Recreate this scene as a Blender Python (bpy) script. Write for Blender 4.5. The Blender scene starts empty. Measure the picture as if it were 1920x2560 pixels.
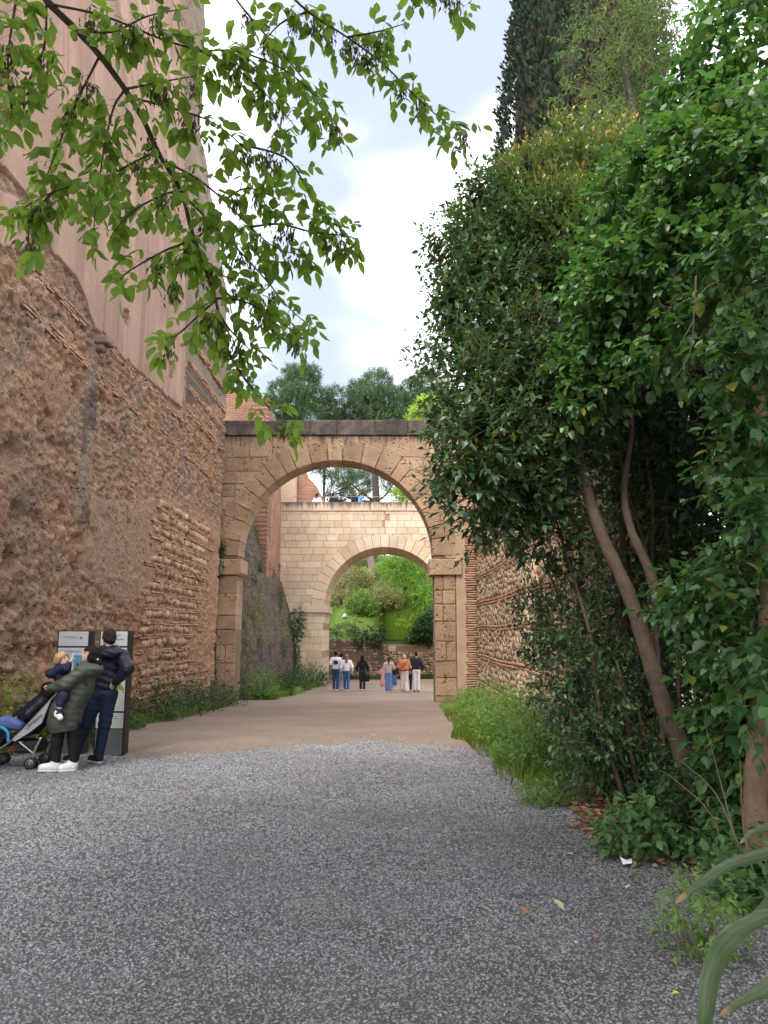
import bpy, bmesh, math, random
import numpy as np
from mathutils import Vector, Matrix

sc = bpy.context.scene
C = sc.collection
R = math.radians
rnd = random.Random(7)
NR = np.random.default_rng(11)

# ---------------------------------------------------------------- camera
FPX, EYE, PITCH, YAW = 1900.0, 1.75, R(9.0), 0.0058
cam_d = bpy.data.cameras.new('camera')
cam_d.sensor_fit = 'VERTICAL'; cam_d.sensor_height = 36.0
cam_d.lens = 36.0 * FPX / 2560.0
cam_d.clip_start = 0.05; cam_d.clip_end = 3000.0
cam = bpy.data.objects.new('camera', cam_d); C.objects.link(cam)
cam.location = (0, 0, EYE); cam.rotation_euler = (R(90) + PITCH, 0, YAW)
sc.camera = cam

# ---------------------------------------------------------------- sky and sun (bright overcast)
SUN_EL, SUN_AZ = R(52), R(205)      # azimuth from +Y towards +X
w = bpy.data.worlds.new('World'); sc.world = w; w.use_nodes = True
nt = w.node_tree; nt.nodes.clear()
out = nt.nodes.new('ShaderNodeOutputWorld')
sky = nt.nodes.new('ShaderNodeTexSky'); sky.sky_type = 'NISHITA'; sky.sun_disc = False
sky.sun_elevation = SUN_EL; sky.sun_rotation = SUN_AZ; sky.air_density = 1.0; sky.dust_density = 3.0
bg1 = nt.nodes.new('ShaderNodeBackground'); bg1.inputs[1].default_value = 0.12
nt.links.new(sky.outputs[0], bg1.inputs[0])
tc = nt.nodes.new('ShaderNodeTexCoord')
mp = nt.nodes.new('ShaderNodeMapping'); mp.inputs['Scale'].default_value = (1, 1, 1.7)
mp.inputs['Location'].default_value = (1.3, 0.4, 0.9)
nt.links.new(tc.outputs['Generated'], mp.inputs[0])
n1 = nt.nodes.new('ShaderNodeTexNoise'); n1.inputs['Scale'].default_value = 2.3; n1.inputs['Detail'].default_value = 3
n1.inputs['Roughness'].default_value = 0.5
nt.links.new(mp.outputs[0], n1.inputs[0])
rp = nt.nodes.new('ShaderNodeValToRGB'); rp.color_ramp.interpolation = 'EASE'
rp.color_ramp.elements[0].position = 0.37; rp.color_ramp.elements[0].color = (0.17, 0.19, 0.235, 1)
rp.color_ramp.elements[1].position = 0.66; rp.color_ramp.elements[1].color = (1.08, 1.08, 1.12, 1)
nt.links.new(n1.outputs[0], rp.inputs[0])
bg2 = nt.nodes.new('ShaderNodeBackground'); bg2.inputs[1].default_value = 1.5
nt.links.new(rp.outputs[0], bg2.inputs[0])
mx = nt.nodes.new('ShaderNodeMixShader'); mx.inputs[0].default_value = 0.9
nt.links.new(bg1.outputs[0], mx.inputs[1]); nt.links.new(bg2.outputs[0], mx.inputs[2])
nt.links.new(mx.outputs[0], out.inputs[0])

sun_d = bpy.data.lights.new('sun', 'SUN'); sun_d.energy = 1.5; sun_d.angle = R(25); sun_d.color = (1.0, 0.96, 0.9)
sun = bpy.data.objects.new('sun', sun_d); C.objects.link(sun)
sd = Vector((math.sin(SUN_AZ) * math.cos(SUN_EL), math.cos(SUN_AZ) * math.cos(SUN_EL), math.sin(SUN_EL)))
sun.rotation_euler = sd.to_track_quat('Z', 'Y').to_euler(); sun.location = (0, -20, 60)

vs = sc.view_settings
vs.view_transform = 'Standard'; vs.look = 'None'; vs.gamma = 1.0; vs.use_curve_mapping = False
vs.exposure = 1.65
sc.render.engine = 'CYCLES'
cy = sc.cycles
cy.max_bounces = 6; cy.diffuse_bounces = 4; cy.glossy_bounces = 2; cy.transmission_bounces = 4
cy.transparent_max_bounces = 6; cy.use_denoising = True; cy.caustics_reflective = False; cy.caustics_refractive = False
cy.sample_clamp_indirect = 4.0

# ---------------------------------------------------------------- geometry of the view, used to take measurements
def ray(u, v):
    a, b = (u - 960) / FPX, (1280 - v) / FPX
    x, y, z = a, math.cos(PITCH) - b * math.sin(PITCH), math.sin(PITCH) + b * math.cos(PITCH)
    cy_, sy_ = math.cos(YAW), math.sin(YAW)
    return Vector((x * cy_ - y * sy_, x * sy_ + y * cy_, z))
def at(u, v, y):
    d = ray(u, v); return Vector((0, 0, EYE)) + d * (y / d.y)
def atx(u, v, x):
    d = ray(u, v); return Vector((0, 0, EYE)) + d * (x / d.x)
def proj(P):
    P = np.asarray(P, dtype=np.float64)
    x, y, z = P[..., 0], P[..., 1], P[..., 2] - EYE
    c, s = math.cos(YAW), math.sin(YAW)
    xr, yr = x * c + y * s, -x * s + y * c
    dep = yr * math.cos(PITCH) + z * math.sin(PITCH)
    up = -yr * math.sin(PITCH) + z * math.cos(PITCH)
    dep = np.where(np.abs(dep) < 1e-4, 1e-4, dep)
    return 960 + FPX * xr / dep, 1280 - FPX * up / dep, dep
GY = np.array([-60, 11.0, 13.0, 20, 27, 36, 43, 52, 70, 300.]); GZ = np.array([0, 0, -.03, -.33, -.62, -.92, -1.07, -1.2, -1.3, -1.3])
def gz(y):
    return float(np.interp(y, GY, GZ))
def on_ground(u, v):
    d = ray(u, v); t = EYE / -d.z
    for _ in range(8):
        p = d * t; t = (EYE - gz(p.y)) / -d.z
    p = d * t; return Vector((p.x, p.y, gz(p.y)))

# ---------------------------------------------------------------- numpy noise
def _hash(ix, iy, seed):
    h = (ix.astype(np.int64) * 374761393 + iy.astype(np.int64) * 668265263 + seed * 974711) & 0x7fffffff
    h = ((h ^ (h >> 13)) * 1274126177) & 0x7fffffff
    return ((h ^ (h >> 16)) & 0xffff) / 65535.0
def vnoise(x, y, seed=0):
    ix, iy = np.floor(x), np.floor(y); fx, fy = x - ix, y - iy
    fx = fx * fx * (3 - 2 * fx); fy = fy * fy * (3 - 2 * fy)
    a, b = _hash(ix, iy, seed), _hash(ix + 1, iy, seed)
    c, d = _hash(ix, iy + 1, seed), _hash(ix + 1, iy + 1, seed)
    return (a * (1 - fx) + b * fx) * (1 - fy) + (c * (1 - fx) + d * fx) * fy
def fbm(x, y, seed=0, o=4, g=0.5):
    s, a, t = 0, 1.0, 0
    for k in range(o):
        s = s + a * vnoise(x * 2 ** k + k * 17.3, y * 2 ** k - k * 9.1, seed + k); t += a; a *= g
    return s / t
def worley(x, y, seed=0):
    ix, iy = np.floor(x), np.floor(y); best = np.full(x.shape, 9.0); idv = np.zeros(x.shape)
    for dx in (-1, 0, 1):
        for dy in (-1, 0, 1):
            cx, cy2 = ix + dx, iy + dy
            px, py = cx + 0.15 + 0.7 * _hash(cx, cy2, seed), cy2 + 0.15 + 0.7 * _hash(cx, cy2, seed + 5)
            d = (px - x) ** 2 + (py - y) ** 2
            m = d < best; best = np.where(m, d, best); idv = np.where(m, _hash(cx, cy2, seed + 9), idv)
    return np.sqrt(best), idv
def inpoly(u, v, poly):
    ins = np.zeros(u.shape, bool); n = len(poly)
    for i in range(n):
        x0, y0 = poly[i]; x1, y1 = poly[(i + 1) % n]
        c = ((y0 > v) != (y1 > v)) & (u < (x1 - x0) * (v - y0) / ((y1 - y0) or 1e-9) + x0)
        ins ^= c
    return ins
def sstep(a, b, x):
    t = np.clip((x - a) / (b - a), 0, 1); return t * t * (3 - 2 * t)

# ---------------------------------------------------------------- materials
def newmat(name):
    m = bpy.data.materials.new(name); m.use_nodes = True; n = m.node_tree; n.nodes.clear()
    return m, n, n.nodes, n.links
def node(n, typ, **kw):
    x = n.nodes.new(typ)
    for k, v in kw.items():
        if k in x.inputs.keys(): x.inputs[k].default_value = v
        else: setattr(x, k, v)
    return x
def mixrgb(n, a, b, fac, mode='MIX'):
    x = n.nodes.new('ShaderNodeMix'); x.data_type = 'RGBA'; x.blend_type = mode
    for s, val in ((0, fac), (6, a), (7, b)):
        if hasattr(val, 'is_output'): n.links.new(val, x.inputs[s])
        else: x.inputs[s].default_value = val if s == 0 else (tuple(val) + (1,))[:4]
    return x.outputs[2]
def ramp(n, src, p0, p1, c0=(0, 0, 0, 1), c1=(1, 1, 1, 1)):
    x = n.nodes.new('ShaderNodeValToRGB')
    x.color_ramp.elements[0].position = p0; x.color_ramp.elements[0].color = c0
    x.color_ramp.elements[1].position = p1; x.color_ramp.elements[1].color = c1
    n.links.new(src, x.inputs[0]); return x.outputs[0]
def math_(n, op, a, b=None):
    x = n.nodes.new('ShaderNodeMath'); x.operation = op
    for i, v in ((0, a), (1, b)):
        if v is None: continue
        if hasattr(v, 'is_output'): n.links.new(v, x.inputs[i])
        else: x.inputs[i].default_value = v
    return x.outputs[0]

def rock(name, c1, c2, c3=None, scale=2.0, fine=30.0, bump=0.5, dist=0.02, rough=0.92, attr=False, var=0.25, pits=0.0, spec=0.2, coords='world', stain=None, pale=None, grain=(0.72, 1.22)):
    """weathered masonry / earth: two or three colours mixed by noise, fine grain and relief, a little colour change from piece to piece"""
    m, n, N, L = newmat(name)
    o = node(n, 'ShaderNodeOutputMaterial'); p = node(n, 'ShaderNodeBsdfPrincipled', Roughness=rough)
    p.inputs['Specular IOR Level'].default_value = spec
    L.new(p.outputs[0], o.inputs[0])
    if coords == 'world':
        g = node(n, 'ShaderNodeNewGeometry'); vec = g.outputs['Position']
    else:
        g = node(n, 'ShaderNodeTexCoord'); vec = g.outputs['Object']
    oi = node(n, 'ShaderNodeObjectInfo')
    na = node(n, 'ShaderNodeTexNoise', Scale=scale, Detail=6.0, Roughness=0.62); L.new(vec, na.inputs[0])
    nb = node(n, 'ShaderNodeTexNoise', Scale=fine, Detail=5.0, Roughness=0.7); L.new(vec, nb.inputs[0])
    if attr:
        at_ = node(n, 'ShaderNodeAttribute', attribute_name='col'); base = at_.outputs['Color']; am = at_.outputs['Alpha']
        base = mixrgb(n, base, c2, ramp(n, na.outputs[0], 0.42, 0.75, (0, 0, 0, 1), (0.35, 0.35, 0.35, 1)))
    else:
        base = mixrgb(n, c1, c2, ramp(n, na.outputs[0], 0.36, 0.64))
    if c3:
        nc = node(n, 'ShaderNodeTexNoise', Scale=scale * 0.45, Detail=4.0, Roughness=0.6)
        mp_ = node(n, 'ShaderNodeVectorMath', operation='ADD'); mp_.inputs[1].default_value = (13.1, 4.7, 2.2)
        L.new(vec, mp_.inputs[0]); L.new(mp_.outputs[0], nc.inputs[0])
        base = mixrgb(n, base, c3, ramp(n, nc.outputs[0], 0.5, 0.68))
    if pale:
        nd = node(n, 'ShaderNodeTexNoise', Scale=scale * 1.7, Detail=5.0, Roughness=0.7)
        mq_ = node(n, 'ShaderNodeVectorMath', operation='ADD'); mq_.inputs[1].default_value = (3.1, 24.7, 7.2)
        L.new(vec, mq_.inputs[0]); L.new(mq_.outputs[0], nd.inputs[0])
        base = mixrgb(n, base, pale, ramp(n, nd.outputs[0], 0.56, 0.72))
    if stain:      # dark streaked lichen, stain = (colour, z0, z1): thickens towards z1
        sx = node(n, 'ShaderNodeSeparateXYZ'); L.new(vec, sx.inputs[0])
        st = node(n, 'ShaderNodeMapRange'); st.inputs[1].default_value = stain[1]; st.inputs[2].default_value = stain[2]
        L.new(sx.outputs[2], st.inputs[0])
        ms = node(n, 'ShaderNodeMapping'); ms.inputs['Scale'].default_value = (3.2, 3.2, 0.5); L.new(vec, ms.inputs[0])
        ns = node(n, 'ShaderNodeTexNoise', Scale=1.6, Detail=6.0, Roughness=0.7); L.new(ms.outputs[0], ns.inputs[0])
        f = math_(n, 'SUBTRACT', math_(n, 'ADD', st.outputs[0], ns.outputs[0]), 0.75)
        base = mixrgb(n, base, stain[0], ramp(n, f, 0.05, 0.3, (0, 0, 0, 1), (0.92, 0.92, 0.92, 1)))
    # grain
    gr = ramp(n, nb.outputs[0], 0.25, 0.75, (grain[0],) * 3 + (1,), (grain[1],) * 3 + (1,))
    base = mixrgb(n, base, gr, am if attr else 1.0, 'MULTIPLY')
    if var:
        vr = node(n, 'ShaderNodeMapRange'); vr.inputs[3].default_value = 1 - var; vr.inputs[4].default_value = 1 + var
        L.new(oi.outputs['Random'], vr.inputs[0])
        vc = node(n, 'ShaderNodeCombineColor')
        for i in range(3): L.new(vr.outputs[0], vc.inputs[i])
        base = mixrgb(n, base, vc.outputs[0], 1.0, 'MULTIPLY')
    hgt = math_(n, 'ADD', math_(n, 'MULTIPLY', nb.outputs[0], 0.6), math_(n, 'MULTIPLY', na.outputs[0], 0.4))
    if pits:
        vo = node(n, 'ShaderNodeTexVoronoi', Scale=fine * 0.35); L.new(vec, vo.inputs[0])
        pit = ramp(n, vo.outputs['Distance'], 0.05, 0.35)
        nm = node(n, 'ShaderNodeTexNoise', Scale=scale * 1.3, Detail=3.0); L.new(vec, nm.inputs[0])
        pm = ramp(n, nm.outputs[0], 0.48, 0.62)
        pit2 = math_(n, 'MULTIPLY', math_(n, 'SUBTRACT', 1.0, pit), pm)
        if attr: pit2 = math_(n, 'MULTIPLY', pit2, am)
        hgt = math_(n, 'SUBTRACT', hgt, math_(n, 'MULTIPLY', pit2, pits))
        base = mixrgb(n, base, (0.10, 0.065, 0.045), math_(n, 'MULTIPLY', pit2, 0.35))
    L.new(base, p.inputs['Base Color'])
    if attr: hgt = math_(n, 'MULTIPLY', hgt, am)
    b = node(n, 'ShaderNodeBump', Strength=bump, Distance=dist); L.new(hgt, b.inputs['Height']); L.new(b.outputs[0], p.inputs['Normal'])
    return m

def leafm(name, dark, light, trans=0.3, rough=0.4, tcol=None, spec=0.4, young=None, yf=0.0):
    m, n, N, L = newmat(name)
    o = node(n, 'ShaderNodeOutputMaterial'); p = node(n, 'ShaderNodeBsdfPrincipled', Roughness=rough)
    p.inputs['Specular IOR Level'].default_value = spec
    a = node(n, 'ShaderNodeAttribute', attribute_name='rnd'); oi = node(n, 'ShaderNodeObjectInfo')
    f = math_(n, 'FRACT', math_(n, 'ADD', a.outputs['Fac'], math_(n, 'MULTIPLY', oi.outputs['Random'], 7.31)))
    col = mixrgb(n, dark, light, f)
    if young:
        y = node(n, 'ShaderNodeAttribute', attribute_name='yng')
        col = mixrgb(n, col, young, math_(n, 'MULTIPLY', y.outputs['Fac'], yf))
    L.new(col, p.inputs['Base Color'])
    t = node(n, 'ShaderNodeBsdfTranslucent')
    L.new(mixrgb(n, col, tcol or (light[0] * 1.6, light[1] * 1.7, light[2] * 0.8), 0.6), t.inputs[0])
    mx_ = node(n, 'ShaderNodeMixShader'); mx_.inputs[0].default_value = trans
    L.new(p.outputs[0], mx_.inputs[1]); L.new(t.outputs[0], mx_.inputs[2]); L.new(mx_.outputs[0], o.inputs[0])
    return m

def plain(name, col, rough=0.6, metal=0.0, var=0.12, scale=12.0, bump=0.0, spec=0.4, bscale=None, dist=0.01):
    """cloth, skin, paint, metal: one colour with faint mottling"""
    m, n, N, L = newmat(name)
    o = node(n, 'ShaderNodeOutputMaterial'); p = node(n, 'ShaderNodeBsdfPrincipled', Roughness=rough, Metallic=metal)
    p.inputs['Specular IOR Level'].default_value = spec
    L.new(p.outputs[0], o.inputs[0])
    g = node(n, 'ShaderNodeTexCoord')
    na = node(n, 'ShaderNodeTexNoise', Scale=scale, Detail=4.0); L.new(g.outputs['Object'], na.inputs[0])
    r_ = ramp(n, na.outputs[0], 0.3, 0.7, (1 - var,) * 3 + (1,), (1 + var,) * 3 + (1,))
    L.new(mixrgb(n, col, r_, 1.0, 'MULTIPLY'), p.inputs['Base Color'])
    if bump:
        nb = node(n, 'ShaderNodeTexNoise', Scale=bscale or scale * 2, Detail=3.0); L.new(g.outputs['Object'], nb.inputs[0])
        b = node(n, 'ShaderNodeBump', Strength=bump, Distance=dist); L.new(nb.outputs[0], b.inputs['Height']); L.new(b.outputs[0], p.inputs['Normal'])
    return m

# ---------------------------------------------------------------- object helpers
def tag(o, label=None, cat=None, group=None, kind=None):
    if label: o['label'] = label
    if cat: o['category'] = cat
    if group: o['group'] = group
    if kind: o['kind'] = kind
    return o
def thing(name, label, cat, loc=(0, 0, 0), rotz=0.0, group=None):
    o = bpy.data.objects.new(name, None); C.objects.link(o)
    o.location = loc; o.rotation_euler = (0, 0, rotz); o.empty_display_size = 0.2
    return tag(o, label, cat, group)
def obj(name, me, mat=None, parent=None, loc=None, kind=None):
    o = bpy.data.objects.new(name, me); C.objects.link(o)
    if mat is not None and (not me.materials): me.materials.append(mat)
    if parent is not None: o.parent = parent
    if loc is not None: o.location = loc
    if kind: o['kind'] = kind
    return o
def mesh_np(name, V, F, mat=None, smooth=False, attrs=None, mats=None):
    """V (n,3); F (m,k) array, k = 3 or 4"""
    V = np.asarray(V, np.float32); F = np.asarray(F, np.int32)
    me = bpy.data.meshes.new(name)
    me.vertices.add(len(V)); me.vertices.foreach_set('co', V.ravel())
    k = F.shape[1]
    me.loops.add(F.size); me.loops.foreach_set('vertex_index', F.ravel())
    me.polygons.add(len(F)); me.polygons.foreach_set('loop_start', np.arange(0, F.size, k, dtype=np.int32))
    if smooth: me.polygons.foreach_set('use_smooth', np.ones(len(F), bool))
    if attrs:
        for an, (typ, data) in attrs.items():
            a = me.attributes.new(an, typ, 'POINT')
            a.data.foreach_set('color' if typ == 'FLOAT_COLOR' else 'value', np.asarray(data, np.float32).ravel())
    me.update(calc_edges=True)
    if mat is not None: me.materials.append(mat)
    return me
def mesh_py(name, V, F, mat=None, smooth=False):
    me = bpy.data.meshes.new(name); me.from_pydata([tuple(v) for v in V], [], F)
    if smooth:
        for p in me.polygons: p.use_smooth = True
    me.update()
    if mat is not None: me.materials.append(mat)
    return me
def bm_mesh(name, bm, mat=None, smooth=False):
    bmesh.ops.recalc_face_normals(bm, faces=bm.faces)
    me = bpy.data.meshes.new(name); bm.to_mesh(me); bm.free()
    if smooth:
        for p in me.polygons: p.use_smooth = True
    if mat is not None: me.materials.append(mat)
    return me
def bm_box(bm, c, s, rot=None, bev=0.0):
    r = bmesh.ops.create_cube(bm, size=1.0)
    vs_ = r['verts']
    for v in vs_:
        p = Vector((v.co.x * s[0], v.co.y * s[1], v.co.z * s[2]))
        if rot is not None: p = rot @ p
        v.co = p + Vector(c)
    if bev:
        es = list({e for v in vs_ for e in v.link_edges})
        bmesh.ops.bevel(bm, geom=es, offset=bev, segments=1, affect='EDGES')
def box_mesh(name, c, s, mat=None, bev=0.0, rot=None):
    bm = bmesh.new(); bm_box(bm, c, s, rot, bev); return bm_mesh(name, bm, mat)
def tube_arrays(pts, rad, k=6, cap=True):
    """tapered tube along points -> V, F(list of quads)"""
    pts = [Vector(p) for p in pts]; V, F = [], []
    n = len(pts)
    up = Vector((0.13, 0.31, 0.94))
    for i, p in enumerate(pts):
        d = (pts[min(i + 1, n - 1)] - pts[max(i - 1, 0)])
        d = d.normalized() if d.length > 1e-9 else Vector((0, 0, 1))
        a = d.cross(up)
        if a.length < 0.05: a = d.cross(Vector((1, 0, 0)))
        a.normalize(); b = d.cross(a)
        r = rad[i] if hasattr(rad, '__len__') else rad
        for j in range(k):
            t = 2 * math.pi * j / k
            V.append(p + (a * math.cos(t) + b * math.sin(t)) * r)
    for i in range(n - 1):
        for j in range(k):
            F.append([i * k + j, i * k + (j + 1) % k, (i + 1) * k + (j + 1) % k, (i + 1) * k + j])
    if cap:
        F.append(list(range(k))[::-1]); F.append([(n - 1) * k + j for j in range(k)])
    return V, F
def tube_mesh(name, pts, rad, mat=None, k=8):
    V, F = tube_arrays(pts, rad, k); return mesh_py(name, V, F, mat, True)
def tubes_mesh(name, lst, mat=None, k=4):
    V, F = [], []
    for pts, rad in lst:
        v, f = tube_arrays(pts, rad, k, False); o = len(V); V += v; F += [[i + o for i in q] for q in f]
    return mesh_np(name, np.array([tuple(v) for v in V]), np.array(F), mat, True)
def smoothline(pts, m=4):
    """Catmull-Rom through points"""
    P = [Vector(p) for p in pts]; P = [P[0] * 2 - P[1]] + P + [P[-1] * 2 - P[-2]]; out_ = []
    for i in range(1, len(P) - 2):
        for k in range(m):
            t = k / m
            out_.append(0.5 * ((2 * P[i]) + (P[i + 1] - P[i - 1]) * t + (2 * P[i - 1] - 5 * P[i] + 4 * P[i + 1] - P[i + 2]) * t * t + (3 * P[i] - P[i - 1] - 3 * P[i + 1] + P[i + 2]) * t ** 3))
    out_.append(P[-2]); return out_

# pieces of masonry, several variants of each, shared by all copies
def brick_variants(n, size, jit, bev, mat, seed):
    r = random.Random(seed); res = []
    for k in range(n):
        bm = bmesh.new(); bm_box(bm, (0, 0, 0), size, None, bev)
        for v in bm.verts:
            v.co += Vector((r.uniform(-1, 1) * jit * size[0] * 0.4, r.uniform(-1, 1) * jit * size[1] * 0.7, r.uniform(-1, 1) * jit * size[2]))
        res.append(bm_mesh('brick', bm, mat))
    return res
def stone_variants(n, mat, seed, rough=0.16):
    r = random.Random(seed); res = []
    for k in range(n):
        bm = bmesh.new(); bmesh.ops.create_cube(bm, size=2.0)
        bmesh.ops.subdivide_edges(bm, edges=list(bm.edges), cuts=1, use_grid_fill=True)
        for v in bm.verts:
            d = v.co.normalized(); q = v.co * 0.38 + d * 0.62
            v.co = q * (1 + r.uniform(-rough, rough))
        res.append(bm_mesh('stone', bm, mat, True))
    return res
def put(name, me, M, parent=None):
    """a piece placed by its world matrix under an unrotated parent"""
    o = bpy.data.objects.new(name, me); C.objects.link(o)
    if parent is not None:
        o.parent = parent; M = Matrix.Translation(-parent.location) @ M
    o.matrix_basis = M
    return o
def wobj(name, me, mat=None, parent=None, kind=None):
    """a mesh whose vertices are in world coordinates, under an unrotated parent"""
    return obj(name, me, mat, parent, (-parent.location) if parent is not None else None, kind)
# ================================================================ GROUND
m_earth = rock('earth', (0.235, 0.172, 0.132), (0.28, 0.215, 0.170), (0.215, 0.157, 0.122), scale=0.6, fine=38, bump=0.35, dist=0.015, var=0)
m_gravel = rock('gravel', (0.095, 0.093, 0.094), (0.14, 0.138, 0.141), (0.11, 0.104, 0.10), scale=0.9, fine=75, bump=1.0, dist=0.04, var=0, grain=(.35, 1.75))

ys = np.concatenate([np.linspace(-60, -2, 8), np.arange(-1, 60, 0.5), np.array([65, 75, 100, 160, 300, 800])])
xs = np.concatenate([np.array([-800, -200, -60, -20, -12]), np.arange(-9, 9.1, 0.5), np.array([12, 20, 60, 200, 800])])
GX, GYY = np.meshgrid(xs, ys)
Z = np.interp(GYY, GY, GZ) + 0.03 * (fbm(GX * 0.5, GYY * 0.5, 3) - 0.5) * (np.abs(GX) < 9) - 0.02 - 0.6 * sstep(-6.4, -9, GX)
def grid_faces(nr, nc):
    i = np.arange(nr * nc).reshape(nr, nc)
    return np.stack([i[:-1, :-1].ravel(), i[:-1, 1:].ravel(), i[1:, 1:].ravel(), i[1:, :-1].ravel()], 1)
g = obj('ground', mesh_np('ground', np.stack([GX.ravel(), GYY.ravel(), Z.ravel()], 1), grid_faces(*GX.shape), m_earth, True), kind='structure')
tag(g, 'bare reddish earth path running down through the arches', kind='structure')

# grey gravel spread over the near part of the path, with a ragged far edge
xs = np.arange(-6.3, 3.6, 0.1); tt = np.linspace(0, 1, 90) ** 0.7
GX, TT = np.meshgrid(xs, tt)
def gravel_edge(x):
    return 11.6 + 1.3 * np.exp(-((x + .2) / 1.7) ** 2) + 1.9 * (fbm(x * 0.8, x * 0 + 1.7, 21, 5) - 0.5) + .5 * (fbm(x * 5, x * 0 + .7, 22, 3) - .5) - 0.25 * np.clip(x - 0.8, 0, 9)
edge = gravel_edge(xs)
GYY = -3 + TT * (edge[None, :] + 3)
Z = np.interp(GYY, GY, GZ) + 0.03 * (fbm(GX * 0.5, GYY * 0.5, 3) - 0.5) - 0.02 + 0.016 + 0.012 * (fbm(GX * 3, GYY * 3, 8) - 0.5)
Z = np.where(TT > 0.995, Z - 0.03, Z)
g = obj('gravel', mesh_np('gravel', np.stack([GX.ravel(), GYY.ravel(), Z.ravel()], 1), grid_faces(*GX.shape), m_gravel, True), kind='stuff')
tag(g, 'pale grey gravel spread over the path', 'gravel', kind='stuff')
def ground_z(x, y):
    return float(np.interp(y, GY, GZ) + 0.03 * (fbm(np.array([x * 0.5]), np.array([y * 0.5]), 3)[0] - 0.5) - 0.02)

# loose chippings lying on it
def chips(n, y0, y1, s0, s1, seed, spill=.12):
    r = np.random.default_rng(seed)
    y = np.sqrt(y0 ** 2 + (y1 ** 2 - y0 ** 2) * r.random(n)); half = y * 0.53 + 0.25
    x = (r.random(n) * 2 - 1) * half; gs = .72 + .085 * y; keep_ = r.random(n) < (1 / gs ** 2) / 1.0; x, y, gs = x[keep_], y[keep_], gs[keep_]
    k = (x > -5.9) & (x < 2.7 + 0.2 * np.sin(y * 3)) & (y < gravel_edge(x) + spill * np.abs(r.normal(size=len(x)))); x, y, gs = x[k], y[k], gs[k]; n = len(x)
    z = np.interp(y, GY, GZ) + 0.03 * (fbm(x * 0.5, y * 0.5, 3) - 0.5) - 0.004 + 0.012 * (fbm(x * 3, y * 3, 8) - 0.5)
    s = (s0 + (s1 - s0) * r.random(n) ** 2) * gs
    octa = np.array([[1.05, 0, -.25], [-.5, 1.0, -.25], [-.6, -.95, -.25], [0, 0, 1.0]])
    V = octa[None] * (0.65 + 0.7 * r.random((n, 4, 1))) * np.array([1, 0.78, 0.5])[None, None]
    a = r.random(n) * 6.283; ca, sa = np.cos(a)[:, None], np.sin(a)[:, None]
    tilt = (r.random(n) - 0.5)[:, None] * 1.1
    X, Y, Zv = V[..., 0], V[..., 1], V[..., 2]
    Zr = Zv + X * tilt; Xr, Yr = X * ca - Y * sa, X * sa + Y * ca
    P = np.stack([Xr, Yr, Zr], -1) * s[:, None, None] + np.stack([x, y, z], -1)[:, None]
    f = np.array([[0, 1, 3], [1, 2, 3], [2, 0, 3]])
    F = (f[None] + (np.arange(n) * 4)[:, None, None]).reshape(-1, 3)
    shade = np.repeat(r.random(n), 4)
    return P.reshape(-1, 3), F, shade
m_chip, n_, N_, L_ = newmat('chipping')
o_ = node(n_, 'ShaderNodeOutputMaterial'); p_ = node(n_, 'ShaderNodeBsdfPrincipled', Roughness=0.85); L_.new(p_.outputs[0], o_.inputs[0])
a_ = node(n_, 'ShaderNodeAttribute', attribute_name='rnd')
x_ = n_.nodes.new('ShaderNodeValToRGB'); L_.new(a_.outputs['Fac'], x_.inputs[0]); cr = x_.color_ramp
cr.elements[0].position = 0; cr.elements[0].color = (0.13, 0.13, 0.133, 1); cr.elements[1].position = 1; cr.elements[1].color = (0.31, 0.31, 0.325, 1)
for pos, c in ((0.35, (0.18, 0.178, 0.183, 1)), (0.7, (0.225, 0.225, 0.236, 1)), (0.76, (0.225, 0.19, 0.165, 1)), (0.82, (0.245, 0.245, 0.256, 1))):
    e = cr.elements.new(pos); e.color = c
g_ = node(n_, 'ShaderNodeNewGeometry'); na_ = node(n_, 'ShaderNodeTexNoise', Scale=0.55, Detail=5.0, Roughness=.6); L_.new(g_.outputs['Position'], na_.inputs[0])
nb_ = node(n_, 'ShaderNodeTexNoise', Scale=1.3, Detail=4.0, Roughness=.6); L_.new(g_.outputs['Position'], nb_.inputs[0])
c_ = mixrgb(n_, x_.outputs[0], ramp(n_, na_.outputs[0], .3, .7, (.8, .8, .8, 1), (1.22, 1.22, 1.22, 1)), 1.0, 'MULTIPLY')      # patches of darker and dustier chippings
c_ = mixrgb(n_, c_, (0.30, 0.24, 0.19), ramp(n_, nb_.outputs[0], .56, .74, (0, 0, 0, 1), (.55, .55, .55, 1)))
L_.new(c_, p_.inputs['Base Color'])
Va, Fa, Sa = chips(410000, 3.4, 13.2, 0.0075, 0.0150, 5)
for q_ in (chips(26000, 11.0, 14.5, .006, .014, 7, .9), chips(9000, 12, 19, .005, .012, 13, 4)):
    Fa = np.concatenate([Fa, q_[1] + len(Sa)]); Va = np.concatenate([Va, q_[0]]); Sa = np.concatenate([Sa, q_[2]])
g = obj('loose_gravel', mesh_np('loose_gravel', Va, Fa, m_chip, False, {'rnd': ('FLOAT', Sa)}), kind='stuff')
tag(g, 'loose angular grey chippings lying on the gravel', 'gravel', kind='stuff')

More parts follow.
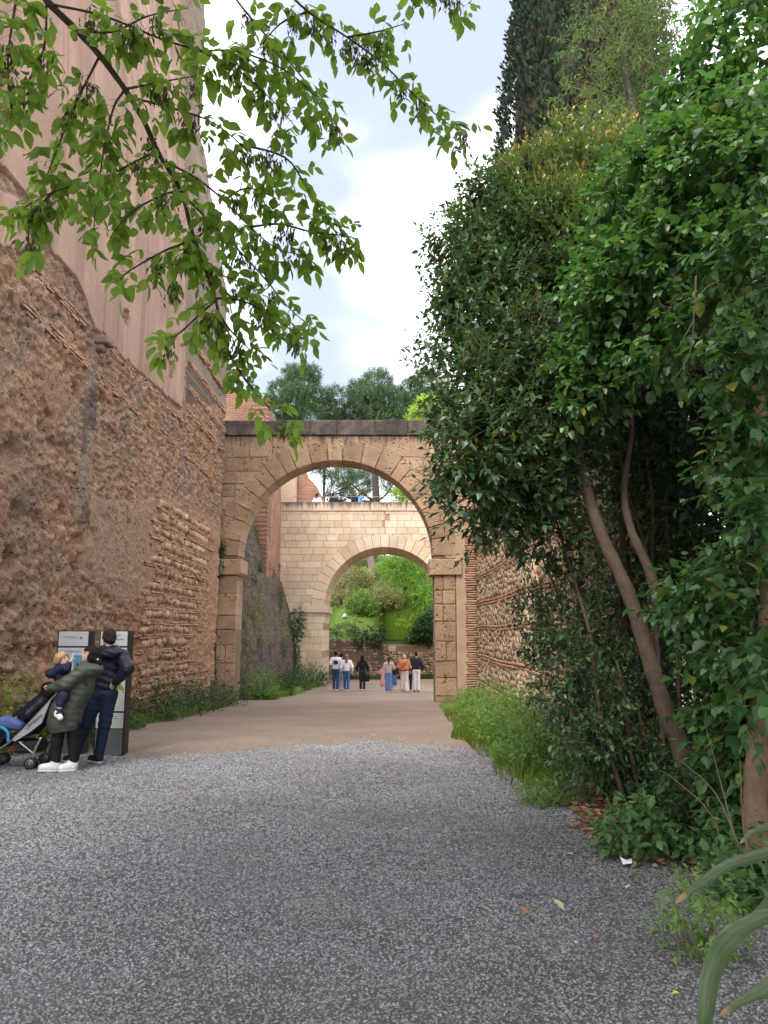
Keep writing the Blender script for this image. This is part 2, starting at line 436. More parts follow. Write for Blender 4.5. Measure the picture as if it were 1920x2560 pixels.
# ================================================================ LEFT: the high fortress wall
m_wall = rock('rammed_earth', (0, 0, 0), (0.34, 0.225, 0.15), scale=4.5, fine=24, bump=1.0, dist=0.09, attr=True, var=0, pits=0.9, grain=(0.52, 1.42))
XZ = np.array([-3, 11, 14, 17, 20.6, 30]); XX = np.array([-6.0, -5.85, -6.0, -6.45, -7.2, -7.25])
def wall_x(z): return np.interp(z, XZ, XX)
def wl(u, v):
    """point of the left wall seen at a pixel"""
    x = -6.0
    for _ in range(6):
        p = atx(u, v, x); x = float(wall_x(p.z))
    return p
yy = np.arange(9.4, 26.61, 0.045)
zz = np.concatenate([np.arange(-1.0, 9.5, 0.042), np.arange(9.5, 28.1, 0.12)])
WY, WZ = np.meshgrid(yy, zz)
WX = wall_x(WZ)
PU, PV, _ = proj(np.stack([WX, WY, WZ], -1))
ju = 9 * (fbm(WY * 2.2, WZ * 2.2, 31) - 0.5) * 2; jv = 9 * (fbm(WY * 2.2, WZ * 2.2, 37) - 0.5) * 2
U, Vv = PU + ju, PV + jv
plaster = inpoly(U, Vv, [(-900, -900), (-900, -420), (0, 422), (33, 454), (69, 494), (94, 555), (127, 631), (163, 668), (188, 700), (210, 747), (217, 790), (235, 827), (268, 856), (325, 914), (380, 964), (416, 993), (454, 1023), (460, 900), (458, 798), (466, 631), (458, 450), (448, 300), (446, 100), (446, -900)])
plaster |= inpoly(U, Vv, [(-300, 200), (0, 478), (50, 503), (60, 640), (0, 615), (-300, 380)])
for q in ([(303, 776), (315, 776), (320, 800), (318, 820), (309, 812), (303, 795)], [(418, 905), (430, 902), (432, 930), (424, 955), (418, 940)]):
    plaster &= ~inpoly(PU + ju * .3, PV + jv * .3, q)
strip = inpoly(PU + ju * 0.5, Vv, [(222, 860), (241, 860), (236, 1000), (229, 1130), (218, 1310), (182, 1310), (188, 1180), (202, 1080), (212, 960)])
smoothp = inpoly(U, Vv, [(225, 1245), (385, 1250), (390, 1400), (372, 1500), (300, 1510), (195, 1440)])
patch2 = inpoly(U, Vv, [(105, 912), (160, 935), (160, 1048), (118, 1030), (105, 985)])
cobble = inpoly(U, Vv, [(60, 640), (235, 830), (560, 1090), (560, 1230), (400, 1190), (240, 1010), (0, 800), (0, 640)])
masonry = inpoly(U, Vv, [(395, 1230), (560, 1300), (560, 1800), (300, 1900), (330, 1650), (368, 1480)])
quoin = (PU > 462) & (PV < 1010)
layer = sstep(3.6, 1.2, WZ)
n_lo = fbm(WY * 0.8, WZ * 0.8, 41, 4); n_mid = fbm(WY * 2.5, WZ * 3.5, 43, 4); n_hi = fbm(WY * 8, WZ * 10, 47, 3)
n_lay = fbm(WY * 0.9, WZ * 5.5, 49, 4)
wd, wid = worley(WY * 4.2, WZ * 5.5, 53)
wd9, wi9 = worley(WY * 7.5, WZ * 9.5, 54)
n_vh = fbm(WY * 14, WZ * 17, 48, 2)
H = 0.07 * (n_lo - 0.5) + 0.04 * (n_mid - 0.5) + 0.08 * (n_hi - 0.5) + 0.10 * (n_vh - 0.5) + 0.035 * sstep(.5, .15, wd9) * (wi9 > .45)
pit_ = sstep(0.63, 0.78, fbm(WY * 1.6, WZ * 2.2, 57, 4))
H -= 0.11 * pit_ * (1 - cobble)
H += layer * 0.16 * (n_lay - 0.5)
ridge = np.abs(fbm(WY * 3.0, WZ * 3.4, 59, 4) - 0.5) * 2          # rugged scaling of the old face
H += 0.05 * (ridge - 0.25) * (1 - cobble * 0.5)
crs_m = sstep(.42, .55, fbm(WY * .5 + 31, WZ * .8, 83, 4)) * (PU > 215) * (WZ < 9.5)
H += crs_m * (0.022 * (((WZ + .012 * np.sin(WY * 2.1)) % .126) < .075) - .012)
H += cobble * (0.05 * sstep(0.55, 0.15, wd) - 0.02)
sm = np.clip(smoothp * 1.0 + patch2, 0, 1)
H = np.where(sm > 0, 0.38 * H + 0.03, H)
H = np.where(masonry, H * 0.6 + 0.01, H)
H = np.where(quoin, 0.03 * (np.sin(WZ * 6.283 / 0.115) > 0.2) + 0.04 * (n_mid - 0.5) + 0.02 * np.sin(WZ * 6.283 / 0.115), H)
H = np.where(strip, 0.05 + 0.7 * H, H)
H = np.where(plaster, 0.055 + 0.02 * (n_lo - 0.5), H)
for hu, hv, hr in ((33, 1631, .11), (73, 1632, .10), (109, 1628, .11), (327, 1252, .13), (155, 1290, .2), (30, 1135, .25), (45, 1290, .22), (255, 1000, .14), (190, 980, .14), (20, 1400, .2), (360, 1200, .12)):
    c = wl(hu, hv); d = np.hypot((WY - c.y), (WZ - c.z)) / hr
    H -= 0.18 * np.exp(-d ** 4)
H = np.where(WY > 26.5, -0.4, H)
# colours of the materials themselves: brown earth, orange brick dust, grey lime crust, pink plaster
col = np.zeros(WY.shape + (3,))
brown, orange, grey, pink, darkg, rust = map(np.array, ([.425, .275, .185], [.500, .305, .190], [.425, .325, .240], [.440, .288, .215], [.170, .135, .112], [.50, .235, .135]))
f1 = sstep(.40, .62, fbm(WY * 0.7 + 5, WZ * 0.7, 61, 5))[..., None]
f2 = sstep(.50, .66, fbm(WY * 1.1 + 9, WZ * 1.3, 67, 5))[..., None]
f3 = sstep(.66, .76, fbm(WY * 1.5 + 3, WZ * 1.7, 71, 4))[..., None]
col[:] = brown
col = col + (orange - col) * f1 * 0.8
col = col + (grey - col) * f2 * 0.5
col = col + (rust - col) * f3 * 0.45 * (PU < 330)[..., None]
col = col * (0.82 + 0.36 * wi9[..., None] * (wi9 > .45)[..., None] + 0.20 * (n_vh[..., None] - .2))
col = np.where(cobble[..., None], col * (0.8 + 0.4 * wid[..., None]) * [1.02, 1.0, 1.0], col)
col = np.where(masonry[..., None], orange * 1.05 * (0.75 + 0.5 * n_hi[..., None]), col)
col = np.where((smoothp > 0)[..., None], col * .35 + (brown * 0.55 + grey * 0.45) * (0.45 + 0.4 * n_hi[..., None]), col)
col = np.where(patch2[..., None], np.array([.42, .25, .17]) * (0.85 + 0.3 * n_mid[..., None]), col)
col = np.where(quoin[..., None], np.array([.30, .235, .185]) * (0.8 + 0.4 * n_mid[..., None]), col)
streak = fbm(WY * 3, WZ * 0.25, 73, 4)
gc = fbm(WY * 1.3, WZ * 1.3, 75, 5)
col = np.where(strip[..., None], darkg * 1.1 + (grey * .95 - darkg * 1.1) * sstep(.42, .62, gc)[..., None], col)
col = np.where(plaster[..., None], pink * (0.70 + 0.55 * streak[..., None]) * (0.80 + 0.40 * gc[..., None]) * (1 - .22 * sstep(.60, .70, fbm(WY * 4.5, WZ * .18, 87, 3)))[..., None], col)
dk = sstep(.60, .72, fbm(WY * 0.6 + 2, WZ * 0.9, 79, 5))[..., None] * (~plaster)[..., None]
col = col + (darkg * 1.2 - col) * dk * 0.35
c4 = np.concatenate([np.clip(col, 0, 1), np.where(plaster, .28, 1.0)[..., None]], -1).reshape(-1, 4)
Vw = np.stack([(WX + H).ravel(), WY.ravel(), WZ.ravel()], 1)
fw = thing('fortress_wall', 'towering eroded rammed earth wall with pink plaster above and cobble courses below', 'wall', (-6.3, 18, -0.6))
wobj('wall_face', mesh_np('wall_face', Vw, grid_faces(*WY.shape)[:, ::-1], m_wall, True, {'col': ('FLOAT_COLOR', c4)}), None, fw)
# the mass behind the face, and its end towards the arch
m_core = rock('wall_core', (0.30, 0.22, 0.17), (0.25, 0.19, 0.15), scale=1.0, fine=20, bump=0.8, dist=0.03, var=0)
prof = [(-6.25, -1.5), (-6.15, 11), (-6.3, 14), (-6.75, 17), (-7.5, 20.6), (-7.55, 28), (-14, 28), (-14, -1.5)]
V = [(x, 6.0, z) for x, z in prof] + [(x, 26.52, z) for x, z in prof]; k = len(prof)
F = [[i, (i + 1) % k, (i + 1) % k + k, i + k] for i in range(k)] + [list(range(k))[::-1], list(range(k, 2 * k))]
wobj('wall_core', mesh_py('wall_core', V, F), m_core, fw)

m_brick = rock('old_brick', (0.43, 0.26, 0.17), (0.50, 0.32, 0.215), scale=5, fine=40, bump=0.6, dist=0.012, var=0.22)
m_cob = rock('cobble', (0.48, 0.325, 0.21), (0.39, 0.28, 0.20), (0.53, 0.38, 0.26), scale=5, fine=24, bump=0.9, dist=0.03, var=0.38)
BV = brick_variants(6, (0.26, 0.10, 0.048), 0.13, 0.010, m_brick, 3)
SV = stone_variants(7, m_cob, 4)
def joined(meshes_M, name, mat):
    Vs, Fs, o = [], [], 0
    for me, M in meshes_M:
        n = len(me.vertices); co = np.empty(n * 3, np.float32); me.vertices.foreach_get('co', co)
        co = co.reshape(-1, 3) @ np.array(M.to_3x3()).T + np.array(M.translation)
        Vs.append(co); me.calc_loop_triangles(); t = np.empty(len(me.loop_triangles) * 3, np.int32); me.loop_triangles.foreach_get('vertices', t)
        Fs.append(t.reshape(-1, 3) + o); o += n
    return mesh_np(name, np.concatenate(Vs), np.concatenate(Fs), mat)
def place_bricks(lst, parent, name, stuffname, mat, limit=300):
    """the ones that show largest become pieces of their own, the rest one joined part"""
    def size(t):
        u, v, d = proj(np.array(t[1].translation)); inside = (-20 < u < 1940) and (-20 < v < 2580)
        return (0 if inside else 1, float(d))
    lst = sorted(lst, key=size)
    for me, M in lst[:limit]: put(name, me, M, parent)
    if lst[limit:]:
        o = wobj(stuffname, joined(lst[limit:], stuffname, mat), None, parent, 'stuff')
RZ90 = Matrix.Rotation(R(90), 4, 'Z')
def faceM(x, y, z, sx=1, sy=1, sz=1, tilt=0.0):
    return Matrix.Translation((x, y, z)) @ Matrix.Rotation(tilt, 4, 'X') @ RZ90 @ Matrix.Diagonal((sx, sy, sz, 1))
bl, sl = [], []
# string courses of three bricks running along the upper wall
def course(z0, ya, yb, n=3, proud=-0.012, skip=0.16, pitch=0.062):
    for k in range(n):
        y = ya + (0.13 if k % 2 else 0)
        while y < yb:
            if rnd.random() > skip:
                z = z0 - k * pitch + rnd.uniform(-.006, .006) + 0.015 * math.sin(y * 1.7)
                bl.append((rnd.choice(BV), faceM(float(wall_x(z)) + proud + rnd.uniform(-.015, .02), y, z, rnd.uniform(.85, 1.1), 1, rnd.uniform(.85, 1.15), rnd.uniform(-.012, .012))))
            y += 0.278
for (u0, v0), (u1, v1), n_ in (((65, 653), (217, 803), 3), ((268, 872), (543, 1128), 3), ((54, 747), (217, 905), 3), ((239, 928), (530, 1190), 3)):
    a, b = wl(u0, v0), wl(u1, v1)
    course((a.z + b.z) / 2, a.y, b.y, n_)
zt = wl(470, 830).z
for k in range(4): course(wl(500, 880 + 60 * k).z, wl(475, 900).y, 26.4, 3, 0.015, 0.1)
# alternating rows of cobbles and thin bricks in the lower wall towards the arch
y0s = []
z = wl(430, 1275).z; row = 0
zbot = wl(430, 1735).z
while z > zbot:
    vv = None
    ya = float(np.interp(z, [wl(330, 1740).z, wl(372, 1490).z, wl(392, 1290).z], [wl(335, 1740).y, wl(372, 1490).y, wl(395, 1290).y])) + rnd.uniform(-.5, .5)
    yb = float(np.interp(z, [0, 3.0, 5.5], [22.3, 23.3, 25.0])) + rnd.uniform(-.4, .6)
    y = ya
    h = rnd.uniform(.085, .115)
    while y < yb:
        s = rnd.uniform(.06, .125)
        sl.append((rnd.choice(SV), Matrix.Translation((float(wall_x(z)) - 0.005 + rnd.uniform(-.02, .02), y + s, z + rnd.uniform(-.02, .02) + 0.03 * math.sin(y))) @ Matrix.Rotation(rnd.uniform(-.7, .7), 4, 'X') @ Matrix.Rotation(rnd.uniform(0, .6), 4, 'Z') @ Matrix.Diagonal((rnd.uniform(.06, .10), s * rnd.uniform(.75, 1), h * rnd.uniform(.65, 1.15), 1))))
        y += s * 2 * rnd.uniform(1.0, 1.12)
    course(z - h - 0.06, ya - rnd.uniform(0, .6), yb + rnd.uniform(.2, 1.4), 2, 0.004, 0.2, 0.06)
    z -= 2 * h + 0.155; row += 1
place_bricks(bl, fw, 'brick', 'brick_courses', m_brick)
place_bricks(sl, fw, 'stone', 'cobble_rows', m_cob)
# corbel stone under the plaster, over the dark chase
p = wl(239, 855)
bm = bmesh.new(); bm_box(bm, (p.x + 0.12, p.y, p.z), (0.42, 0.36, 0.16), None, 0.03); bm_box(bm, (p.x + 0.08, p.y, p.z - 0.14), (0.26, 0.26, 0.13), None, 0.03)
wobj('corbel', bm_mesh('corbel', bm), m_core, fw)
# ================================================================ ARCHES
def prism(poly, y0, y1, bev=0.015, jit=0.0, r=rnd):
    """stone block: outline (x, z) extruded from y0 (front) to y1, with worn front arris"""
    n = len(poly); cx = sum(p[0] for p in poly) / n; cz = sum(p[1] for p in poly) / n
    P = [(x + r.uniform(-jit, jit), z + r.uniform(-jit, jit)) for x, z in poly]
    def ins(p, d):
        v = Vector((p[0] - cx, p[1] - cz)); l = max(v.length, 1e-4); v *= max(0.0, (l - d * 1.4) / l); return (cx + v.x, cz + v.y)
    dy = r.uniform(-jit, jit)
    V = [(p[0], y1, p[1]) for p in P] + [(p[0], y0 + bev + dy, p[1]) for p in P] + [(ins(p, bev)[0], y0 + dy + r.uniform(-jit, jit) * .5, ins(p, bev)[1]) for p in P]
    F = []
    for a in (0, n):
        for i in range(n):
            j = (i + 1) % n; F.append([a + i, a + j, a + n + j, a + n + i])
    F.append(list(range(2 * n, 3 * n))); F.append(list(range(n))[::-1])
    me = mesh_py('block', V, F)
    bm = bmesh.new(); bm.from_mesh(me); bmesh.ops.recalc_face_normals(bm, faces=bm.faces); bm.to_mesh(me); bm.free()
    return me
def arch_core(name, x0, x1, cx, cz, Rr, ztop, zbot, y0, y1, mat, parent, g=0.03):
    """mortar core of an arched wall, a little behind the faces of the stones"""
    xs_ = sorted(set([x0, x1] + [cx - (Rr + g) * math.cos(t * math.pi / 40) for t in range(41)]))
    V, F = [], []
    def zlow(x): 
        d = abs(x - cx)
        return cz + math.sqrt(max((Rr + g) ** 2 - d * d, 0)) if d < Rr + g - 1e-6 else None
    for a, b in zip(xs_[:-1], xs_[1:]):
        m_ = (a + b) / 2
        if abs(m_ - cx) < Rr + g:
            za, zb = zlow(a) or cz, zlow(b) or cz
        else: za = zb = zbot
        o = len(V)
        V += [(a, y0, za), (b, y0, zb), (b, y0, ztop), (a, y0, ztop), (a, y1, za), (b, y1, zb), (b, y1, ztop), (a, y1, ztop)]
        F += [[o, o + 1, o + 2, o + 3], [o + 5, o + 4, o + 7, o + 6], [o + 4, o + 5, o + 1, o], [o + 3, o + 2, o + 6, o + 7]]
    for xe, s in ((x0, 0), (x1, 1), (cx - Rr - g, 1), (cx + Rr + g, 0)):
        o = len(V); zt = ztop if s in (0, 1) and xe in (x0, x1) else cz
        V += [(xe, y0, zbot), (xe, y1, zbot), (xe, y1, zt), (xe, y0, zt)]; F.append([o, o + 1, o + 2, o + 3])
    return wobj(name, mesh_py(name, V, F), mat, parent)
def clip_block(x0, x1, z0, z1, cx, cz, Rc):
    """rectangle with the part inside the ring cut away; None when nothing is left"""
    def bound(z):
        d = Rc * Rc - (z - cz) ** 2
        return math.sqrt(d) if d > 0 and z > cz - 0.01 else (Rc if z <= cz else 0)
    side = -1 if (x0 + x1) / 2 < cx else 1
    pts = []
    n = 5
    zs_ = [z0 + (z1 - z0) * i / (n - 1) for i in range(n)]
    if side < 0:
        inner = [min(x1, cx - bound(z)) for z in zs_]
        if max(i - x0 for i in inner) < 0.12: return None
        inner = [max(i, x0 + 0.01) for i in inner]
        pts = [(x0, z0)] + [(inner[i], zs_[i]) for i in range(n)] + [(x0, z1)]
    else:
        inner = [max(x0, cx + bound(z)) for z in zs_]
        if max(x1 - i for i in inner) < 0.12: return None
        inner = [min(i, x1 - 0.01) for i in inner]
        pts = [(x1, z1)] + [(inner[i], zs_[i]) for i in reversed(range(n))] + [(x1, z0)]
    if all(abs(p[0] - (x1 if side < 0 else x0)) < 1e-6 for p in pts[1:-1]): return [(x0, z0), (x1, z0), (x1, z1), (x0, z1)]
    return pts
def wedge(cx, cz, R0, R1, a0, a1, y0, y1, bev, jit, m=3):
    A = [a0 + (a1 - a0) * i / m for i in range(m + 1)]
    poly = [(cx - math.cos(a) * R0, cz + math.sin(a) * R0) for a in A] + [(cx - math.cos(a) * R1, cz + math.sin(a) * R1) for a in reversed(A)]
    n = len(poly); dy = rnd.uniform(-jit, jit)
    c = (cx - math.cos((a0 + a1) / 2) * (R0 + R1) / 2, cz + math.sin((a0 + a1) / 2) * (R0 + R1) / 2)
    def ins(p):
        v = Vector((p[0] - c[0], p[1] - c[1])); l = v.length; v *= (l - bev * 1.3) / l; return (c[0] + v.x, c[1] + v.y)
    V = [(x, y1, z) for x, z in poly] + [(x, y0 + bev + dy, z) for x, z in poly] + [(ins(p)[0], y0 + dy + rnd.uniform(-jit, jit) * .4, ins(p)[1]) for p in poly]
    F = []
    for a in (0, n):
        for i in range(n):
            j = (i + 1) % n; F.append([a + i, a + j, a + n + j, a + n + i])
    for o, fl in ((2 * n, 0), (0, 1)):
        for i in range(m):
            q = [o + i, o + i + 1, o + n - 2 - i, o + n - 1 - i]; F.append(q[::-1] if fl else q)
    me = mesh_py('voussoir', V, F)
    bm = bmesh.new(); bm.from_mesh(me); bmesh.ops.recalc_face_normals(bm, faces=bm.faces); bm.to_mesh(me); bm.free()
    return me

# ---- first arch: worn brown calcarenite, dark coping
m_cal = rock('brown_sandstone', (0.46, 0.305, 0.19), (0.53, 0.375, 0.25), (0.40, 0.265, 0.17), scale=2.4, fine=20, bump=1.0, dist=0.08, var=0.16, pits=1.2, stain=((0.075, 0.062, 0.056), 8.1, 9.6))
m_cop = rock('black_coping', (0.085, 0.074, 0.068), (0.16, 0.135, 0.118), (0.27, 0.215, 0.17), scale=2.8, fine=20, bump=1.0, dist=0.07, var=0.25, pits=0.6)
m_mort = rock('mortar', (0.20, 0.135, 0.095), (0.25, 0.175, 0.125), scale=3, fine=30, bump=0.7, dist=0.02, var=0)
Y1, YB1 = 27.0, 28.1; CX1, CZ1, R1_ = -1.88, 4.45, 3.47; ZB1 = -1.4
a1 = thing('stone_arch', 'weathered brown stone arch spanning the path with black stained coping on top', 'arch', (CX1, 27.5, -0.7))
arch_core('mortar_core', -6.6, 4.6, CX1, CZ1, R1_, 8.86, ZB1, Y1 + 0.05, YB1 - 0.05, m_mort, a1)
def ang_list(n, spread):
    w_ = [rnd.uniform(1 - spread, 1 + spread) for _ in range(n)]; s = sum(w_); a = [0.0]
    for q in w_: a.append(a[-1] + q / s * math.pi)
    return a
A = ang_list(21, 0.32)
for i in range(21):
    d = rnd.uniform(.68, .95); g_ = 0.0035
    put('voussoir', wedge(CX1, CZ1, R1_, R1_ + d, A[i] + g_, A[i + 1] - g_, Y1 - 0.015, YB1, 0.022, 0.012), Matrix(), a1).data.materials.append(m_cal)
def pier(parent, x0, x1, y0, y1, z0, z1, nrow, mat, split=0.5, jit=0.012, bev=0.025, hs=0.25, gap=0.012):
    hs_ = [rnd.uniform(1 - hs, 1 + hs) for _ in range(nrow)]; k = (z1 - z0) / sum(hs_); z = z0
    for h in hs_:
        h *= k
        cuts = [x0, x1]
        if rnd.random() < split: cuts = [x0, x0 + (x1 - x0) * rnd.uniform(.35, .65), x1]
        for a, b in zip(cuts[:-1], cuts[1:]):
            o = put('block', prism([(a + gap / 2, z + gap / 2), (b - gap / 2, z + gap / 2), (b - gap / 2, z + h - gap / 2), (a + gap / 2, z + h - gap / 2)], y0, y1, bev, jit), Matrix(), parent)
            o.data.materials.append(mat)
        z += h
pier(a1, -6.05, CX1 - R1_ - 0.03, Y1 - 0.03, YB1, ZB1, 3.75, 8, m_cal, 0.15)
pier(a1, CX1 + R1_ + 0.03, 2.38, Y1 - 0.03, YB1, ZB1, 3.75, 9, m_cal, 0.35)
for x0, x1 in ((-6.15, CX1 - R1_ + 0.13), (CX1 + R1_ - 0.13, 2.62)):      # imposts
    o = put('impost', prism([(x0, 3.76), (x1 - (0.1 if x0 < -5 else 0), 3.76), (x1, 3.86), (x1, 4.32), (x0, 4.32), (x0 + (0 if x0 < -5 else 0.0), 3.86)], Y1 - 0.14, YB1 + 0.05, 0.03, 0.012), Matrix(), a1); o.data.materials.append(m_cal)
z = 4.34
while z < 8.6:
    h = rnd.uniform(.42, .66)
    if z + h > 8.45: h = 8.84 - z
    x = -6.2
    while x < 4.4:
        wd_ = rnd.uniform(.6, 1.5); x2 = min(x + wd_, 4.5)
        if x < CX1 - .2 and x2 > CX1 - .15: x2 = CX1
        q = clip_block(x + .008, x2 - .008, z + .008, z + h - .008, CX1, CZ1, R1_ + 0.42)
        if q and x < 2.75:
            o = put('block', prism(q, Y1 + 0.012, YB1 - 0.01, 0.02, 0.010), Matrix(), a1); o.data.materials.append(m_cal)
        x = x2
    z += h
wobj('coping_core', box_mesh('coping_core', (-0.9, 27.55, 9.12), (10.6, 1.0, 0.56)), m_mort, a1)
x = -6.25
while x < 4.4:
    wd_ = rnd.uniform(.75, 1.5); x2 = x + wd_
    o = put('coping_stone', prism([(x + .01, 8.87), (x2 - .01, 8.87), (x2 - .01, 9.44 + rnd.uniform(-.015, .015)), (x + .01, 9.44 + rnd.uniform(-.015, .015))], Y1 - 0.035, YB1 + 0.06, 0.035, 0.014), Matrix(), a1); o.data.materials.append(m_cop)
    x = x2

# ---- second arch: pale cream ashlar in even courses, carrying a walkway
m_ash = rock('cream_ashlar', (0.575, 0.445, 0.30), (0.64, 0.52, 0.385), (0.54, 0.40, 0.26), scale=0.9, fine=22, bump=0.35, dist=0.012, var=0.13, stain=((0.10, 0.085, 0.075), 8.35, 9.75), pale=(0.66, 0.565, 0.46))
m_ashj = rock('ashlar_mortar', (0.36, 0.23, 0.15), (0.40, 0.27, 0.18), scale=2, fine=20, bump=0.4, dist=0.01, var=0)
m_soff = m_ash
Y2, YB2 = 43.0, 47.2; CX2, CZ2, R2_ = -0.2, 3.12, 3.42; ZB2 = -2.0; X2L, X2R = -6.3, 6.0
a2 = thing('ashlar_bridge', 'cream ashlar bridge with a round arch and a railed walkway on top', 'bridge', (CX2, 45, -1.1))
arch_core('mortar_core', X2L, X2R, CX2, CZ2, R2_, 8.6, ZB2, Y2 + 0.03, YB2 - 0.03, m_ashj, a2, 0.02)
nv = 25
for i in range(nv):
    g_ = 0.003
    o = put('voussoir', wedge(CX2, CZ2, R2_, R2_ + 0.72, math.pi * i / nv + g_, math.pi * (i + 1) / nv - g_, Y2 - 0.006, YB2, 0.012, 0.004), Matrix(), a2); o.data.materials.append(m_ash)
ROW = 0.386; z = ZB2 + 0.02; r_ = 0
while z < 8.55:
    in_imp = 2.92 < z + ROW / 2 < 3.34
    x = X2L - rnd.uniform(0, .4); r_ += 1
    while x < X2R:
        x2 = x + rnd.choice((.42, .62, .66, .7, .74, .84))
        if x < CX2 - .1 and x2 > CX2 and z < CZ2 + R2_ + .72 < z + ROW + .3: x2 = CX2
        if x2 > X2R: x2 = X2R
        xa, xb = max(x, X2L), x2
        if xb - xa > .15 and xa < 3.2:
            if z + ROW <= CZ2 + 0.2:
                if xb < CX2 - R2_ or xa > CX2 + R2_: q = [(xa, z), (xb, z), (xb, z + ROW), (xa, z + ROW)]
                elif xa < CX2 - R2_: q = [(xa, z), (CX2 - R2_ - .01, z), (CX2 - R2_ - .01, z + ROW), (xa, z + ROW)] if CX2 - R2_ - xa > .12 else None
                elif xb > CX2 + R2_: q = [(CX2 + R2_ + .01, z), (xb, z), (xb, z + ROW), (CX2 + R2_ + .01, z + ROW)] if xb - CX2 - R2_ > .12 else None
                else: q = None
            else: q = clip_block(xa, xb, z, z + ROW, CX2, CZ2, R2_ + 0.715)
            if q:
                mx_, mz_ = sum(p[0] for p in q) / len(q), sum(p[1] for p in q) / len(q)
                q = [(px + (0.007 if px < mx_ else -0.007), pz + (0.007 if pz < mz_ else -0.007)) for px, pz in q]
                pro = 0.0 if in_imp and False else 0.0
                # blocks beside the opening run through as its jambs
                o = put('block', prism(q, Y2 - 0.0 - rnd.uniform(0, .006), YB2 if abs(abs(mx_ - CX2) - R2_) < .5 and z < CZ2 else Y2 + 0.5, 0.010, 0.003), Matrix(), a2); o.data.materials.append(m_ash)
        x = x2
    z += ROW
for s in (-1, 1):
    x0, x1 = (X2L, CX2 - R2_ + 0.16) if s < 0 else (CX2 + R2_ - 0.16, 5.0)
    o = put('impost', prism([(x0, 2.86), (x1, 2.86), (x1, 3.26), (x0, 3.26)], Y2 - 0.13, YB2 + 0.1, 0.02, 0.004), Matrix(), a2); o.data.materials.append(m_ash)
wobj('parapet_core', box_mesh('parapet_core', (-0.15, 43.18, 8.85), (12.2, .38, 0.52)), m_ashj, a2)
x = X2L
while x < 6.0:
    wd_ = rnd.uniform(.8, 1.2)
    o = put('parapet_stone', prism([(x + .008, 8.62), (x + wd_ - .008, 8.62), (x + wd_ - .008, 9.14), (x + .008, 9.14)], Y2 - 0.05, Y2 + 0.42, 0.03, 0.006), Matrix(), a2); o.data.materials.append(m_ash)
    x += wd_
wobj('deck', box_mesh('deck', (0, 45.2, 8.25), (13, 4.2, 0.1)), m_earth, a2)
m_steel = plain('steel', (0.35, 0.35, 0.36), 0.4, 0.8)
wobj('handrail', tube_mesh('handrail', [(-5.6, 43.5, 9.55), (6, 43.5, 9.55)], 0.012), m_steel, a2)
for k in range(7):
    x = -5.5 + k * 1.9
    wobj('rail_post', tube_mesh('rail_post', [(x, 43.5, 8.3), (x, 43.5, 9.56)], 0.014), m_steel, a2)

# ---- battered wall between the two arches on the left, dark with lichen and hanging plants
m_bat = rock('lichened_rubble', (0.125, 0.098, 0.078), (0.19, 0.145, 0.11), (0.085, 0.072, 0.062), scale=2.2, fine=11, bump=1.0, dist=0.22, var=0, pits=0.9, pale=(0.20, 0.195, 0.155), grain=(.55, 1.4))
yy_ = np.arange(27.6, 43.0, 0.14); zz_ = np.arange(-1.6, 8.6, 0.11)
BY, BZ = np.meshgrid(yy_, zz_)
BX = np.interp(BY, [27.6, 42.9], [-5.45, -5.1]) - 0.26 * np.clip(BZ - 1.5, 0, 20) - 0.06 * np.clip(BZ + 1, 0, 2.5)
wd2, wi2 = worley(BY * 3.2, BZ * 4.5, 101)
crs = ((BZ % 1.05) < 0.30) & (BZ > 2.6) & (BZ < 7)
BX = BX + 0.14 * (fbm(BY, BZ, 103) - .5) + np.where(crs, 0.05 * (np.sin(BZ * 6.283 / .1) > 0), 0.07 * sstep(.5, .1, wd2)) + 0.05 * (fbm(BY * 6, BZ * 6, 107) - .5)
bw = thing('battered_wall', 'dark lichen covered battered rubble wall between the two arches', 'wall', (-5.6, 35, -0.9))
wobj('wall_face', mesh_np('wall_face', np.stack([BX.ravel(), BY.ravel(), BZ.ravel()], 1), grid_faces(*BY.shape)[:, ::-1], m_bat, True), None, bw)
V = [(-5.3, 42.7, -1.6), (-7.8, 42.7, 8.5), (-9, 42.7, 8.5), (-9, 42.7, -1.6)]
V = [(x - .25, 27.9, z) for x, _, z in V] + [(x - 0.12, 42.8, z) for x, _, z in V]
wobj('wall_core', mesh_py('wall_core', V, [[0, 1, 2, 3], [7, 6, 5, 4], [0, 4, 5, 1], [1, 5, 6, 2], [2, 6, 7, 3]]), m_bat, bw)

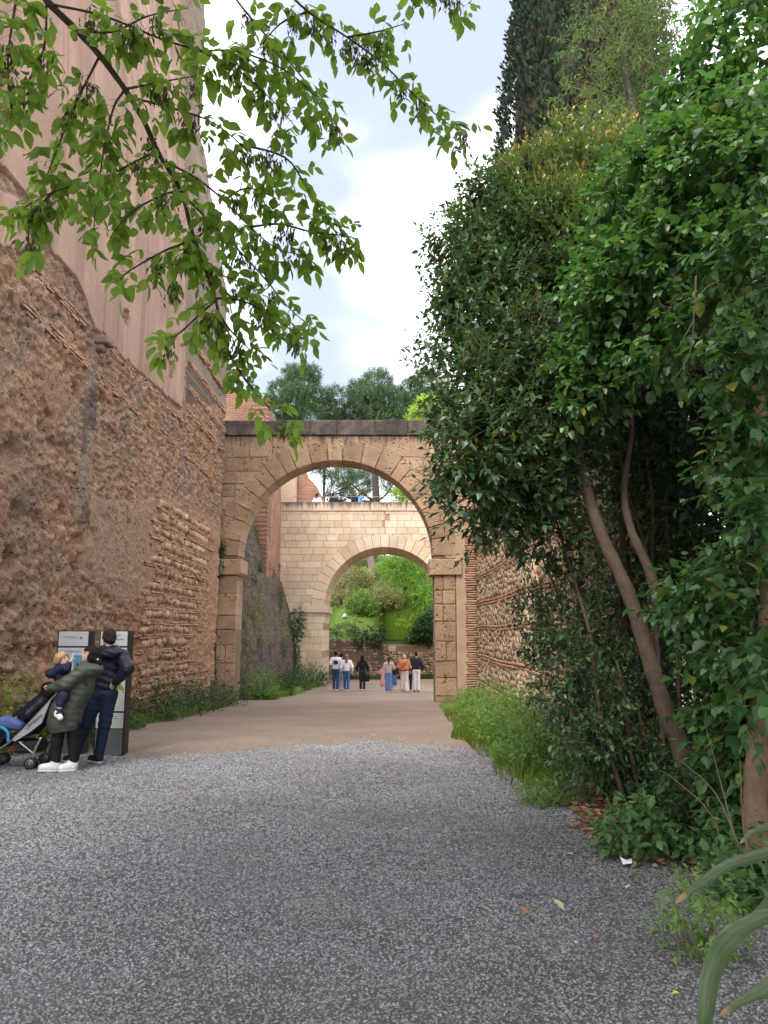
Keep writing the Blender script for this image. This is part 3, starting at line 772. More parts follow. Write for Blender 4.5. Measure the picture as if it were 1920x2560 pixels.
# ---- red brick tower behind, and the brick wall beyond the bridge
def brickmat(name, c1, c2, mort, along, scale=1.0, bw_=0.30, rh=0.078):
    m, n, N, L = newmat(name)
    o = node(n, 'ShaderNodeOutputMaterial'); p = node(n, 'ShaderNodeBsdfPrincipled', Roughness=0.9); L.new(p.outputs[0], o.inputs[0])
    p.inputs['Specular IOR Level'].default_value = 0.2
    g = node(n, 'ShaderNodeNewGeometry'); s = node(n, 'ShaderNodeSeparateXYZ'); L.new(g.outputs['Position'], s.inputs[0])
    c = node(n, 'ShaderNodeCombineXYZ')
    L.new(math_(n, 'ADD', s.outputs[0], s.outputs[1]), c.inputs[0]); L.new(s.outputs[2], c.inputs[1])
    b = n.nodes.new('ShaderNodeTexBrick'); b.inputs['Scale'].default_value = scale
    b.inputs['Color1'].default_value = c1 + (1,); b.inputs['Color2'].default_value = c2 + (1,); b.inputs['Mortar'].default_value = mort + (1,)
    b.inputs['Mortar Size'].default_value = 0.017; b.inputs['Brick Width'].default_value = bw_; b.inputs['Row Height'].default_value = rh; b.inputs['Mortar Smooth'].default_value = 0.3
    L.new(c.outputs[0], b.inputs[0])
    na = node(n, 'ShaderNodeTexNoise', Scale=1.2, Detail=5.0); L.new(g.outputs['Position'], na.inputs[0])
    L.new(mixrgb(n, b.outputs[0], ramp(n, na.outputs[0], 0.3, 0.7, (.75, .75, .75, 1), (1.2, 1.2, 1.2, 1)), 1.0, 'MULTIPLY'), p.inputs['Base Color'])
    bp = node(n, 'ShaderNodeBump', Strength=0.8, Distance=0.03); L.new(math_(n, 'SUBTRACT', 1.0, b.outputs['Fac']), bp.inputs['Height']); L.new(bp.outputs[0], p.inputs['Normal'])
    return m
m_rb = brickmat('red_brick', (0.44, 0.235, 0.155), (0.36, 0.185, 0.125), (0.20, 0.135, 0.10), 'x', 1.0, .34, .10)
tw = thing('brick_tower', 'red brick tower with a sloping top rising behind the first arch', 'tower', (-9, 40, -1.2))
xr = -6.15
V = [(-16, 38, -2), (xr + .1, 38, -2), (xr - .05, 38, 13.6), (-8.4, 38, 14.5), (-16, 38, 15.0), (-16, 42.9, -2), (xr + .1, 42.9, -2), (xr - .05, 42.9, 13.0), (-8.4, 42.9, 14.5), (-16, 42.9, 15)]
F = [[0, 1, 2, 3, 4], [9, 8, 7, 6, 5], [1, 6, 7, 2], [2, 7, 8, 3], [3, 8, 9, 4], [0, 4, 9, 5]]
wobj('tower_wall', mesh_py('tower_wall', V, F), m_rb, tw)
# raised brick courses on the tower's corner
V, F = [], []
for k in range(40):
    z0 = 4.5 + k * 0.234
    o = len(V); 
    for dx, dy in ((-0.9, 0), (0.02, 0), (0.02, 0.9)): pass
    xk = xr + .1 - .15 * (z0 + 2) / 15.6
    bmv = [(xk - 0.8 - (k % 2) * .3, 37.975, z0), (xk + .02, 37.975, z0), (xk + .02, 37.975, z0 + .13), (xk - .8 - (k % 2) * .3, 37.975, z0 + .13), (xk + .02, 38.8 + (k % 2) * .3, z0), (xk + .02, 38.8 + (k % 2) * .3, z0 + .13)]
    V += bmv; F += [[o, o + 1, o + 2, o + 3], [o + 1, o + 4, o + 5, o + 2]]
wobj('corner_courses', mesh_py('corner_courses', V, F), m_rb, tw, 'stuff')

bwl = thing('brick_wall', 'broken red brick wall end standing on the bridge beside a pale stone jamb', 'wall', (-5.2, 46.2, 8.3))
prof = [(-6.0, 8.2), (-3.6, 8.2), (-3.7, 8.7), (-3.95, 9.5), (-4.05, 9.9), (-4.35, 10.5), (-4.6, 10.9), (-5.0, 11.25), (-5.1, 11.6), (-6.0, 11.6)]
wobj('wall_body', prism(prof, 46.0, 46.9, 0.03, 0.03), m_rb, bwl)
m_jamb = rock('pale_jamb', (0.50, 0.37, 0.26), (0.58, 0.45, 0.33), scale=1, fine=20, bump=.4, dist=.01, var=0)
wobj('jamb', box_mesh('jamb', (-6.25, 45.6, 9.9), (1.25, 0.8, 3.6), None, 0.03), m_jamb, bwl)

# ================================================================ RIGHT: brick and rubble wall
m_rub = rock('rubble_mortar', (0.50, 0.35, 0.235), (0.56, 0.41, 0.285), scale=2.0, fine=26, bump=0.9, dist=0.03, var=0)
m_stone = rock('field_stone', (0.60, 0.435, 0.29), (0.54, 0.395, 0.275), (0.40, 0.32, 0.255), scale=2.2, fine=22, bump=0.7, dist=0.015, var=0.35)
XR = 3.12
rw = thing('rubble_wall', 'sandy rubble wall with double brick courses behind the leaning trees', 'wall', (XR + 0.3, 17, -0.3))
ry = np.arange(12.6, 27.2, 0.09); rz = np.arange(-1.4, 6.0, 0.08); RY, RZ = np.meshgrid(ry, rz)
RX = XR + 0.03 - 0.08 * (fbm(RY * 1.2, RZ * 1.2, 131) - .5) - 0.05 * (fbm(RY * 6, RZ * 6, 133) - .5)
wobj('wall_face', mesh_np('wall_face', np.stack([RX.ravel(), RY.ravel(), RZ.ravel()], 1), grid_faces(*RY.shape), m_rub, True), None, rw)
wobj('wall_core', box_mesh('wall_core', (XR + 0.65, 19.85, 2.2), (1.0, 14.4, 7.5)), m_rub, rw)
RBV = brick_variants(6, (0.27, 0.10, 0.052), 0.12, 0.010, m_brick, 9)
RSV = stone_variants(8, m_stone, 10, 0.2)
bl2, sl2 = [], []
bands = [4.5, 3.62, 2.74, 1.94, 0.98, 0.06, -0.8]
for zb in bands:
    for k in range(2):
        y = 12.8 + (0.14 if k else 0)
        while y < 26.9:
            bl2.append((rnd.choice(RBV), faceM(XR + 0.008 + rnd.uniform(-.012, .012), y, zb - k * .085 + rnd.uniform(-.006, .006) + .02 * math.sin(y * .8), rnd.uniform(.9, 1.08), 1, rnd.uniform(.9, 1.2), rnd.uniform(-.02, .02))))
            y += 0.292
for zt_, zb_ in zip(bands[:-1], bands[1:]):
    hgt_ = zt_ - zb_ - 0.17; nr_ = 5; y = 9.0
    for k in range(nr_):
        y = 12.8 + rnd.uniform(0, .2)
        while y < 26.7:
            s = rnd.uniform(.05, .115); zc = zb_ + 0.05 + hgt_ * (k + .5) / nr_ + rnd.uniform(-.06, .06)
            sl2.append((rnd.choice(RSV), Matrix.Translation((XR + 0.012 + rnd.uniform(-.012, .012), y + s, zc)) @ Matrix.Rotation(rnd.uniform(-1.3, 1.3), 4, 'X') @ Matrix.Diagonal((rnd.uniform(.03, .055), s, rnd.uniform(.05, .12), 1))))
            y += s * 2 * rnd.uniform(.85, 1.0)
# brick pilaster where the wall meets the arch (faces the camera)
z = -0.9
while z < 5.2:
    for k, x in enumerate((2.84, 3.02)):
        if k == 0 and rnd.random() < .35: continue
        bl2.append((rnd.choice(RBV), Matrix.Translation((2.92 + rnd.uniform(-.04, .04), 26.93 + rnd.uniform(-.015, .015), z)) @ Matrix.Diagonal((1.35, 1, 1.1, 1))))
    z += 0.083
def place_visible(lst, parent, name, stuffname, mat, umin, umax, vmin, vmax, limit=300):
    def key(t):
        u, v, d = proj(np.array(t[1].translation)); return (0 if umin < u < umax and vmin < v < vmax else 1, float(d))
    lst = sorted(lst, key=key)
    for me, M in lst[:limit]: put(name, me, M, parent)
    if lst[limit:]: wobj(stuffname, joined(lst[limit:], stuffname, mat), None, parent, 'stuff')
place_visible(bl2, rw, 'brick', 'brick_courses', m_brick, 1100, 1345, 1400, 1790)
place_visible(sl2, rw, 'stone', 'rubble_fill', m_stone, 1185, 1345, 1400, 1790)
wobj('pilaster', box_mesh('pilaster', (2.78, 27.45, 1.9), (0.78, 0.98, 7.2)), m_rub, rw)

# ================================================================ BEYOND THE BRIDGE: retaining walls and hillside
def rubble_panel(name, label, x0, x1, y, z0, z1, base, stonem, nmax, seed, smin, smax, tone):
    r = random.Random(seed)
    t = thing(name, label, 'wall', ((x0 + x1) / 2, y, z0))
    wobj('wall_body', box_mesh('wall_body', ((x0 + x1) / 2, y + 0.42, (z0 + z1) / 2), (x1 - x0, 0.8, z1 - z0), None, 0.03), base, t)
    vs_ = stone_variants(6, stonem, seed, 0.22); z = z0 + 0.1; n = 0
    while z < z1 - .08:
        x = x0 + r.uniform(.05, .2)
        while x < x1 - .1:
            s = r.uniform(smin, smax)
            if r.random() < tone and n < nmax:
                put('stone', r.choice(vs_), Matrix.Translation((x + s, y + 0.015, z + r.uniform(-.03, .03))) @ Matrix.Rotation(r.uniform(-.4, .4), 4, 'Y') @ Matrix.Diagonal((s, r.uniform(.06, .11), s * r.uniform(.5, .8), 1)), t); n += 1
            x += s * 2.05
        z += (smin + smax) * 0.66
    return t
m_dbase = rock('dark_wall', (0.17, 0.125, 0.09), (0.24, 0.175, 0.125), scale=1.2, fine=18, bump=0.8, dist=0.03, var=0)
m_dst = rock('dark_stone', (0.38, 0.30, 0.22), (0.29, 0.22, 0.165), scale=2, fine=16, bump=0.5, dist=0.01, var=0.35)
m_lbase = rock('ochre_wall', (0.30, 0.21, 0.13), (0.37, 0.265, 0.17), scale=1.2, fine=18, bump=0.8, dist=0.03, var=0)
m_lst = rock('ochre_stone', (0.58, 0.44, 0.29), (0.50, 0.37, 0.24), scale=2, fine=16, bump=0.5, dist=0.01, var=0.3)
rubble_panel('retaining_wall', 'dark rubble retaining wall hung with ivy below the grassy bank', -9, -0.33, 49.0, -1.6, 1.32, m_dbase, m_dst, 260, 71, .09, .20, .62)
rubble_panel('retaining_wall', 'ochre rubble retaining wall bearing a small plaque', -1.6, 5.2, 50.6, -1.7, 0.95, m_lbase, m_lst, 300, 72, .08, .17, .88)
p = at(980, 1622, 50.5)
tag(obj('plaque', box_mesh('plaque', (0, 0, 0), (0.48, 0.04, 0.33), None, 0.008), plain('cream_tile', (0.72, 0.60, 0.42), 0.5), None, (p.x, 50.50, p.z)), 'small cream plaque fixed on the ochre rubble wall', 'plaque')

m_bank = rock('grassy_bank', (0.05, 0.085, 0.02), (0.08, 0.12, 0.03), (0.07, 0.07, 0.035), scale=0.8, fine=14, bump=0.8, dist=0.1, var=0)
hy = np.concatenate([np.arange(49.8, 72, 0.6), np.array([76, 82, 95, 120, 170])]); hx = np.concatenate([np.array([-90, -50, -30]), np.arange(-20, 20.1, 0.8), np.array([30, 50, 90])])
HX, HY = np.meshgrid(hx, hy)
def hill_z(x, y):
    return np.interp(y, [49.8, 51.2, 55, 60, 66, 74, 90, 170], [0.9, 1.15, 2.5, 4.6, 7.4, 9.0, 9.8, 11]) + 0.5 * (fbm(np.asarray(x) * .25, np.asarray(y) * .25, 151) - .5) * sstep(51, 54, np.asarray(y))
HY = np.where(HX > -1.0, np.maximum(HY, 51.0 + (HY - 49.8) * .05), HY)
HZ = hill_z(HX, HY); HZ[0] = -1.6
h_ = obj('hillside', mesh_np('hillside', np.stack([HX.ravel(), HY.ravel(), HZ.ravel()], 1), grid_faces(*HX.shape), m_bank, True), kind='structure')
tag(h_, 'steep grassy bank rising behind the bridge', kind='structure')
# ================================================================ PLANTS
def nrm(a): return a / np.maximum(np.linalg.norm(a, axis=-1, keepdims=True), 1e-9)
LEAF = {  # outline with a folded midrib; length 1 along y
    'oval': (np.array([[0, 0, 0], [-.26, .38, .05], [.26, .38, .05], [0, .45, -.03], [0, 1, -.10]]), np.array([[0, 3, 1], [0, 2, 3], [1, 3, 4], [3, 2, 4]])),
    'round': (np.array([[0, 0, 0], [-.36, .22, .06], [.36, .22, .06], [0, .45, -.05], [-.27, .62, .05], [.27, .62, .05], [0, 1, -.12]]), np.array([[0, 3, 1], [0, 2, 3], [1, 3, 4], [3, 2, 5], [4, 3, 6], [3, 5, 6]])),
    'maple': (np.array([[0, 0, 0], [-.25, .26, .04], [.25, .26, .04], [0, .42, -.03], [-.29, .52, .03], [.27, .50, .03], [-.19, .74, .0], [.17, .72, .0], [0, 1, -.12]]), np.array([[0, 3, 1], [0, 2, 3], [1, 3, 4], [3, 2, 5], [4, 3, 6], [3, 5, 7], [6, 3, 8], [3, 7, 8]])),
    'narrow': (np.array([[0, 0, 0], [-.13, .4, .02], [.13, .4, .02], [0, 1, -.08]]), np.array([[0, 2, 1], [1, 2, 3]])),
    'diamond': (np.array([[0, 0, 0], [-.25, .42, .05], [.25, .42, .05], [0, 1, -.10]]), np.array([[0, 2, 1], [1, 2, 3]])),
    'pin': (np.array([[-.12, .15, 0], [.12, .15, 0], [0, 1, 0]]), np.array([[0, 1, 2]])),
    'needle': (np.array([[-.05, 0, 0], [.05, 0, 0], [0, 1, 0]]), np.array([[0, 1, 2]])),
    'scale': (np.array([[-.3, 0, 0], [.3, 0, 0], [.22, .7, .12], [-.22, .7, .12], [0, 1.1, .05]]), np.array([[0, 1, 2], [0, 2, 3], [3, 2, 4]])),
}
_unit = {}
def leaf_unit(shape, mat):
    k = (shape, mat.name)
    if k not in _unit: _unit[k] = mesh_np('leaf', LEAF[shape][0], LEAF[shape][1], mat, True)
    return _unit[k]
def leaves_mesh(name, D, sel, shape, mat):
    V0, F0 = LEAF[shape]; P, d, nn, L_ = D['pos'][sel], D['dir'][sel], D['nor'][sel], D['len'][sel]
    s = np.cross(d, nn); n = len(P)
    V = P[:, None] + (s[:, None] * V0[None, :, 0:1] + d[:, None] * V0[None, :, 1:2] + nn[:, None] * V0[None, :, 2:3]) * L_[:, None, None]
    F = (F0[None] + (np.arange(n) * len(V0))[:, None, None]).reshape(-1, 3)
    at_ = {'rnd': ('FLOAT', np.repeat(D['rnd'][sel], len(V0))), 'yng': ('FLOAT', np.repeat(D['yng'][sel], len(V0)))}
    return mesh_np(name, V.reshape(-1, 3), F, mat, True, at_)
def frame_leaf(d, r, upb=1.0, jit=0.55):
    """leaf normals that look mostly up and outwards"""
    n = len(d); up = np.array([0, 0, upb]) + (r.random((n, 3)) - .5) * 2 * jit
    s = nrm(np.cross(d, up)); return nrm(np.cross(s, d))
def mkD(pos, d, nor, ln, r, yng=None):
    return {'pos': pos, 'dir': d, 'nor': nor, 'len': ln, 'rnd': r.random(len(pos)), 'yng': np.zeros(len(pos)) if yng is None else yng}
def catD(*Ds): return {k: np.concatenate([D[k] for D in Ds]) for k in Ds[0]}
def twigs(lobes, n, tl, per, L_, seed, up=0.35, jit=0.7, droop=0.25, shell=0.5, side=0.9, jl=0.35):
    """leafy twigs growing outwards through ellipsoid lobes (centre, radii[, weight])"""
    r = np.random.default_rng(seed)
    wts = np.array([(l[2] if len(l) > 2 else 1.0) * (l[1][0] * l[1][2] + l[1][0] * l[1][1]) for l in lobes]); wts /= wts.sum()
    li = r.choice(len(lobes), n, p=wts)
    Cn = np.array([tuple(l[0]) for l in lobes])[li]; Rr = np.array([tuple(l[1]) for l in lobes])[li]
    d = nrm(r.normal(size=(n, 3))); rad = shell + (1 - shell) * r.random(n) ** 0.6
    o = Cn + d * Rr * rad[:, None]
    td = nrm(d + np.array([0, 0, up]) + r.normal(size=(n, 3)) * jit * 0.5)
    ln = tl * (0.6 + 0.7 * r.random(n))
    t = (np.arange(per) + 0.6) / per; t = np.tile(t, (n, 1)) + (r.random((n, per)) - .5) * 0.08
    a1_ = nrm(np.cross(td, r.normal(size=(n, 3)))); b1_ = np.cross(td, a1_)
    ang = np.arange(per)[None] * 2.4 + r.random((n, 1)) * 6.28
    sidev = a1_[:, None] * np.cos(ang)[..., None] + b1_[:, None] * np.sin(ang)[..., None]
    end = np.clip(t, 0, 1)[..., None] ** 3
    ld = nrm(td[:, None] * (0.35 + 0.9 * end) + sidev * side * (1 - 0.6 * end) + np.array([0, 0, -droop]) + r.normal(size=(n, per, 3)) * 0.15)
    pos = o[:, None] + td[:, None] * (ln[:, None] * t)[..., None]
    size = L_ * (0.66 + jl * 2.0 * (r.random((n, per)) - .2)) * (.8 + .4 * r.random((n, 1))) * (1.08 - 0.45 * end[..., 0])
    yng = sstep(0.55, 1.0, t) * sstep(0.2, 0.9, d[:, 2])[:, None]
    pos, ld, size, yng = pos.reshape(-1, 3), ld.reshape(-1, 3), size.reshape(-1), yng.reshape(-1)
    D = mkD(pos, ld, frame_leaf(ld, r), np.maximum(size, L_ * .35), r, yng)
    D['twig'] = (o, o + td * ln[:, None]); return D
def plant_leaves(parent, D, shape, mat, limit=300, name='leaf', stuff='foliage', near=None):
    D = {k: v for k, v in D.items() if k != 'twig'}
    u, v, dep = proj(D['pos'])
    inside = (u > 0) & (u < 1920) & (v > 0) & (v < 2560) & (dep > .3)
    score = np.where(inside, D['len'] / np.maximum(dep, .3), 0)
    if near is not None: score = np.where(inside, 1.0 / np.maximum(dep, .3) + 0.002 * score, 0)
    order = np.argsort(-score); sel = order[:limit]; rest = order[limit:]
    me = leaf_unit(shape, mat)
    if limit:
        s = np.cross(D['dir'], D['nor'])
        for i in sel:
            L_ = D['len'][i]; M = Matrix.Identity(4)
            for k in range(3):
                M[k][0], M[k][1], M[k][2], M[k][3] = s[i, k] * L_, D['dir'][i, k] * L_, D['nor'][i, k] * L_, D['pos'][i, k]
            put(name, me, M, parent)
    if len(rest): wobj(stuff, leaves_mesh(stuff, D, rest, shape, mat), None, parent, 'stuff')
def sticks(name, segs, r0, mat, parent):
    """many thin straight twigs as one part"""
    a, b = segs; n = len(a); d = nrm(b - a); s = nrm(np.cross(d, np.array([.2, .5, .84]))); t = np.cross(d, s); V = []
    for k in range(3):
        c, q = math.cos(k * 2.094), math.sin(k * 2.094)
        V.append(a + (s * c + t * q) * r0); 
    V.append(b); V = np.stack(V, 1)
    f = np.array([[0, 1, 3], [1, 2, 3], [2, 0, 3]])
    F = (f[None] + (np.arange(n) * 4)[:, None, None]).reshape(-1, 3)
    return wobj(name, mesh_np(name, V.reshape(-1, 3), F, mat, True), None, parent, 'stuff')
def lobe(u, v, y, rpx, fy=1.0, fz=1.0, wgt=1.0):
    c = at(u, v, y); _, _, dep = proj(np.array(c)); r_ = rpx * float(dep) / FPX
    return (c, (r_, r_ * fy, r_ * fz), wgt)

m_bark = rock('bark', (0.085, 0.058, 0.043), (0.125, 0.088, 0.064), scale=6, fine=40, bump=0.9, dist=0.02, var=0)
m_barkd = rock('dark_bark', (0.055, 0.045, 0.038), (0.09, 0.072, 0.06), scale=5, fine=40, bump=0.8, dist=0.02, var=0)
m_twig = plain('twig', (0.14, 0.105, 0.075), 0.8)

# ---- grass blades and weeds
def blades(pts, h, seed, wdt=0.008, bend=0.5):
    r = np.random.default_rng(seed); n = len(pts); P = np.asarray(pts)
    a = r.random(n) * 6.283; hh = h * (0.45 + 0.8 * r.random(n)) if np.isscalar(h) else h * (0.6 + .6 * r.random(n))
    d = np.stack([np.cos(a), np.sin(a), np.zeros(n)], 1); s = np.stack([-np.sin(a), np.cos(a), np.zeros(n)], 1) * (wdt * (0.7 + .6 * r.random(n)))[:, None]
    bn = (bend * (0.2 + r.random(n)))[:, None]
    m_ = P + d * hh[:, None] * bn * .3 + np.array([0, 0, 1]) * hh[:, None] * .6; t = P + d * hh[:, None] * bn + np.array([0, 0, 1]) * hh[:, None]
    V = np.stack([P - s, P + s, m_ + s * .8, m_ - s * .8, t], 1)
    f = np.array([[0, 1, 2], [0, 2, 3], [3, 2, 4]])
    return V.reshape(-1, 3), (f[None] + (np.arange(n) * 5)[:, None, None]).reshape(-1, 3), np.repeat(r.random(n), 5)
m_grass = leafm('grass', (0.11, 0.19, 0.03), (0.20, 0.30, 0.055), 0.35, 0.6)
m_tall = leafm('tall_grass', (0.11, 0.20, 0.035), (0.20, 0.31, 0.06), 0.4, 0.5)
m_grassd = leafm('dark_grass', (0.05, 0.10, 0.02), (0.095, 0.17, 0.035), 0.3, 0.6)
def strip(name, label, poly_fn, n, h, seed, mat, wdt=.008, bend=.5):
    r = np.random.default_rng(seed); P = poly_fn(r, n)
    V, F, c = blades(P, h, seed, wdt, bend)
    o = obj(name, mesh_np(name, V, F, mat, True, {'rnd': ('FLOAT', c)}), kind='stuff'); tag(o, label, 'grass', kind='stuff'); return o
def band(xy0, xy1, width, dens=1.0):
    """points along a line, thinning out to both sides"""
    def f(r, n):
        t = r.random(n); w_ = np.clip(r.normal(size=n) * .45, -.75, .75)
        x = xy0[0] + (xy1[0] - xy0[0]) * t; y = xy0[1] + (xy1[1] - xy0[1]) * t
        dx, dy = xy1[0] - xy0[0], xy1[1] - xy0[1]; l = math.hypot(dx, dy)
        wv = width * (0.6 + 0.8 * vnoise(y * 1.3, y * 0, 7)); x = x - dy / l * w_ * wv; y = y + dx / l * w_ * wv
        z = np.interp(y, GY, GZ) - 0.02
        return np.stack([x, y, z], 1)
    return f
strip('grass_verge', 'bright grass verge along the foot of the rubble wall', band((2.35, 25.8), (1.75, 11.2), .75), 6500, .17, 201, m_grass, .013)
strip('grass_verge', 'grass strip along the foot of the fortress wall', band((-5.5, 26.4), (-5.5, 11.5), .55), 6500, .20, 202, m_grass, .013)
strip('grass_verge', 'grass strip under the lichen covered battered wall', band((-4.75, 28.4), (-4.2, 42.6), .9), 9000, .26, 203, m_grass, .012)
strip('grass_verge', 'tall grass tuft at the edge of the gravel beneath the trees', band((1.6, 11.4), (1.8, 8.9), .36), 420, .26, 204, m_tall, .012, 1.1)
strip('grass_verge', 'low grass under the retaining walls beyond the bridge', band((-3.4, 48.7), (4.5, 50.2), .5), 3000, .3, 205, m_grassd, .02)

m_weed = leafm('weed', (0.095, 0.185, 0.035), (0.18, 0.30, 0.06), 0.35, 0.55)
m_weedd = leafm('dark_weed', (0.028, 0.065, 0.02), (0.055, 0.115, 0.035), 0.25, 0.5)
m_weedy = leafm('yellow_weed', (0.16, 0.22, 0.03), (0.32, 0.36, 0.05), 0.35, 0.5)
def weed(name, label, x, y, rx, h, n, L_, seed, mat, group, shape='oval', limit=40, ry=None, z=None, cat='plant'):
    t = thing(name, label, cat, (x, y, gz(y) if z is None else z), 0, group)
    zz0 = t.location.z
    D = twigs([(Vector((x, y, zz0 + h * .45)), (rx, ry or rx, h * .5), 1), (Vector((x, y, zz0 + h * .2)), (rx * 1.15, (ry or rx) * 1.1, h * .28), .7)], n, h * .28, 7, L_, seed, 0.8, .8, .25, .3)
    D['pos'][:, 2] = np.maximum(D['pos'][:, 2], zz0 + .02)
    plant_leaves(t, D, shape, mat, limit)
    r = np.random.default_rng(seed + 1); k = 9
    a = np.stack([x + r.normal(size=k) * rx * .35, y + r.normal(size=k) * rx * .35, np.full(k, zz0 - .03)], 1)
    b = a + np.stack([r.normal(size=k) * rx * .35, r.normal(size=k) * rx * .35, h * (.5 + .4 * r.random(k))], 1)
    sticks('stem', (a, b), .008, m_twig, t); return t
ORD = ('first', 'second', 'third', 'fourth', 'fifth', 'sixth', 'seventh', 'eighth')
wl_spots = [(-5.45, 14.2, .45, .55), (-5.4, 15.6, .5, .5), (-5.45, 18.3, .6, .75), (-5.4, 19.6, .65, 1.0), (-5.35, 20.9, .7, .8), (-5.35, 22.3, .7, .9), (-5.3, 23.7, .7, .85), (-5.2, 25.2, .7, .75)]
for i, (x, y, r_, h) in enumerate(wl_spots):
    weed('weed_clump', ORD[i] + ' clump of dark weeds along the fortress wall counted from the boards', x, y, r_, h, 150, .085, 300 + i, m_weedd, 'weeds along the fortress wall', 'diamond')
weed('weed_clump', 'pale green leafy weeds beside the pier of the brown arch under the battered wall', -4.75, 28.9, .7, 1.1, 240, .10, 320, m_weed, None)
for i, (x, y, r_, h) in enumerate([(-4.5, 31.5, .6, .7), (-4.4, 34.5, .7, .9), (-4.35, 37.2, .8, 1.1), (-4.2, 39.8, .9, 1.3), (-4.0, 42.0, .8, 1.0)]):
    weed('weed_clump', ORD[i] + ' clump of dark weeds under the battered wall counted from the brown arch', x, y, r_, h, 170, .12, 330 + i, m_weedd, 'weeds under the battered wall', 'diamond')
weed('yellow_bush', 'bush with yellow green tips behind the stroller', -5.55, 11.75, .5, 1.05, 260, .075, 340, m_weedy, None, cat='bush')
weed('dark_bush', 'dark green bush behind the stroller next to the yellow tipped one', -5.2, 12.6, .75, .85, 420, .075, 341, m_weedd, None, cat='bush')
rw_spots = [(2.55, 24.5, .5, .5), (2.4, 21.5, .55, .6), (2.3, 18.8, .6, .7), (2.15, 16.4, .65, .8), (2.1, 14.6, .7, .95)]
for i, (x, y, r_, h) in enumerate(rw_spots):
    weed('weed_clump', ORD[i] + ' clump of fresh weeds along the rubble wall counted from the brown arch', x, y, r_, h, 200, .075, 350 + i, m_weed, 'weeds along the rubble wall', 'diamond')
for i, (x, y, r_, h) in enumerate([(2.1, 13.0, .65, .85), (1.95, 11.8, .55, .7), (2.2, 10.8, .6, .95), (2.1, 9.9, .5, .6)]):
    weed('tall_weed', ORD[i] + ' tall bright weed clump beside the gravel counted from the rubble wall', x, y, r_, h, 420, .065, 360 + i, m_weed, 'tall weeds by the gravel', 'diamond', 70)
weed('low_weed', 'low feathery green plant on the gravel edge by the dead leaves', 1.62, 8.25, .28, .26, 260, .035, 370, m_weed, None, limit=70)
weed('low_weed', 'tiny green sprig beside the dead leaves', 2.05, 8.45, .14, .14, 60, .03, 371, m_weed, None, limit=30)
weed('low_weed', 'creeping green weed climbing at the gravel edge beside the strap leaves', 1.75, 4.55, .2, .42, 130, .045, 372, m_weed, None, limit=80)
m_thickw = leafm('dark_bramble', (0.030, 0.070, 0.024), (0.065, 0.130, 0.045), 0.22, 0.5)
m_bram = leafm('bramble', (0.07, 0.15, 0.045), (0.115, 0.21, 0.07), 0.3, 0.6)
weed('bramble', 'bramble with soft green serrated leaves at the foot of the leaning trunk', 2.0, 6.45, .30, .40, 110, .095, 373, m_bram, None, 'maple', 120, cat='bush')
weed('bramble', 'darker bramble arching over bare soil between the two trunks', 2.62, 6.0, .42, .45, 130, .085, 374, m_bram, None, 'maple', 100, cat='bush')

weed('bramble', 'thick dark bramble crowding between the leaning trunk and the ivy trunk', 2.75, 6.9, .5, .62, 260, .085, 375, m_thickw, None, 'maple', 90, cat='bush')
weed('bramble', 'dark bramble spilling towards the gravel at the foot of the ivy trunk', 2.45, 5.35, .32, .34, 130, .075, 376, m_bram, None, 'maple', 90, cat='bush')
weed('dark_undergrowth', 'dark leafy undergrowth behind the leaning trunk', 2.75, 8.6, .6, .7, 300, .085, 377, m_thickw, None, 'oval', 60, cat='bush')

# ---- dead leaves, fallen leaves, paper
m_dead = leafm('dead_leaf', (0.20, 0.095, 0.045), (0.38, 0.22, 0.11), 0.1, 0.8)
r = np.random.default_rng(77); n = 1500
px = 2.15 + r.normal(size=n) * .42; py = 7.6 + r.normal(size=n) * .75
k = (px > 1.72 + .1 * np.sin(py * 5)) & (px < 3.0); px, py = px[k], py[k]; n = len(px)
a = r.random(n) * 6.283; d = nrm(np.stack([np.cos(a), np.sin(a), (r.random(n) - .5) * .7], 1))
D = mkD(np.stack([px, py, np.interp(py, GY, GZ) + .012 + .03 * r.random(n)], 1), d, frame_leaf(d, r, 1, .7), .05 + .04 * r.random(n), r)
o = obj('leaf_litter', leaves_mesh('leaf_litter', D, np.arange(n), 'oval', m_dead), kind='stuff'); tag(o, 'brown dead leaves littering the soil under the leaning trunk', 'leaf litter', kind='stuff')
r = np.random.default_rng(78); n = 170      # bits of leaf and bark blown over the gravel
py = 3.6 + 8 * r.random(n); px = -3.5 + 5.8 * r.random(n) ** .6; a = r.random(n) * 6.283; d = nrm(np.stack([np.cos(a), np.sin(a), (r.random(n) - .5) * .4], 1))
D = mkD(np.stack([px, py, np.interp(py, GY, GZ) + .012], 1), d, frame_leaf(d, r, 1, .5), .02 + .03 * r.random(n) ** 2, r)
o = obj('leaf_bits', leaves_mesh('leaf_bits', D, np.arange(n), 'oval', m_dead), kind='stuff'); tag(o, 'small brown leaf bits blown across the gravel', 'leaf litter', kind='stuff')
m_yell = plain('yellow_leaf', (0.50, 0.42, 0.06), .6); m_pale = plain('pale_leaf', (0.42, 0.44, 0.20), .6); m_ruse = plain('russet_leaf', (0.33, 0.13, 0.06), .7)
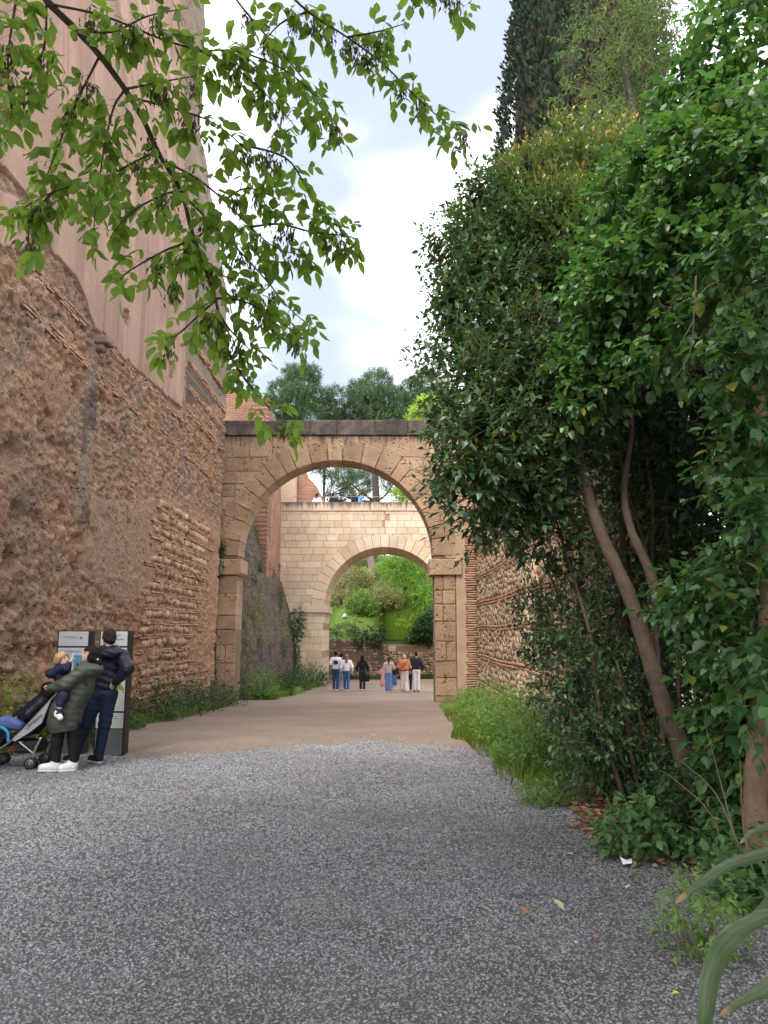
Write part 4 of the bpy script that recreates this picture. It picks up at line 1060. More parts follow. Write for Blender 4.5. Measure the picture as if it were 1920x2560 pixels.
for u, v, mt, s, lab in ((1411, 2286, m_pale, .10, 'pale green fallen leaf standing up on the gravel'), (1700, 2494, m_yell, .055, 'yellow fallen leaf on the gravel by the strap leaf plant'), (1612, 2307, m_yell, .03, 'tiny yellow leaf lying in the middle of the gravel'), (1495, 2356, m_ruse, .05, 'russet fallen leaf on the gravel'), (1440, 2362, m_pale, .05, 'pale curled fallen leaf beside the russet one'), (1565, 2230, m_pale, .07, 'pale fallen leaf lying flat near the brambles'), (1435, 2144, m_pale, .06, 'pale fallen leaf by the low feathery weed'), (1335, 2290, m_ruse, .12, 'long russet fallen leaf at the path centre'), (1685, 2290, m_ruse, .10, 'dark russet leaf near the creeping weed')):
    p = on_ground(u, v); me = mesh_np('fallen_leaf', LEAF['oval'][0] * [1, 1, 1.6], LEAF['oval'][1], mt, True)
    o = obj('fallen_leaf', me, None, None, (p.x, p.y, p.z + .022)); o.scale = (s, s, s); o.rotation_euler = (R(rnd.uniform(8, 22) if mt is not m_pale or s < .09 else 50), R(rnd.uniform(-15, 15)), rnd.uniform(0, 6.28)); tag(o, lab, 'leaf')
p = on_ground(1566, 2165)
bm = bmesh.new(); vs_ = [bm.verts.new(q) for q in ((-.035, -.03, 0), (.035, -.035, .01), (.05, .02, .03), (0, .035, .012), (-.04, .03, .04), (0, 0, .022))]
for f_ in ((0, 1, 5), (1, 2, 5), (2, 3, 5), (3, 4, 5), (4, 0, 5)): bm.faces.new([vs_[i] for i in f_])
tag(obj('paper_scrap', bm_mesh('paper_scrap', bm), plain('paper', (.75, .76, .8), .7), None, (p.x, p.y, p.z + .02)), 'crumpled white scrap of paper at the edge of the gravel', 'paper')

# ---- broad strap leaf plant leaning into the corner of the view
m_strap = leafm('strap_leaf', (0.028, 0.06, 0.022), (0.075, 0.125, 0.05), 0.2, 0.42, young=(.26, .2, .08), yf=1.0)
sp = thing('strap_leaf_plant', 'broad arching strap leaves of a dark green plant beside the gravel', 'plant', (1.35, 2.6, 0))
def strap(pts, wd, name='leaf'):
    P = smoothline([Vector(p) for p in pts], 6); V, F, at_r, at_y = [], [], [], []; n = len(P)
    for i, p in enumerate(P):
        t = i / (n - 1); w_ = wd * (0.25 + 0.75 * math.sin(math.pi * min(1, (t * .92 + .08)) ** .8)) if t < 1 else .004
        d = (P[min(i + 1, n - 1)] - P[max(i - 1, 0)]).normalized(); s = d.cross(Vector((0, 0, 1)))
        s = s.normalized() if s.length > .1 else Vector((0, 1, 0)); u_ = s.cross(d)
        for j in range(9):      # nine points across: ribbed by parallel veins
            q = (j - 4) / 4; V.append(p + s * w_ * q + u_ * w_ * (.28 * q * q + (.02 if j % 2 else 0)))
            at_r.append((.12 if j % 2 else .62) + rnd.uniform(-.1, .25)); at_y.append(1.0 if t > .93 else rnd.uniform(0, .12) + (.35 if abs(q) == 1 and rnd.random() < .3 else 0))
    for i in range(n - 1):
        for j in range(8): F.append([i * 9 + j, i * 9 + j + 1, i * 9 + 10 + j, i * 9 + 9 + j])
    wobj(name, mesh_np(name, np.array([tuple(v) for v in V]), np.array(F), m_strap, True, {'rnd': ('FLOAT', at_r), 'yng': ('FLOAT', at_y)}), None, sp)
strap([(1.35, 2.55, .0), (1.3, 2.5, .4), at(1990, 2330, 2.45), at(1860, 2330, 2.45), at(1790, 2420, 2.42), at(1765, 2560, 2.4), at(1750, 2640, 2.4)], .048)
strap([(1.4, 2.7, .0), (1.4, 2.8, .45), at(2000, 2170, 3.0), at(1860, 2160, 3.0), at(1760, 2210, 3.0), at(1690, 2260, 3.0)], .06)
strap([(1.4, 2.5, .0), (1.4, 2.4, .3), at(2010, 2480, 2.6), at(1900, 2490, 2.6), at(1800, 2540, 2.6)], .05)
strap([(1.45, 2.75, .0), (1.5, 2.9, .35), at(1990, 2250, 3.1), at(1900, 2290, 3.1), at(1830, 2330, 3.1)], .05)
strap([(1.42, 2.7, .0), (1.5, 3.0, .45), at(1990, 2110, 3.3), at(1900, 2080, 3.3), at(1850, 2110, 3.3)], .045)

# ---- privet with a leaning trunk
m_priv = leafm('privet_leaf', (0.026, 0.064, 0.024), (0.072, 0.150, 0.052), 0.2, 0.42, spec=0.65, young=(0.20, 0.22, 0.03), yf=.5)
def limb(pts, r0, r1, name, parent, mat, k=9, m=4):
    P = smoothline([Vector(p) for p in pts], m); n = len(P)
    rad = [(r0 + (r1 - r0) * i / (n - 1)) * (1 + .07 * math.sin(i * 2.1 + r0 * 99)) for i in range(n)]
    wobj(name, tube_mesh(name, P, rad, None, k), mat, parent); return P
pb = on_ground(1742, 2062); pb.z -= .05
pv = thing('privet_tree', 'dark glossy leaved tree with a leaning brown trunk beside the rubble wall', 'tree', pb)
limb([pb, at(1705, 1875, 7.45), at(1668, 1790, 7.5), at(1622, 1643, 7.6), at(1570, 1481, 7.75), at(1506, 1342, 7.9), at(1468, 1227, 8.05), at(1432, 1080, 8.25), at(1380, 900, 8.6), at(1340, 700, 9.1), at(1330, 520, 9.6)], .098, .03, 'trunk', pv, m_bark, 12, 5)
limb([at(1650, 1530, 7.7), at(1625, 1430, 7.8), at(1580, 1330, 7.9), at(1560, 1220, 8.2), at(1580, 1050, 8.6), at(1560, 850, 9)], .06, .02, 'limb', pv, m_bark)
for P in ([(1432, 1090, 8.25), (1350, 1040, 8.2), (1250, 1060, 8.1), (1170, 1100, 8)], [(1400, 960, 8.5), (1300, 860, 8.7), (1200, 820, 8.8)], [(1470, 1230, 8.05), (1380, 1240, 8.1), (1300, 1270, 8.1)], [(1350, 760, 9), (1250, 650, 9.4), (1180, 600, 9.5)]):
    limb([at(*q) for q in P], .035, .008, 'branch', pv, m_bark, 6)
for P in ([(1560, 2000, 7.9), (1520, 1860, 8), (1490, 1720, 8), (1478, 1600, 8.1), (1445, 1480, 8.2), (1405, 1350, 8.4), (1380, 1260, 8.4)], [(1600, 2000, 8.1), (1572, 1850, 8.1), (1558, 1720, 8.2), (1540, 1650, 8.3)], [(1640, 2010, 8.3), (1600, 1800, 8.4), (1590, 1740, 8.4)],
          [(1660, 1960, 8.4), (1650, 1700, 8.6), (1620, 1400, 8.8), (1560, 1200, 9), (1530, 1000, 9.2)], [(1640, 1700, 8.8), (1630, 1450, 8.9), (1630, 1250, 9), (1600, 1050, 9.2)], [(1500, 1960, 8.8), (1470, 1800, 8.9), (1450, 1640, 9), (1400, 1500, 9.1), (1350, 1380, 9.2)], [(1690, 2040, 8.6), (1700, 1800, 8.8), (1680, 1500, 9), (1660, 1200, 9.2)]):
    limb([at(*q) for q in P], .028, .012, 'stem', pv, m_bark, 6)
privet_lobes = [lobe(*q) for q in ((1215, 1120, 8.0, 105), (1170, 1230, 8.0, 75), (1290, 1235, 8.2, 95), (1350, 1090, 8.6, 140), (1190, 985, 8.4, 85), (1300, 920, 8.8, 140), (1225, 745, 9.5, 120), (1160, 640, 9.6, 75), (1320, 640, 10, 150), (1240, 540, 10, 95), (1420, 770, 9.8, 160), (1130, 890, 9, 70), (1480, 960, 9.2, 130), (1140, 1040, 8.3, 55), (1390, 1330, 8.5, 60), (1180, 800, 9.2, 70), (1260, 1340, 8.1, 55, .7, .6), (1330, 1190, 8.3, 80))]
D1 = twigs(privet_lobes, 4300, .36, 9, .120, 401, .45, .9, .35, .5)
low = [lobe(*q) for q in ((1430, 1640, 8.2, 60), (1400, 1740, 8.2, 60), (1470, 1860, 8.0, 75), (1385, 1560, 8.4, 55), (1440, 1450, 8.5, 55), (1500, 1780, 8.3, 70), (1510, 1640, 8.9, 70), (1560, 1900, 8.4, 60), (1330, 1520, 9.6, 45), (1345, 1620, 9.6, 40))]
D2 = twigs(low, 900, .28, 8, .082, 402, .3, .8, .4, .2)
inner = [lobe(*q) for q in ((1600, 1250, 10.2, 190), (1750, 1200, 10, 200), (1520, 1120, 10.4, 150), (1690, 950, 10.5, 220), (1850, 1350, 9.4, 160), (1600, 1500, 10.4, 130), (1720, 1500, 10, 150), (1860, 1600, 9, 130), (1560, 1800, 10, 110), (1700, 1780, 9.6, 140))]
D3 = twigs(inner, 2600, .36, 8, .11, 403, .3, .8, .3, .1)
sticks('twig', tuple(np.concatenate([D1['twig'][i], D2['twig'][i]]) for i in (0, 1)), .006, m_twig, pv)
Dp = catD(*[{k: v for k, v in D.items() if k != 'twig'} for D in (D1, D2, D3)]); Dp['yng'] = np.where(np.random.default_rng(3).random(len(Dp['yng'])) < .03, 1.6, Dp['yng'])
plant_leaves(pv, Dp, 'oval', m_priv, 300, near=1)

# ---- young-leaved laurel with orange tips behind it
m_laur = leafm('laurel_leaf', (0.050, 0.110, 0.028), (0.105, 0.180, 0.038), 0.28, 0.35, spec=.8, young=(0.55, 0.27, 0.03), yf=1.0)
lr = thing('laurel', 'laurel bush with yellow and orange young shoots in front of the cypress', 'tree', (3.0, 10.4, 0))
limb([(3.0, 10.4, -.05), at(1560, 1300, 10.2), at(1480, 900, 10), at(1430, 560, 9.7)], .09, .03, 'trunk', lr, m_bark)
lb = [lobe(*q) for q in ((1330, 480, 9.9, 75), (1440, 450, 9.8, 85), (1560, 460, 9.8, 90), (1390, 570, 9.4, 95), (1510, 580, 9.2, 105), (1285, 510, 9.9, 50), (1520, 380, 10, 40), (1600, 390, 10, 50), (1420, 360, 10, 38), (1315, 430, 9.9, 35), (1600, 620, 9.2, 90), (1450, 640, 9.2, 80))]
D = twigs(lb, 2500, .36, 9, .092, 411, .9, .5, .0, .45)
D['yng'] = np.clip(D['yng'] * 1.6, 0, 1) * (0.25 + .9 * np.random.default_rng(4).random(len(D['yng']))); sticks('twig', D['twig'], .006, m_twig, lr)
plant_leaves(lr, D, 'oval', m_laur, 260, near=1)

# ---- ivy covered tree at the right edge
m_ivy = leafm('ivy_leaf', (0.028, 0.085, 0.026), (0.105, 0.230, 0.062), 0.28, 0.42, spec=0.7, young=(0.34, 0.36, 0.05), yf=.8)
ib = on_ground(1895, 2210); ib.z -= .05
iv = thing('ivy_tree', 'pale trunk smothered in bright green ivy and climbing vines', 'tree', ib)
limb([ib, at(1888, 2050, 5.75), at(1893, 1880, 5.8), at(1915, 1600, 6.0), at(1930, 1300, 6.2), at(1900, 1000, 6.4), at(1840, 700, 6.8), at(1800, 450, 7.0)], .095, .04, 'trunk', iv, rock('tan_bark', (0.24, 0.15, 0.09), (0.16, 0.105, 0.068), scale=4, fine=30, bump=.8, dist=.02, var=0), 10, 5)
for P in ([(1880, 2230, 5.4), (1840, 2100, 5.5), (1800, 1950, 5.7), (1760, 1800, 6)], [(1900, 2240, 5.2), (1860, 2080, 5.3), (1850, 1900, 5.4)], [(1820, 2180, 5.8), (1780, 2040, 5.9), (1700, 1960, 6), (1660, 1930, 6.1)], [(1860, 2150, 5.3), (1790, 1985, 5.4), (1700, 1900, 5.5)], [(1740, 690, 5.2), (1735, 780, 5.1), (1730, 860, 5.1), (1712, 910, 5.1), (1680, 955, 5.1)], [(1735, 745, 5.15), (1712, 752, 5.2), (1680, 770, 5.2), (1650, 760, 5.2)], [(1735, 800, 5.1), (1690, 880, 5.1)], [(1735, 760, 5.1), (1765, 720, 5.2), (1800, 700, 5.3)]):
    limb([at(*q) for q in P], .008 if P[0][1] > 1200 else .006, .002, 'vine_stem', iv, m_twig, 5)
il = [lobe(*q) for q in ((1700, 640, 6.8, 170), (1570, 740, 7.4, 130), (1650, 480, 7.2, 150), (1800, 420, 6.6, 170), (1880, 660, 5.8, 120), (1890, 900, 5.6, 95), (1490, 870, 7.7, 90), (1465, 990, 7.7, 55), (1870, 1200, 5.9, 90), (1715, 1535, 6.6, 75), (1790, 1510, 6.4, 80), (1810, 1740, 6.5, 70), (1870, 1650, 6.0, 80), (1830, 1880, 6.2, 55), (1900, 1060, 5.6, 75), (1905, 1300, 5.6, 80), (1905, 1550, 5.6, 80), (1905, 1760, 5.6, 70), (1860, 140, 7.2, 150), (1760, 270, 7.4, 110), (1420, 960, 7.9, 45), (1470, 720, 8, 60), (1540, 600, 8, 90), (1850, 1450, 6.1, 70), (1660, 880, 6.6, 80, 1, .6), (1900, 420, 6, 90), (1560, 860, 7.6, 80), (1760, 800, 6.3, 60))]
D = twigs([(c_, (r_[0] * .86, r_[1] * .86, r_[2] * .86), w_) for c_, r_, w_ in il], 2300, .30, 8, .118, 421, .15, 1.0, .5, .6)
ul = [lobe(*q) for q in ((1880, 1800, 6.4, 80), (1850, 1900, 6.6, 45), (1850, 2000, 6.3, 45))]
D2 = twigs(ul, 700, .25, 7, .09, 422, .1, .8, .5, .2)
sticks('twig', tuple(np.concatenate([D['twig'][i], D2['twig'][i]]) for i in (0, 1)), .005, m_twig, iv)
Dp = catD(*[{k: v for k, v in Q.items() if k != 'twig'} for Q in (D, D2)]); Dp['yng'] = np.where(np.random.default_rng(5).random(len(Dp['yng'])) < .05, 1.0, 0)
plant_leaves(iv, Dp, 'round', m_ivy, 300, near=1)

# ---- evergreen thicket behind the trunks, leaf colour darkened to stand for deep shade
m_thick = leafm('shaded_thicket_leaf', (0.012, 0.030, 0.012), (0.030, 0.062, 0.024), 0.12, 0.4)
tk = thing('evergreen_thicket', 'evergreen thicket with leaves coloured dark for deep shade, closing the view behind the leaning trunks', 'bush', (4.6, 8.6, 0))
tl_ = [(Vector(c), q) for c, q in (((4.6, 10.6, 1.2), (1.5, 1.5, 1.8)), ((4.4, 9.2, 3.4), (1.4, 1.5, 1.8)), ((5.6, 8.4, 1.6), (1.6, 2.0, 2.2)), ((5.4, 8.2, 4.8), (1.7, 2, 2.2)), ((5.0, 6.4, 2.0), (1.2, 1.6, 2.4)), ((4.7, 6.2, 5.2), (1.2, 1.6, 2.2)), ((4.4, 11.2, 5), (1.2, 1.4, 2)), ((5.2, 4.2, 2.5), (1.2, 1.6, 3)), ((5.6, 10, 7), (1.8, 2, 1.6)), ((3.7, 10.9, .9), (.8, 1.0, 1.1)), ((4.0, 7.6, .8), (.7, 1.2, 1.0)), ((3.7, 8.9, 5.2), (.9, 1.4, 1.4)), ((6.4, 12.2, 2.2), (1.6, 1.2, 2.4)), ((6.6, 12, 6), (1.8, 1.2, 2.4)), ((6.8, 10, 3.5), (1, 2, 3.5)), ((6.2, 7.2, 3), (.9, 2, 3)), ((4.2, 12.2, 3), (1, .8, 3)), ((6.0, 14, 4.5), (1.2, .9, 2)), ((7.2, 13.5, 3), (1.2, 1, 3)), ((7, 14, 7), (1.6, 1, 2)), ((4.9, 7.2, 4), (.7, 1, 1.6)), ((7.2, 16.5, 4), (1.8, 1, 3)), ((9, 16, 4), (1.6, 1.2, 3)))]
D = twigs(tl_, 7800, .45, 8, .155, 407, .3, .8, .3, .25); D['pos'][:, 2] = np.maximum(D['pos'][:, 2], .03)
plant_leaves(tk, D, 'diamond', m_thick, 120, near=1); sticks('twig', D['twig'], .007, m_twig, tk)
for e in ((4.2, 9.2, 3.4), (5.4, 8.2, 4.8), (4.7, 6.2, 5.2), (4.4, 11.2, 5), (5.1, 10.2, 7)): limb([(e[0] + .3, e[1] + .2, -.1), (e[0] + .2, e[1], e[2] * .5), e], .06, .02, 'stem', tk, m_barkd, 6)

# ---- pale fine-leaved tree behind, and the cypress
m_fine = leafm('fine_leaf', (0.065, 0.125, 0.042), (0.125, 0.205, 0.065), 0.4, 0.5)
ft = thing('ash_tree', 'airy pale green tree with narrow leaves beside the cypress', 'tree', (5.4, 15.2, 0))
limb([(5.4, 15.2, -.1), at(1650, 700, 15.2), at(1600, 400, 15), at(1560, 150, 15), at(1540, -100, 15)], .12, .04, 'trunk', ft, m_barkd)
for P in ([(1600, 420, 15), (1540, 380, 15), (1480, 360, 14.8)], [(1580, 260, 15), (1500, 220, 15), (1420, 190, 15)], [(1570, 200, 15), (1650, 120, 15), (1720, 60, 15)], [(1560, 120, 15), (1500, 60, 15)]): limb([at(*q) for q in P], .03, .01, 'branch', ft, m_barkd, 5)
fl = [lobe(*q) for q in ((1540, 200, 15, 75), (1505, 330, 14.6, 70), (1600, 90, 15, 80), (1560, 450, 14.2, 80), (1640, 330, 16, 55), (1700, 40, 15, 90), (1530, 20, 15, 60), (1430, 240, 15, 35), (1450, 110, 15, 40), (1620, 200, 15.5, 60))]
D = twigs(fl, 1000, .45, 10, .125, 431, .2, .8, .45, .2); sticks('twig', D['twig'], .007, m_twig, ft)
plant_leaves(ft, D, 'narrow', m_fine, 200, near=1)

m_cyp = leafm('cypress_spray', (0.018, 0.036, 0.022), (0.045, 0.080, 0.045), 0.08, 0.7, spec=.2)
m_cypb = leafm('brown_spray', (0.045, 0.034, 0.024), (0.075, 0.055, 0.038), 0.05, 0.8, spec=.2)
cx_, cy_ = 5.5, 19.2; ct = thing('cypress', 'tall dark cypress column rising above the wall', 'tree', (cx_, cy_, 0))
limb([(cx_, cy_, -.1), (cx_, cy_, 10), (cx_, cy_, 24)], .35, .1, 'trunk', ct, m_barkd)
r = np.random.default_rng(441); n = 62000
z = 3 + 24 * r.random(n) ** .9; th = r.random(n) * 6.283
prof_r = np.interp(z, [3, 6, 12, 18, 24, 27.5], [1.8, 2.5, 2.6, 2.3, 1.5, .1])
cl, cid = worley(th * 3.8, z * 1.35, 445)
rr = prof_r * (0.92 + 0.10 * np.sin(th * 3 + z * .4)) + 0.5 * (0.5 - cl) - 0.2 * r.random(n) ** 2
P = np.stack([cx_ + np.cos(th) * rr, cy_ + np.sin(th) * rr, z], 1)
d = nrm(np.stack([np.cos(th) * .55, np.sin(th) * .55, np.full(n, 1.0)], 1) + r.normal(size=(n, 3)) * .28)
nn = nrm(np.stack([np.cos(th), np.sin(th), np.full(n, .15)], 1) + r.normal(size=(n, 3)) * .4); s = nrm(np.cross(d, nn)); nn = nrm(np.cross(s, d))
D = mkD(P, d, nn, .085 + .085 * r.random(n), r); brown_ = (fbm(th * 1.6, z * .3, 447) > .52) & (np.cos(th + .85) > .35)
kb = np.where(brown_)[0]; kg = np.where(~brown_)[0]
wobj('crown', leaves_mesh('crown', D, kg, 'scale', m_cyp), None, ct, 'stuff'); wobj('dead_foliage', leaves_mesh('dead_foliage', D, kb, 'scale', m_cypb), None, ct, 'stuff')
V, F = tube_arrays([(cx_, cy_, 2.5), (cx_, cy_, 6), (cx_, cy_, 12), (cx_, cy_, 18), (cx_, cy_, 24), (cx_, cy_, 27)], [1.4, 2.1, 2.2, 1.85, 1.15, .05], 14)
wobj('inner_foliage', mesh_py('inner_foliage', V, F, None, True), m_cypb, ct)

# ---- pines and other trees on the hill
m_pine = leafm('pine_needle', (0.060, 0.105, 0.050), (0.115, 0.175, 0.085), 0.15, 0.6, spec=.3)
def pine(label, trunk, r0, lobes_, n, L_, seed, extra=()):
    b = trunk[0]; t = thing('pine_tree', label, 'tree', b)
    limb(trunk, r0, r0 * .35, 'trunk', t, m_barkd, 8)
    r = np.random.default_rng(seed); top = trunk[-1]
    for l in lobes_:
        c = Vector(l[0]); k_ = max(range(len(trunk)), key=lambda i: -abs((trunk[i] - c).z + (trunk[i].xy - c.xy).length * .5)); limb([trunk[k_], (trunk[k_] + c) / 2 + Vector((0, 0, -.3)), c], r0 * .3, r0 * .1, 'branch', t, m_barkd, 5, 3)
    D = twigs(lobes_, n, .55, 12, L_, seed, .5, .6, -.15, .55, 1.0)
    wobj('crown', leaves_mesh('crown', {k: v for k, v in D.items() if k != 'twig'}, np.arange(len(D['pos'])), 'pin', m_pine), None, t, 'stuff')
def T(u0, v0, u1, v1, y):
    b = at(u0, v0, y); b.z = float(hill_z(np.array([b.x]), np.array([y]))[0]) - .3; e = at(u1, v1, y); return [b, b.lerp(e, .35) + Vector((.15, 0, 0)), b.lerp(e, .7) - Vector((.1, 0, 0)), e]
pine('broad pine with a domed crown above the brick tower', T(757, 1250, 755, 990, 72), .42, [lobe(*q) for q in ((700, 985, 71, 28), (755, 960, 72, 40), (740, 1005, 70, 42), (795, 1000, 71, 30), (690, 1030, 71, 30), (770, 1045, 70, 40), (815, 1025, 71, 26), (840, 990, 71, 18), (835, 1045, 72, 24), (715, 1062, 71, 26), (730, 935, 72, 18), (780, 935, 72, 18))], 3600, .34, 501)
pine('dense twin domed pine above the middle of the arch coping', T(938, 1250, 935, 990, 74), .5, [lobe(*q) for q in ((900, 985, 73, 30), (945, 965, 74, 36), (915, 1010, 72, 40), (965, 1000, 73, 34), (885, 1040, 73, 34), (940, 1055, 72, 36), (860, 1060, 74, 22), (975, 1045, 73, 34), (860, 1190, 70, 22), (895, 1215, 70, 30), (985, 1208, 71, 26), (840, 1232, 70, 18), (870, 1245, 70, 18))], 4000, .34, 502)
pine('spreading pine beside the bright tree above the coping', T(1030, 1240, 1040, 990, 78), .45, [lobe(*q) for q in ((1030, 985, 77, 34), (1070, 965, 78, 36), (1010, 1020, 76, 38), (1060, 1020, 77, 36), (1100, 1000, 78, 34), (1120, 1045, 77, 36), (1020, 1055, 76, 30), (1080, 1060, 77, 30))], 3000, .36, 503)
pine('thin dark pine seen through the arch behind the walkers on the bridge', T(815, 1250, 812, 1165, 66), .25, [lobe(*q) for q in ((830, 1178, 66, 16), (800, 1185, 66, 16), (822, 1205, 66, 14), (790, 1170, 66, 12), (910, 1180, 66, 14), (950, 1185, 66, 12))], 380, .26, 504)

m_lime = leafm('lime_leaf', (0.19, 0.30, 0.04), (0.32, 0.43, 0.07), 0.45, 0.5)
m_will = leafm('willow_leaf', (0.12, 0.24, 0.03), (0.20, 0.34, 0.05), 0.45, 0.5)
m_olive = leafm('olive_leaf', (0.16, 0.16, 0.06), (0.27, 0.24, 0.10), 0.25, 0.6)
m_ivyd = leafm('dark_ivy', (0.022, 0.055, 0.020), (0.055, 0.115, 0.040), 0.15, 0.35)
def tree(name, label, u, v0, v1, y, lobes_, n, L_, seed, mat, r0=.15, shape='oval', up=.3, droop=.3, cat='tree', tl=.45, tm=None):
    tr = T(u, v0, u, v1, y); t = thing(name, label, cat, tr[0])
    limb(tr, r0, r0 * .4, 'trunk', t, tm or m_barkd, 7)
    D = twigs(lobes_, n, tl, 8, L_, seed, up, .8, droop, .35)
    wobj('crown', leaves_mesh('crown', {k: v for k, v in D.items() if k != 'twig'}, np.arange(len(D['pos'])), shape, mat), None, t, 'stuff')
tree('lime_tree', 'bright yellow green tree beside the pines above the coping', 1075, 1200, 1040, 60, [lobe(*q) for q in ((1070, 1020, 60, 32), (1045, 1045, 60, 26), (1100, 1035, 60, 34), (1085, 1065, 60, 30))], 700, .22, 511, m_lime)
tree('lime_tree', 'bright yellow green tree peeping under the arch beside the bridge rail', 1010, 1270, 1235, 58, [lobe(*q) for q in ((1000, 1240, 58, 22), (1025, 1232, 58, 26), (1015, 1260, 58, 24))], 420, .2, 512, m_lime)
tree('willow_tree', 'drooping fresh green willow growing on the bank beyond the bridge', 1035, 1500, 1400, 57, [lobe(*q) for q in ((1035, 1400, 57, 45, .7), (990, 1425, 57, 36, .7), (1060, 1440, 56.6, 45, .7), (1010, 1460, 57, 30, .7), (1065, 1490, 56, 34, .7), (965, 1410, 57, 20, .7), (1000, 1395, 57, 30, .7))], 2600, .17, 513, m_will, .16, 'narrow', -.2, .9, tl=.6)
tr = T(926, 1478, 922, 1330, 63); t = thing('bare_trunk', 'tall grey brown tree trunk standing on the bank beyond the bridge', 'tree', tr[0])
limb(tr, .32, .26, 'trunk', t, rock('grey_bark', (0.17, 0.13, 0.11), (0.24, 0.19, 0.16), scale=3, fine=20, bump=.9, dist=.04, var=0), 10)
limb([tr[3] - Vector((0, 0, 1)), tr[3] + Vector((.5, 0, 3)), tr[3] + Vector((.2, 0, 7))], .24, .15, 'limb', t, m_barkd); 
D = twigs([(tr[3] + Vector((0, 0, 5)), (2.5, 2.5, 2.2))], 300, .5, 8, .2, 519); wobj('crown', leaves_mesh('crown', D, np.arange(len(D['pos'])), 'narrow', m_pine), None, t, 'stuff')
def bush(name, label, lobes_, n, L_, seed, mat, shape='oval', group=None, up=.5, droop=.2):
    c = lobes_[0][0]; t = thing(name, label, 'bush', (c.x, c.y, float(hill_z(np.array([c.x]), np.array([c.y]))[0])), 0, group)
    D = twigs(lobes_, n, .32, 8, L_, seed, up, .8, droop, .4); wobj('foliage', leaves_mesh('foliage', {k: v for k, v in D.items() if k != 'twig'}, np.arange(len(D['pos'])), shape, mat), None, t, 'stuff')
    sticks('stem', tuple(q[::6] - np.array([0, 0, .2]) for q in D['twig']), .02, m_twig, t)
bush('tawny_bush', 'tawny olive bush on the bank behind the bright grass', [lobe(*q) for q in ((880, 1455, 59, 40), (850, 1480, 58, 32), (910, 1450, 59, 26), (865, 1505, 57, 28), (835, 1510, 57, 24))], 1100, .15, 521, m_olive, 'diamond')
bush('yellow_shrub', 'small yellow green shrub beside the grey brown trunk', [lobe(*q) for q in ((918, 1440, 60, 14), (905, 1462, 60, 12))], 160, .15, 522, m_lime)
bush('fresh_shrub', 'fresh green shrub in front of the tawny bush', [lobe(*q) for q in ((900, 1500, 55, 26), (925, 1512, 55, 22), (880, 1512, 55, 20))], 420, .15, 523, m_weed)
bush('flowering_shrub', 'grey green flowering shrub at the foot of the willow', [lobe(*q) for q in ((955, 1495, 56, 28), (985, 1500, 56, 26), (940, 1480, 57, 20))], 420, .14, 524, m_olive)
bush('ivy_bush', 'dark ivy spilling over the ochre retaining wall', [lobe(*q) for q in ((1065, 1570, 51.6, 28), (1045, 1588, 51.2, 16), (1075, 1592, 50.9, 24), (1088, 1550, 52, 30))] + [lobe(*q) for q in ((1020, 1603, 50.7, 7), (1045, 1605, 50.7, 9), (1075, 1606, 50.7, 12))], 900, .14, 525, m_ivyd, 'round')
bush('ivy_patch', 'ivy hanging down the dark rubble retaining wall', [(Vector(at(925, 1580, 48.85)), (1.1, .15, .35)), (Vector(at(905, 1600, 48.85)), (.5, .13, .4)), (Vector(at(840, 1577, 48.85)), (.4, .12, .3)), (Vector(at(945, 1600, 48.85)), (.45, .12, .5))], 210, .12, 526, m_ivyd, 'round', None, -.5, .7)
bush('dark_scrub', 'grey green scrub high on the bank behind the trunk', [lobe(*q) for q in ((880, 1410, 68, 40), (840, 1420, 68, 36), (940, 1400, 70, 40), (990, 1400, 70, 40), (1040, 1390, 70, 40))], 900, .22, 527, m_olive, 'diamond')
m_meadow = leafm('meadow', (0.075, 0.155, 0.025), (0.26, 0.375, 0.06), 0.3, 0.6)
def hillpts(x0, x1, y0, y1):
    def f(r, n):
        x = x0 + (x1 - x0) * r.random(n); y = y0 + (y1 - y0) * r.random(n); y = np.where(x > -1.2, 51.1 + (y - y0) * (y1 - 51.1) / (y1 - y0), y) if y0 < 51 else y; return np.stack([x, y, hill_z(x, y) - .03], 1)
    return f
strip('meadow_grass', 'tall bright grass on the bank above the retaining walls', hillpts(-5, 4.5, 50.2, 57.5), 22000, .6, 531, m_meadow, .045, .6)
for i in range(18):
    x_, y_ = rnd.uniform(-4.2, 3.6), rnd.uniform(51.6, 57.5); z_ = float(hill_z(np.array([x_]), np.array([y_]))[0])
    weed('meadow_plant', 'leafy plant tuft standing in the tall grass of the bank', x_, y_, rnd.uniform(.3, .7), rnd.uniform(.5, 1.1), 70, .14, 700 + i, (m_weed, m_weedd, m_will, m_olive)[i % 4], 'plant tufts on the bank', 'diamond', 0, None, z_)
strip('yellow_flowers', 'drift of yellow wild flowers in the tall grass', lambda r, n: (lambda x, y: np.stack([x, y, hill_z(x, y) + .35], 1))(-2.4 + r.normal(size=n) * .9, 51.6 + r.random(n) * 2.2), 110, .16, 532, plain('yellow_petal', (.42, .40, .06), .6), .025, .3)
strip('bank_grass', 'rough grass higher up the bank', hillpts(-12, 10, 57, 68), 9000, .5, 533, m_grassd, .03, .5)

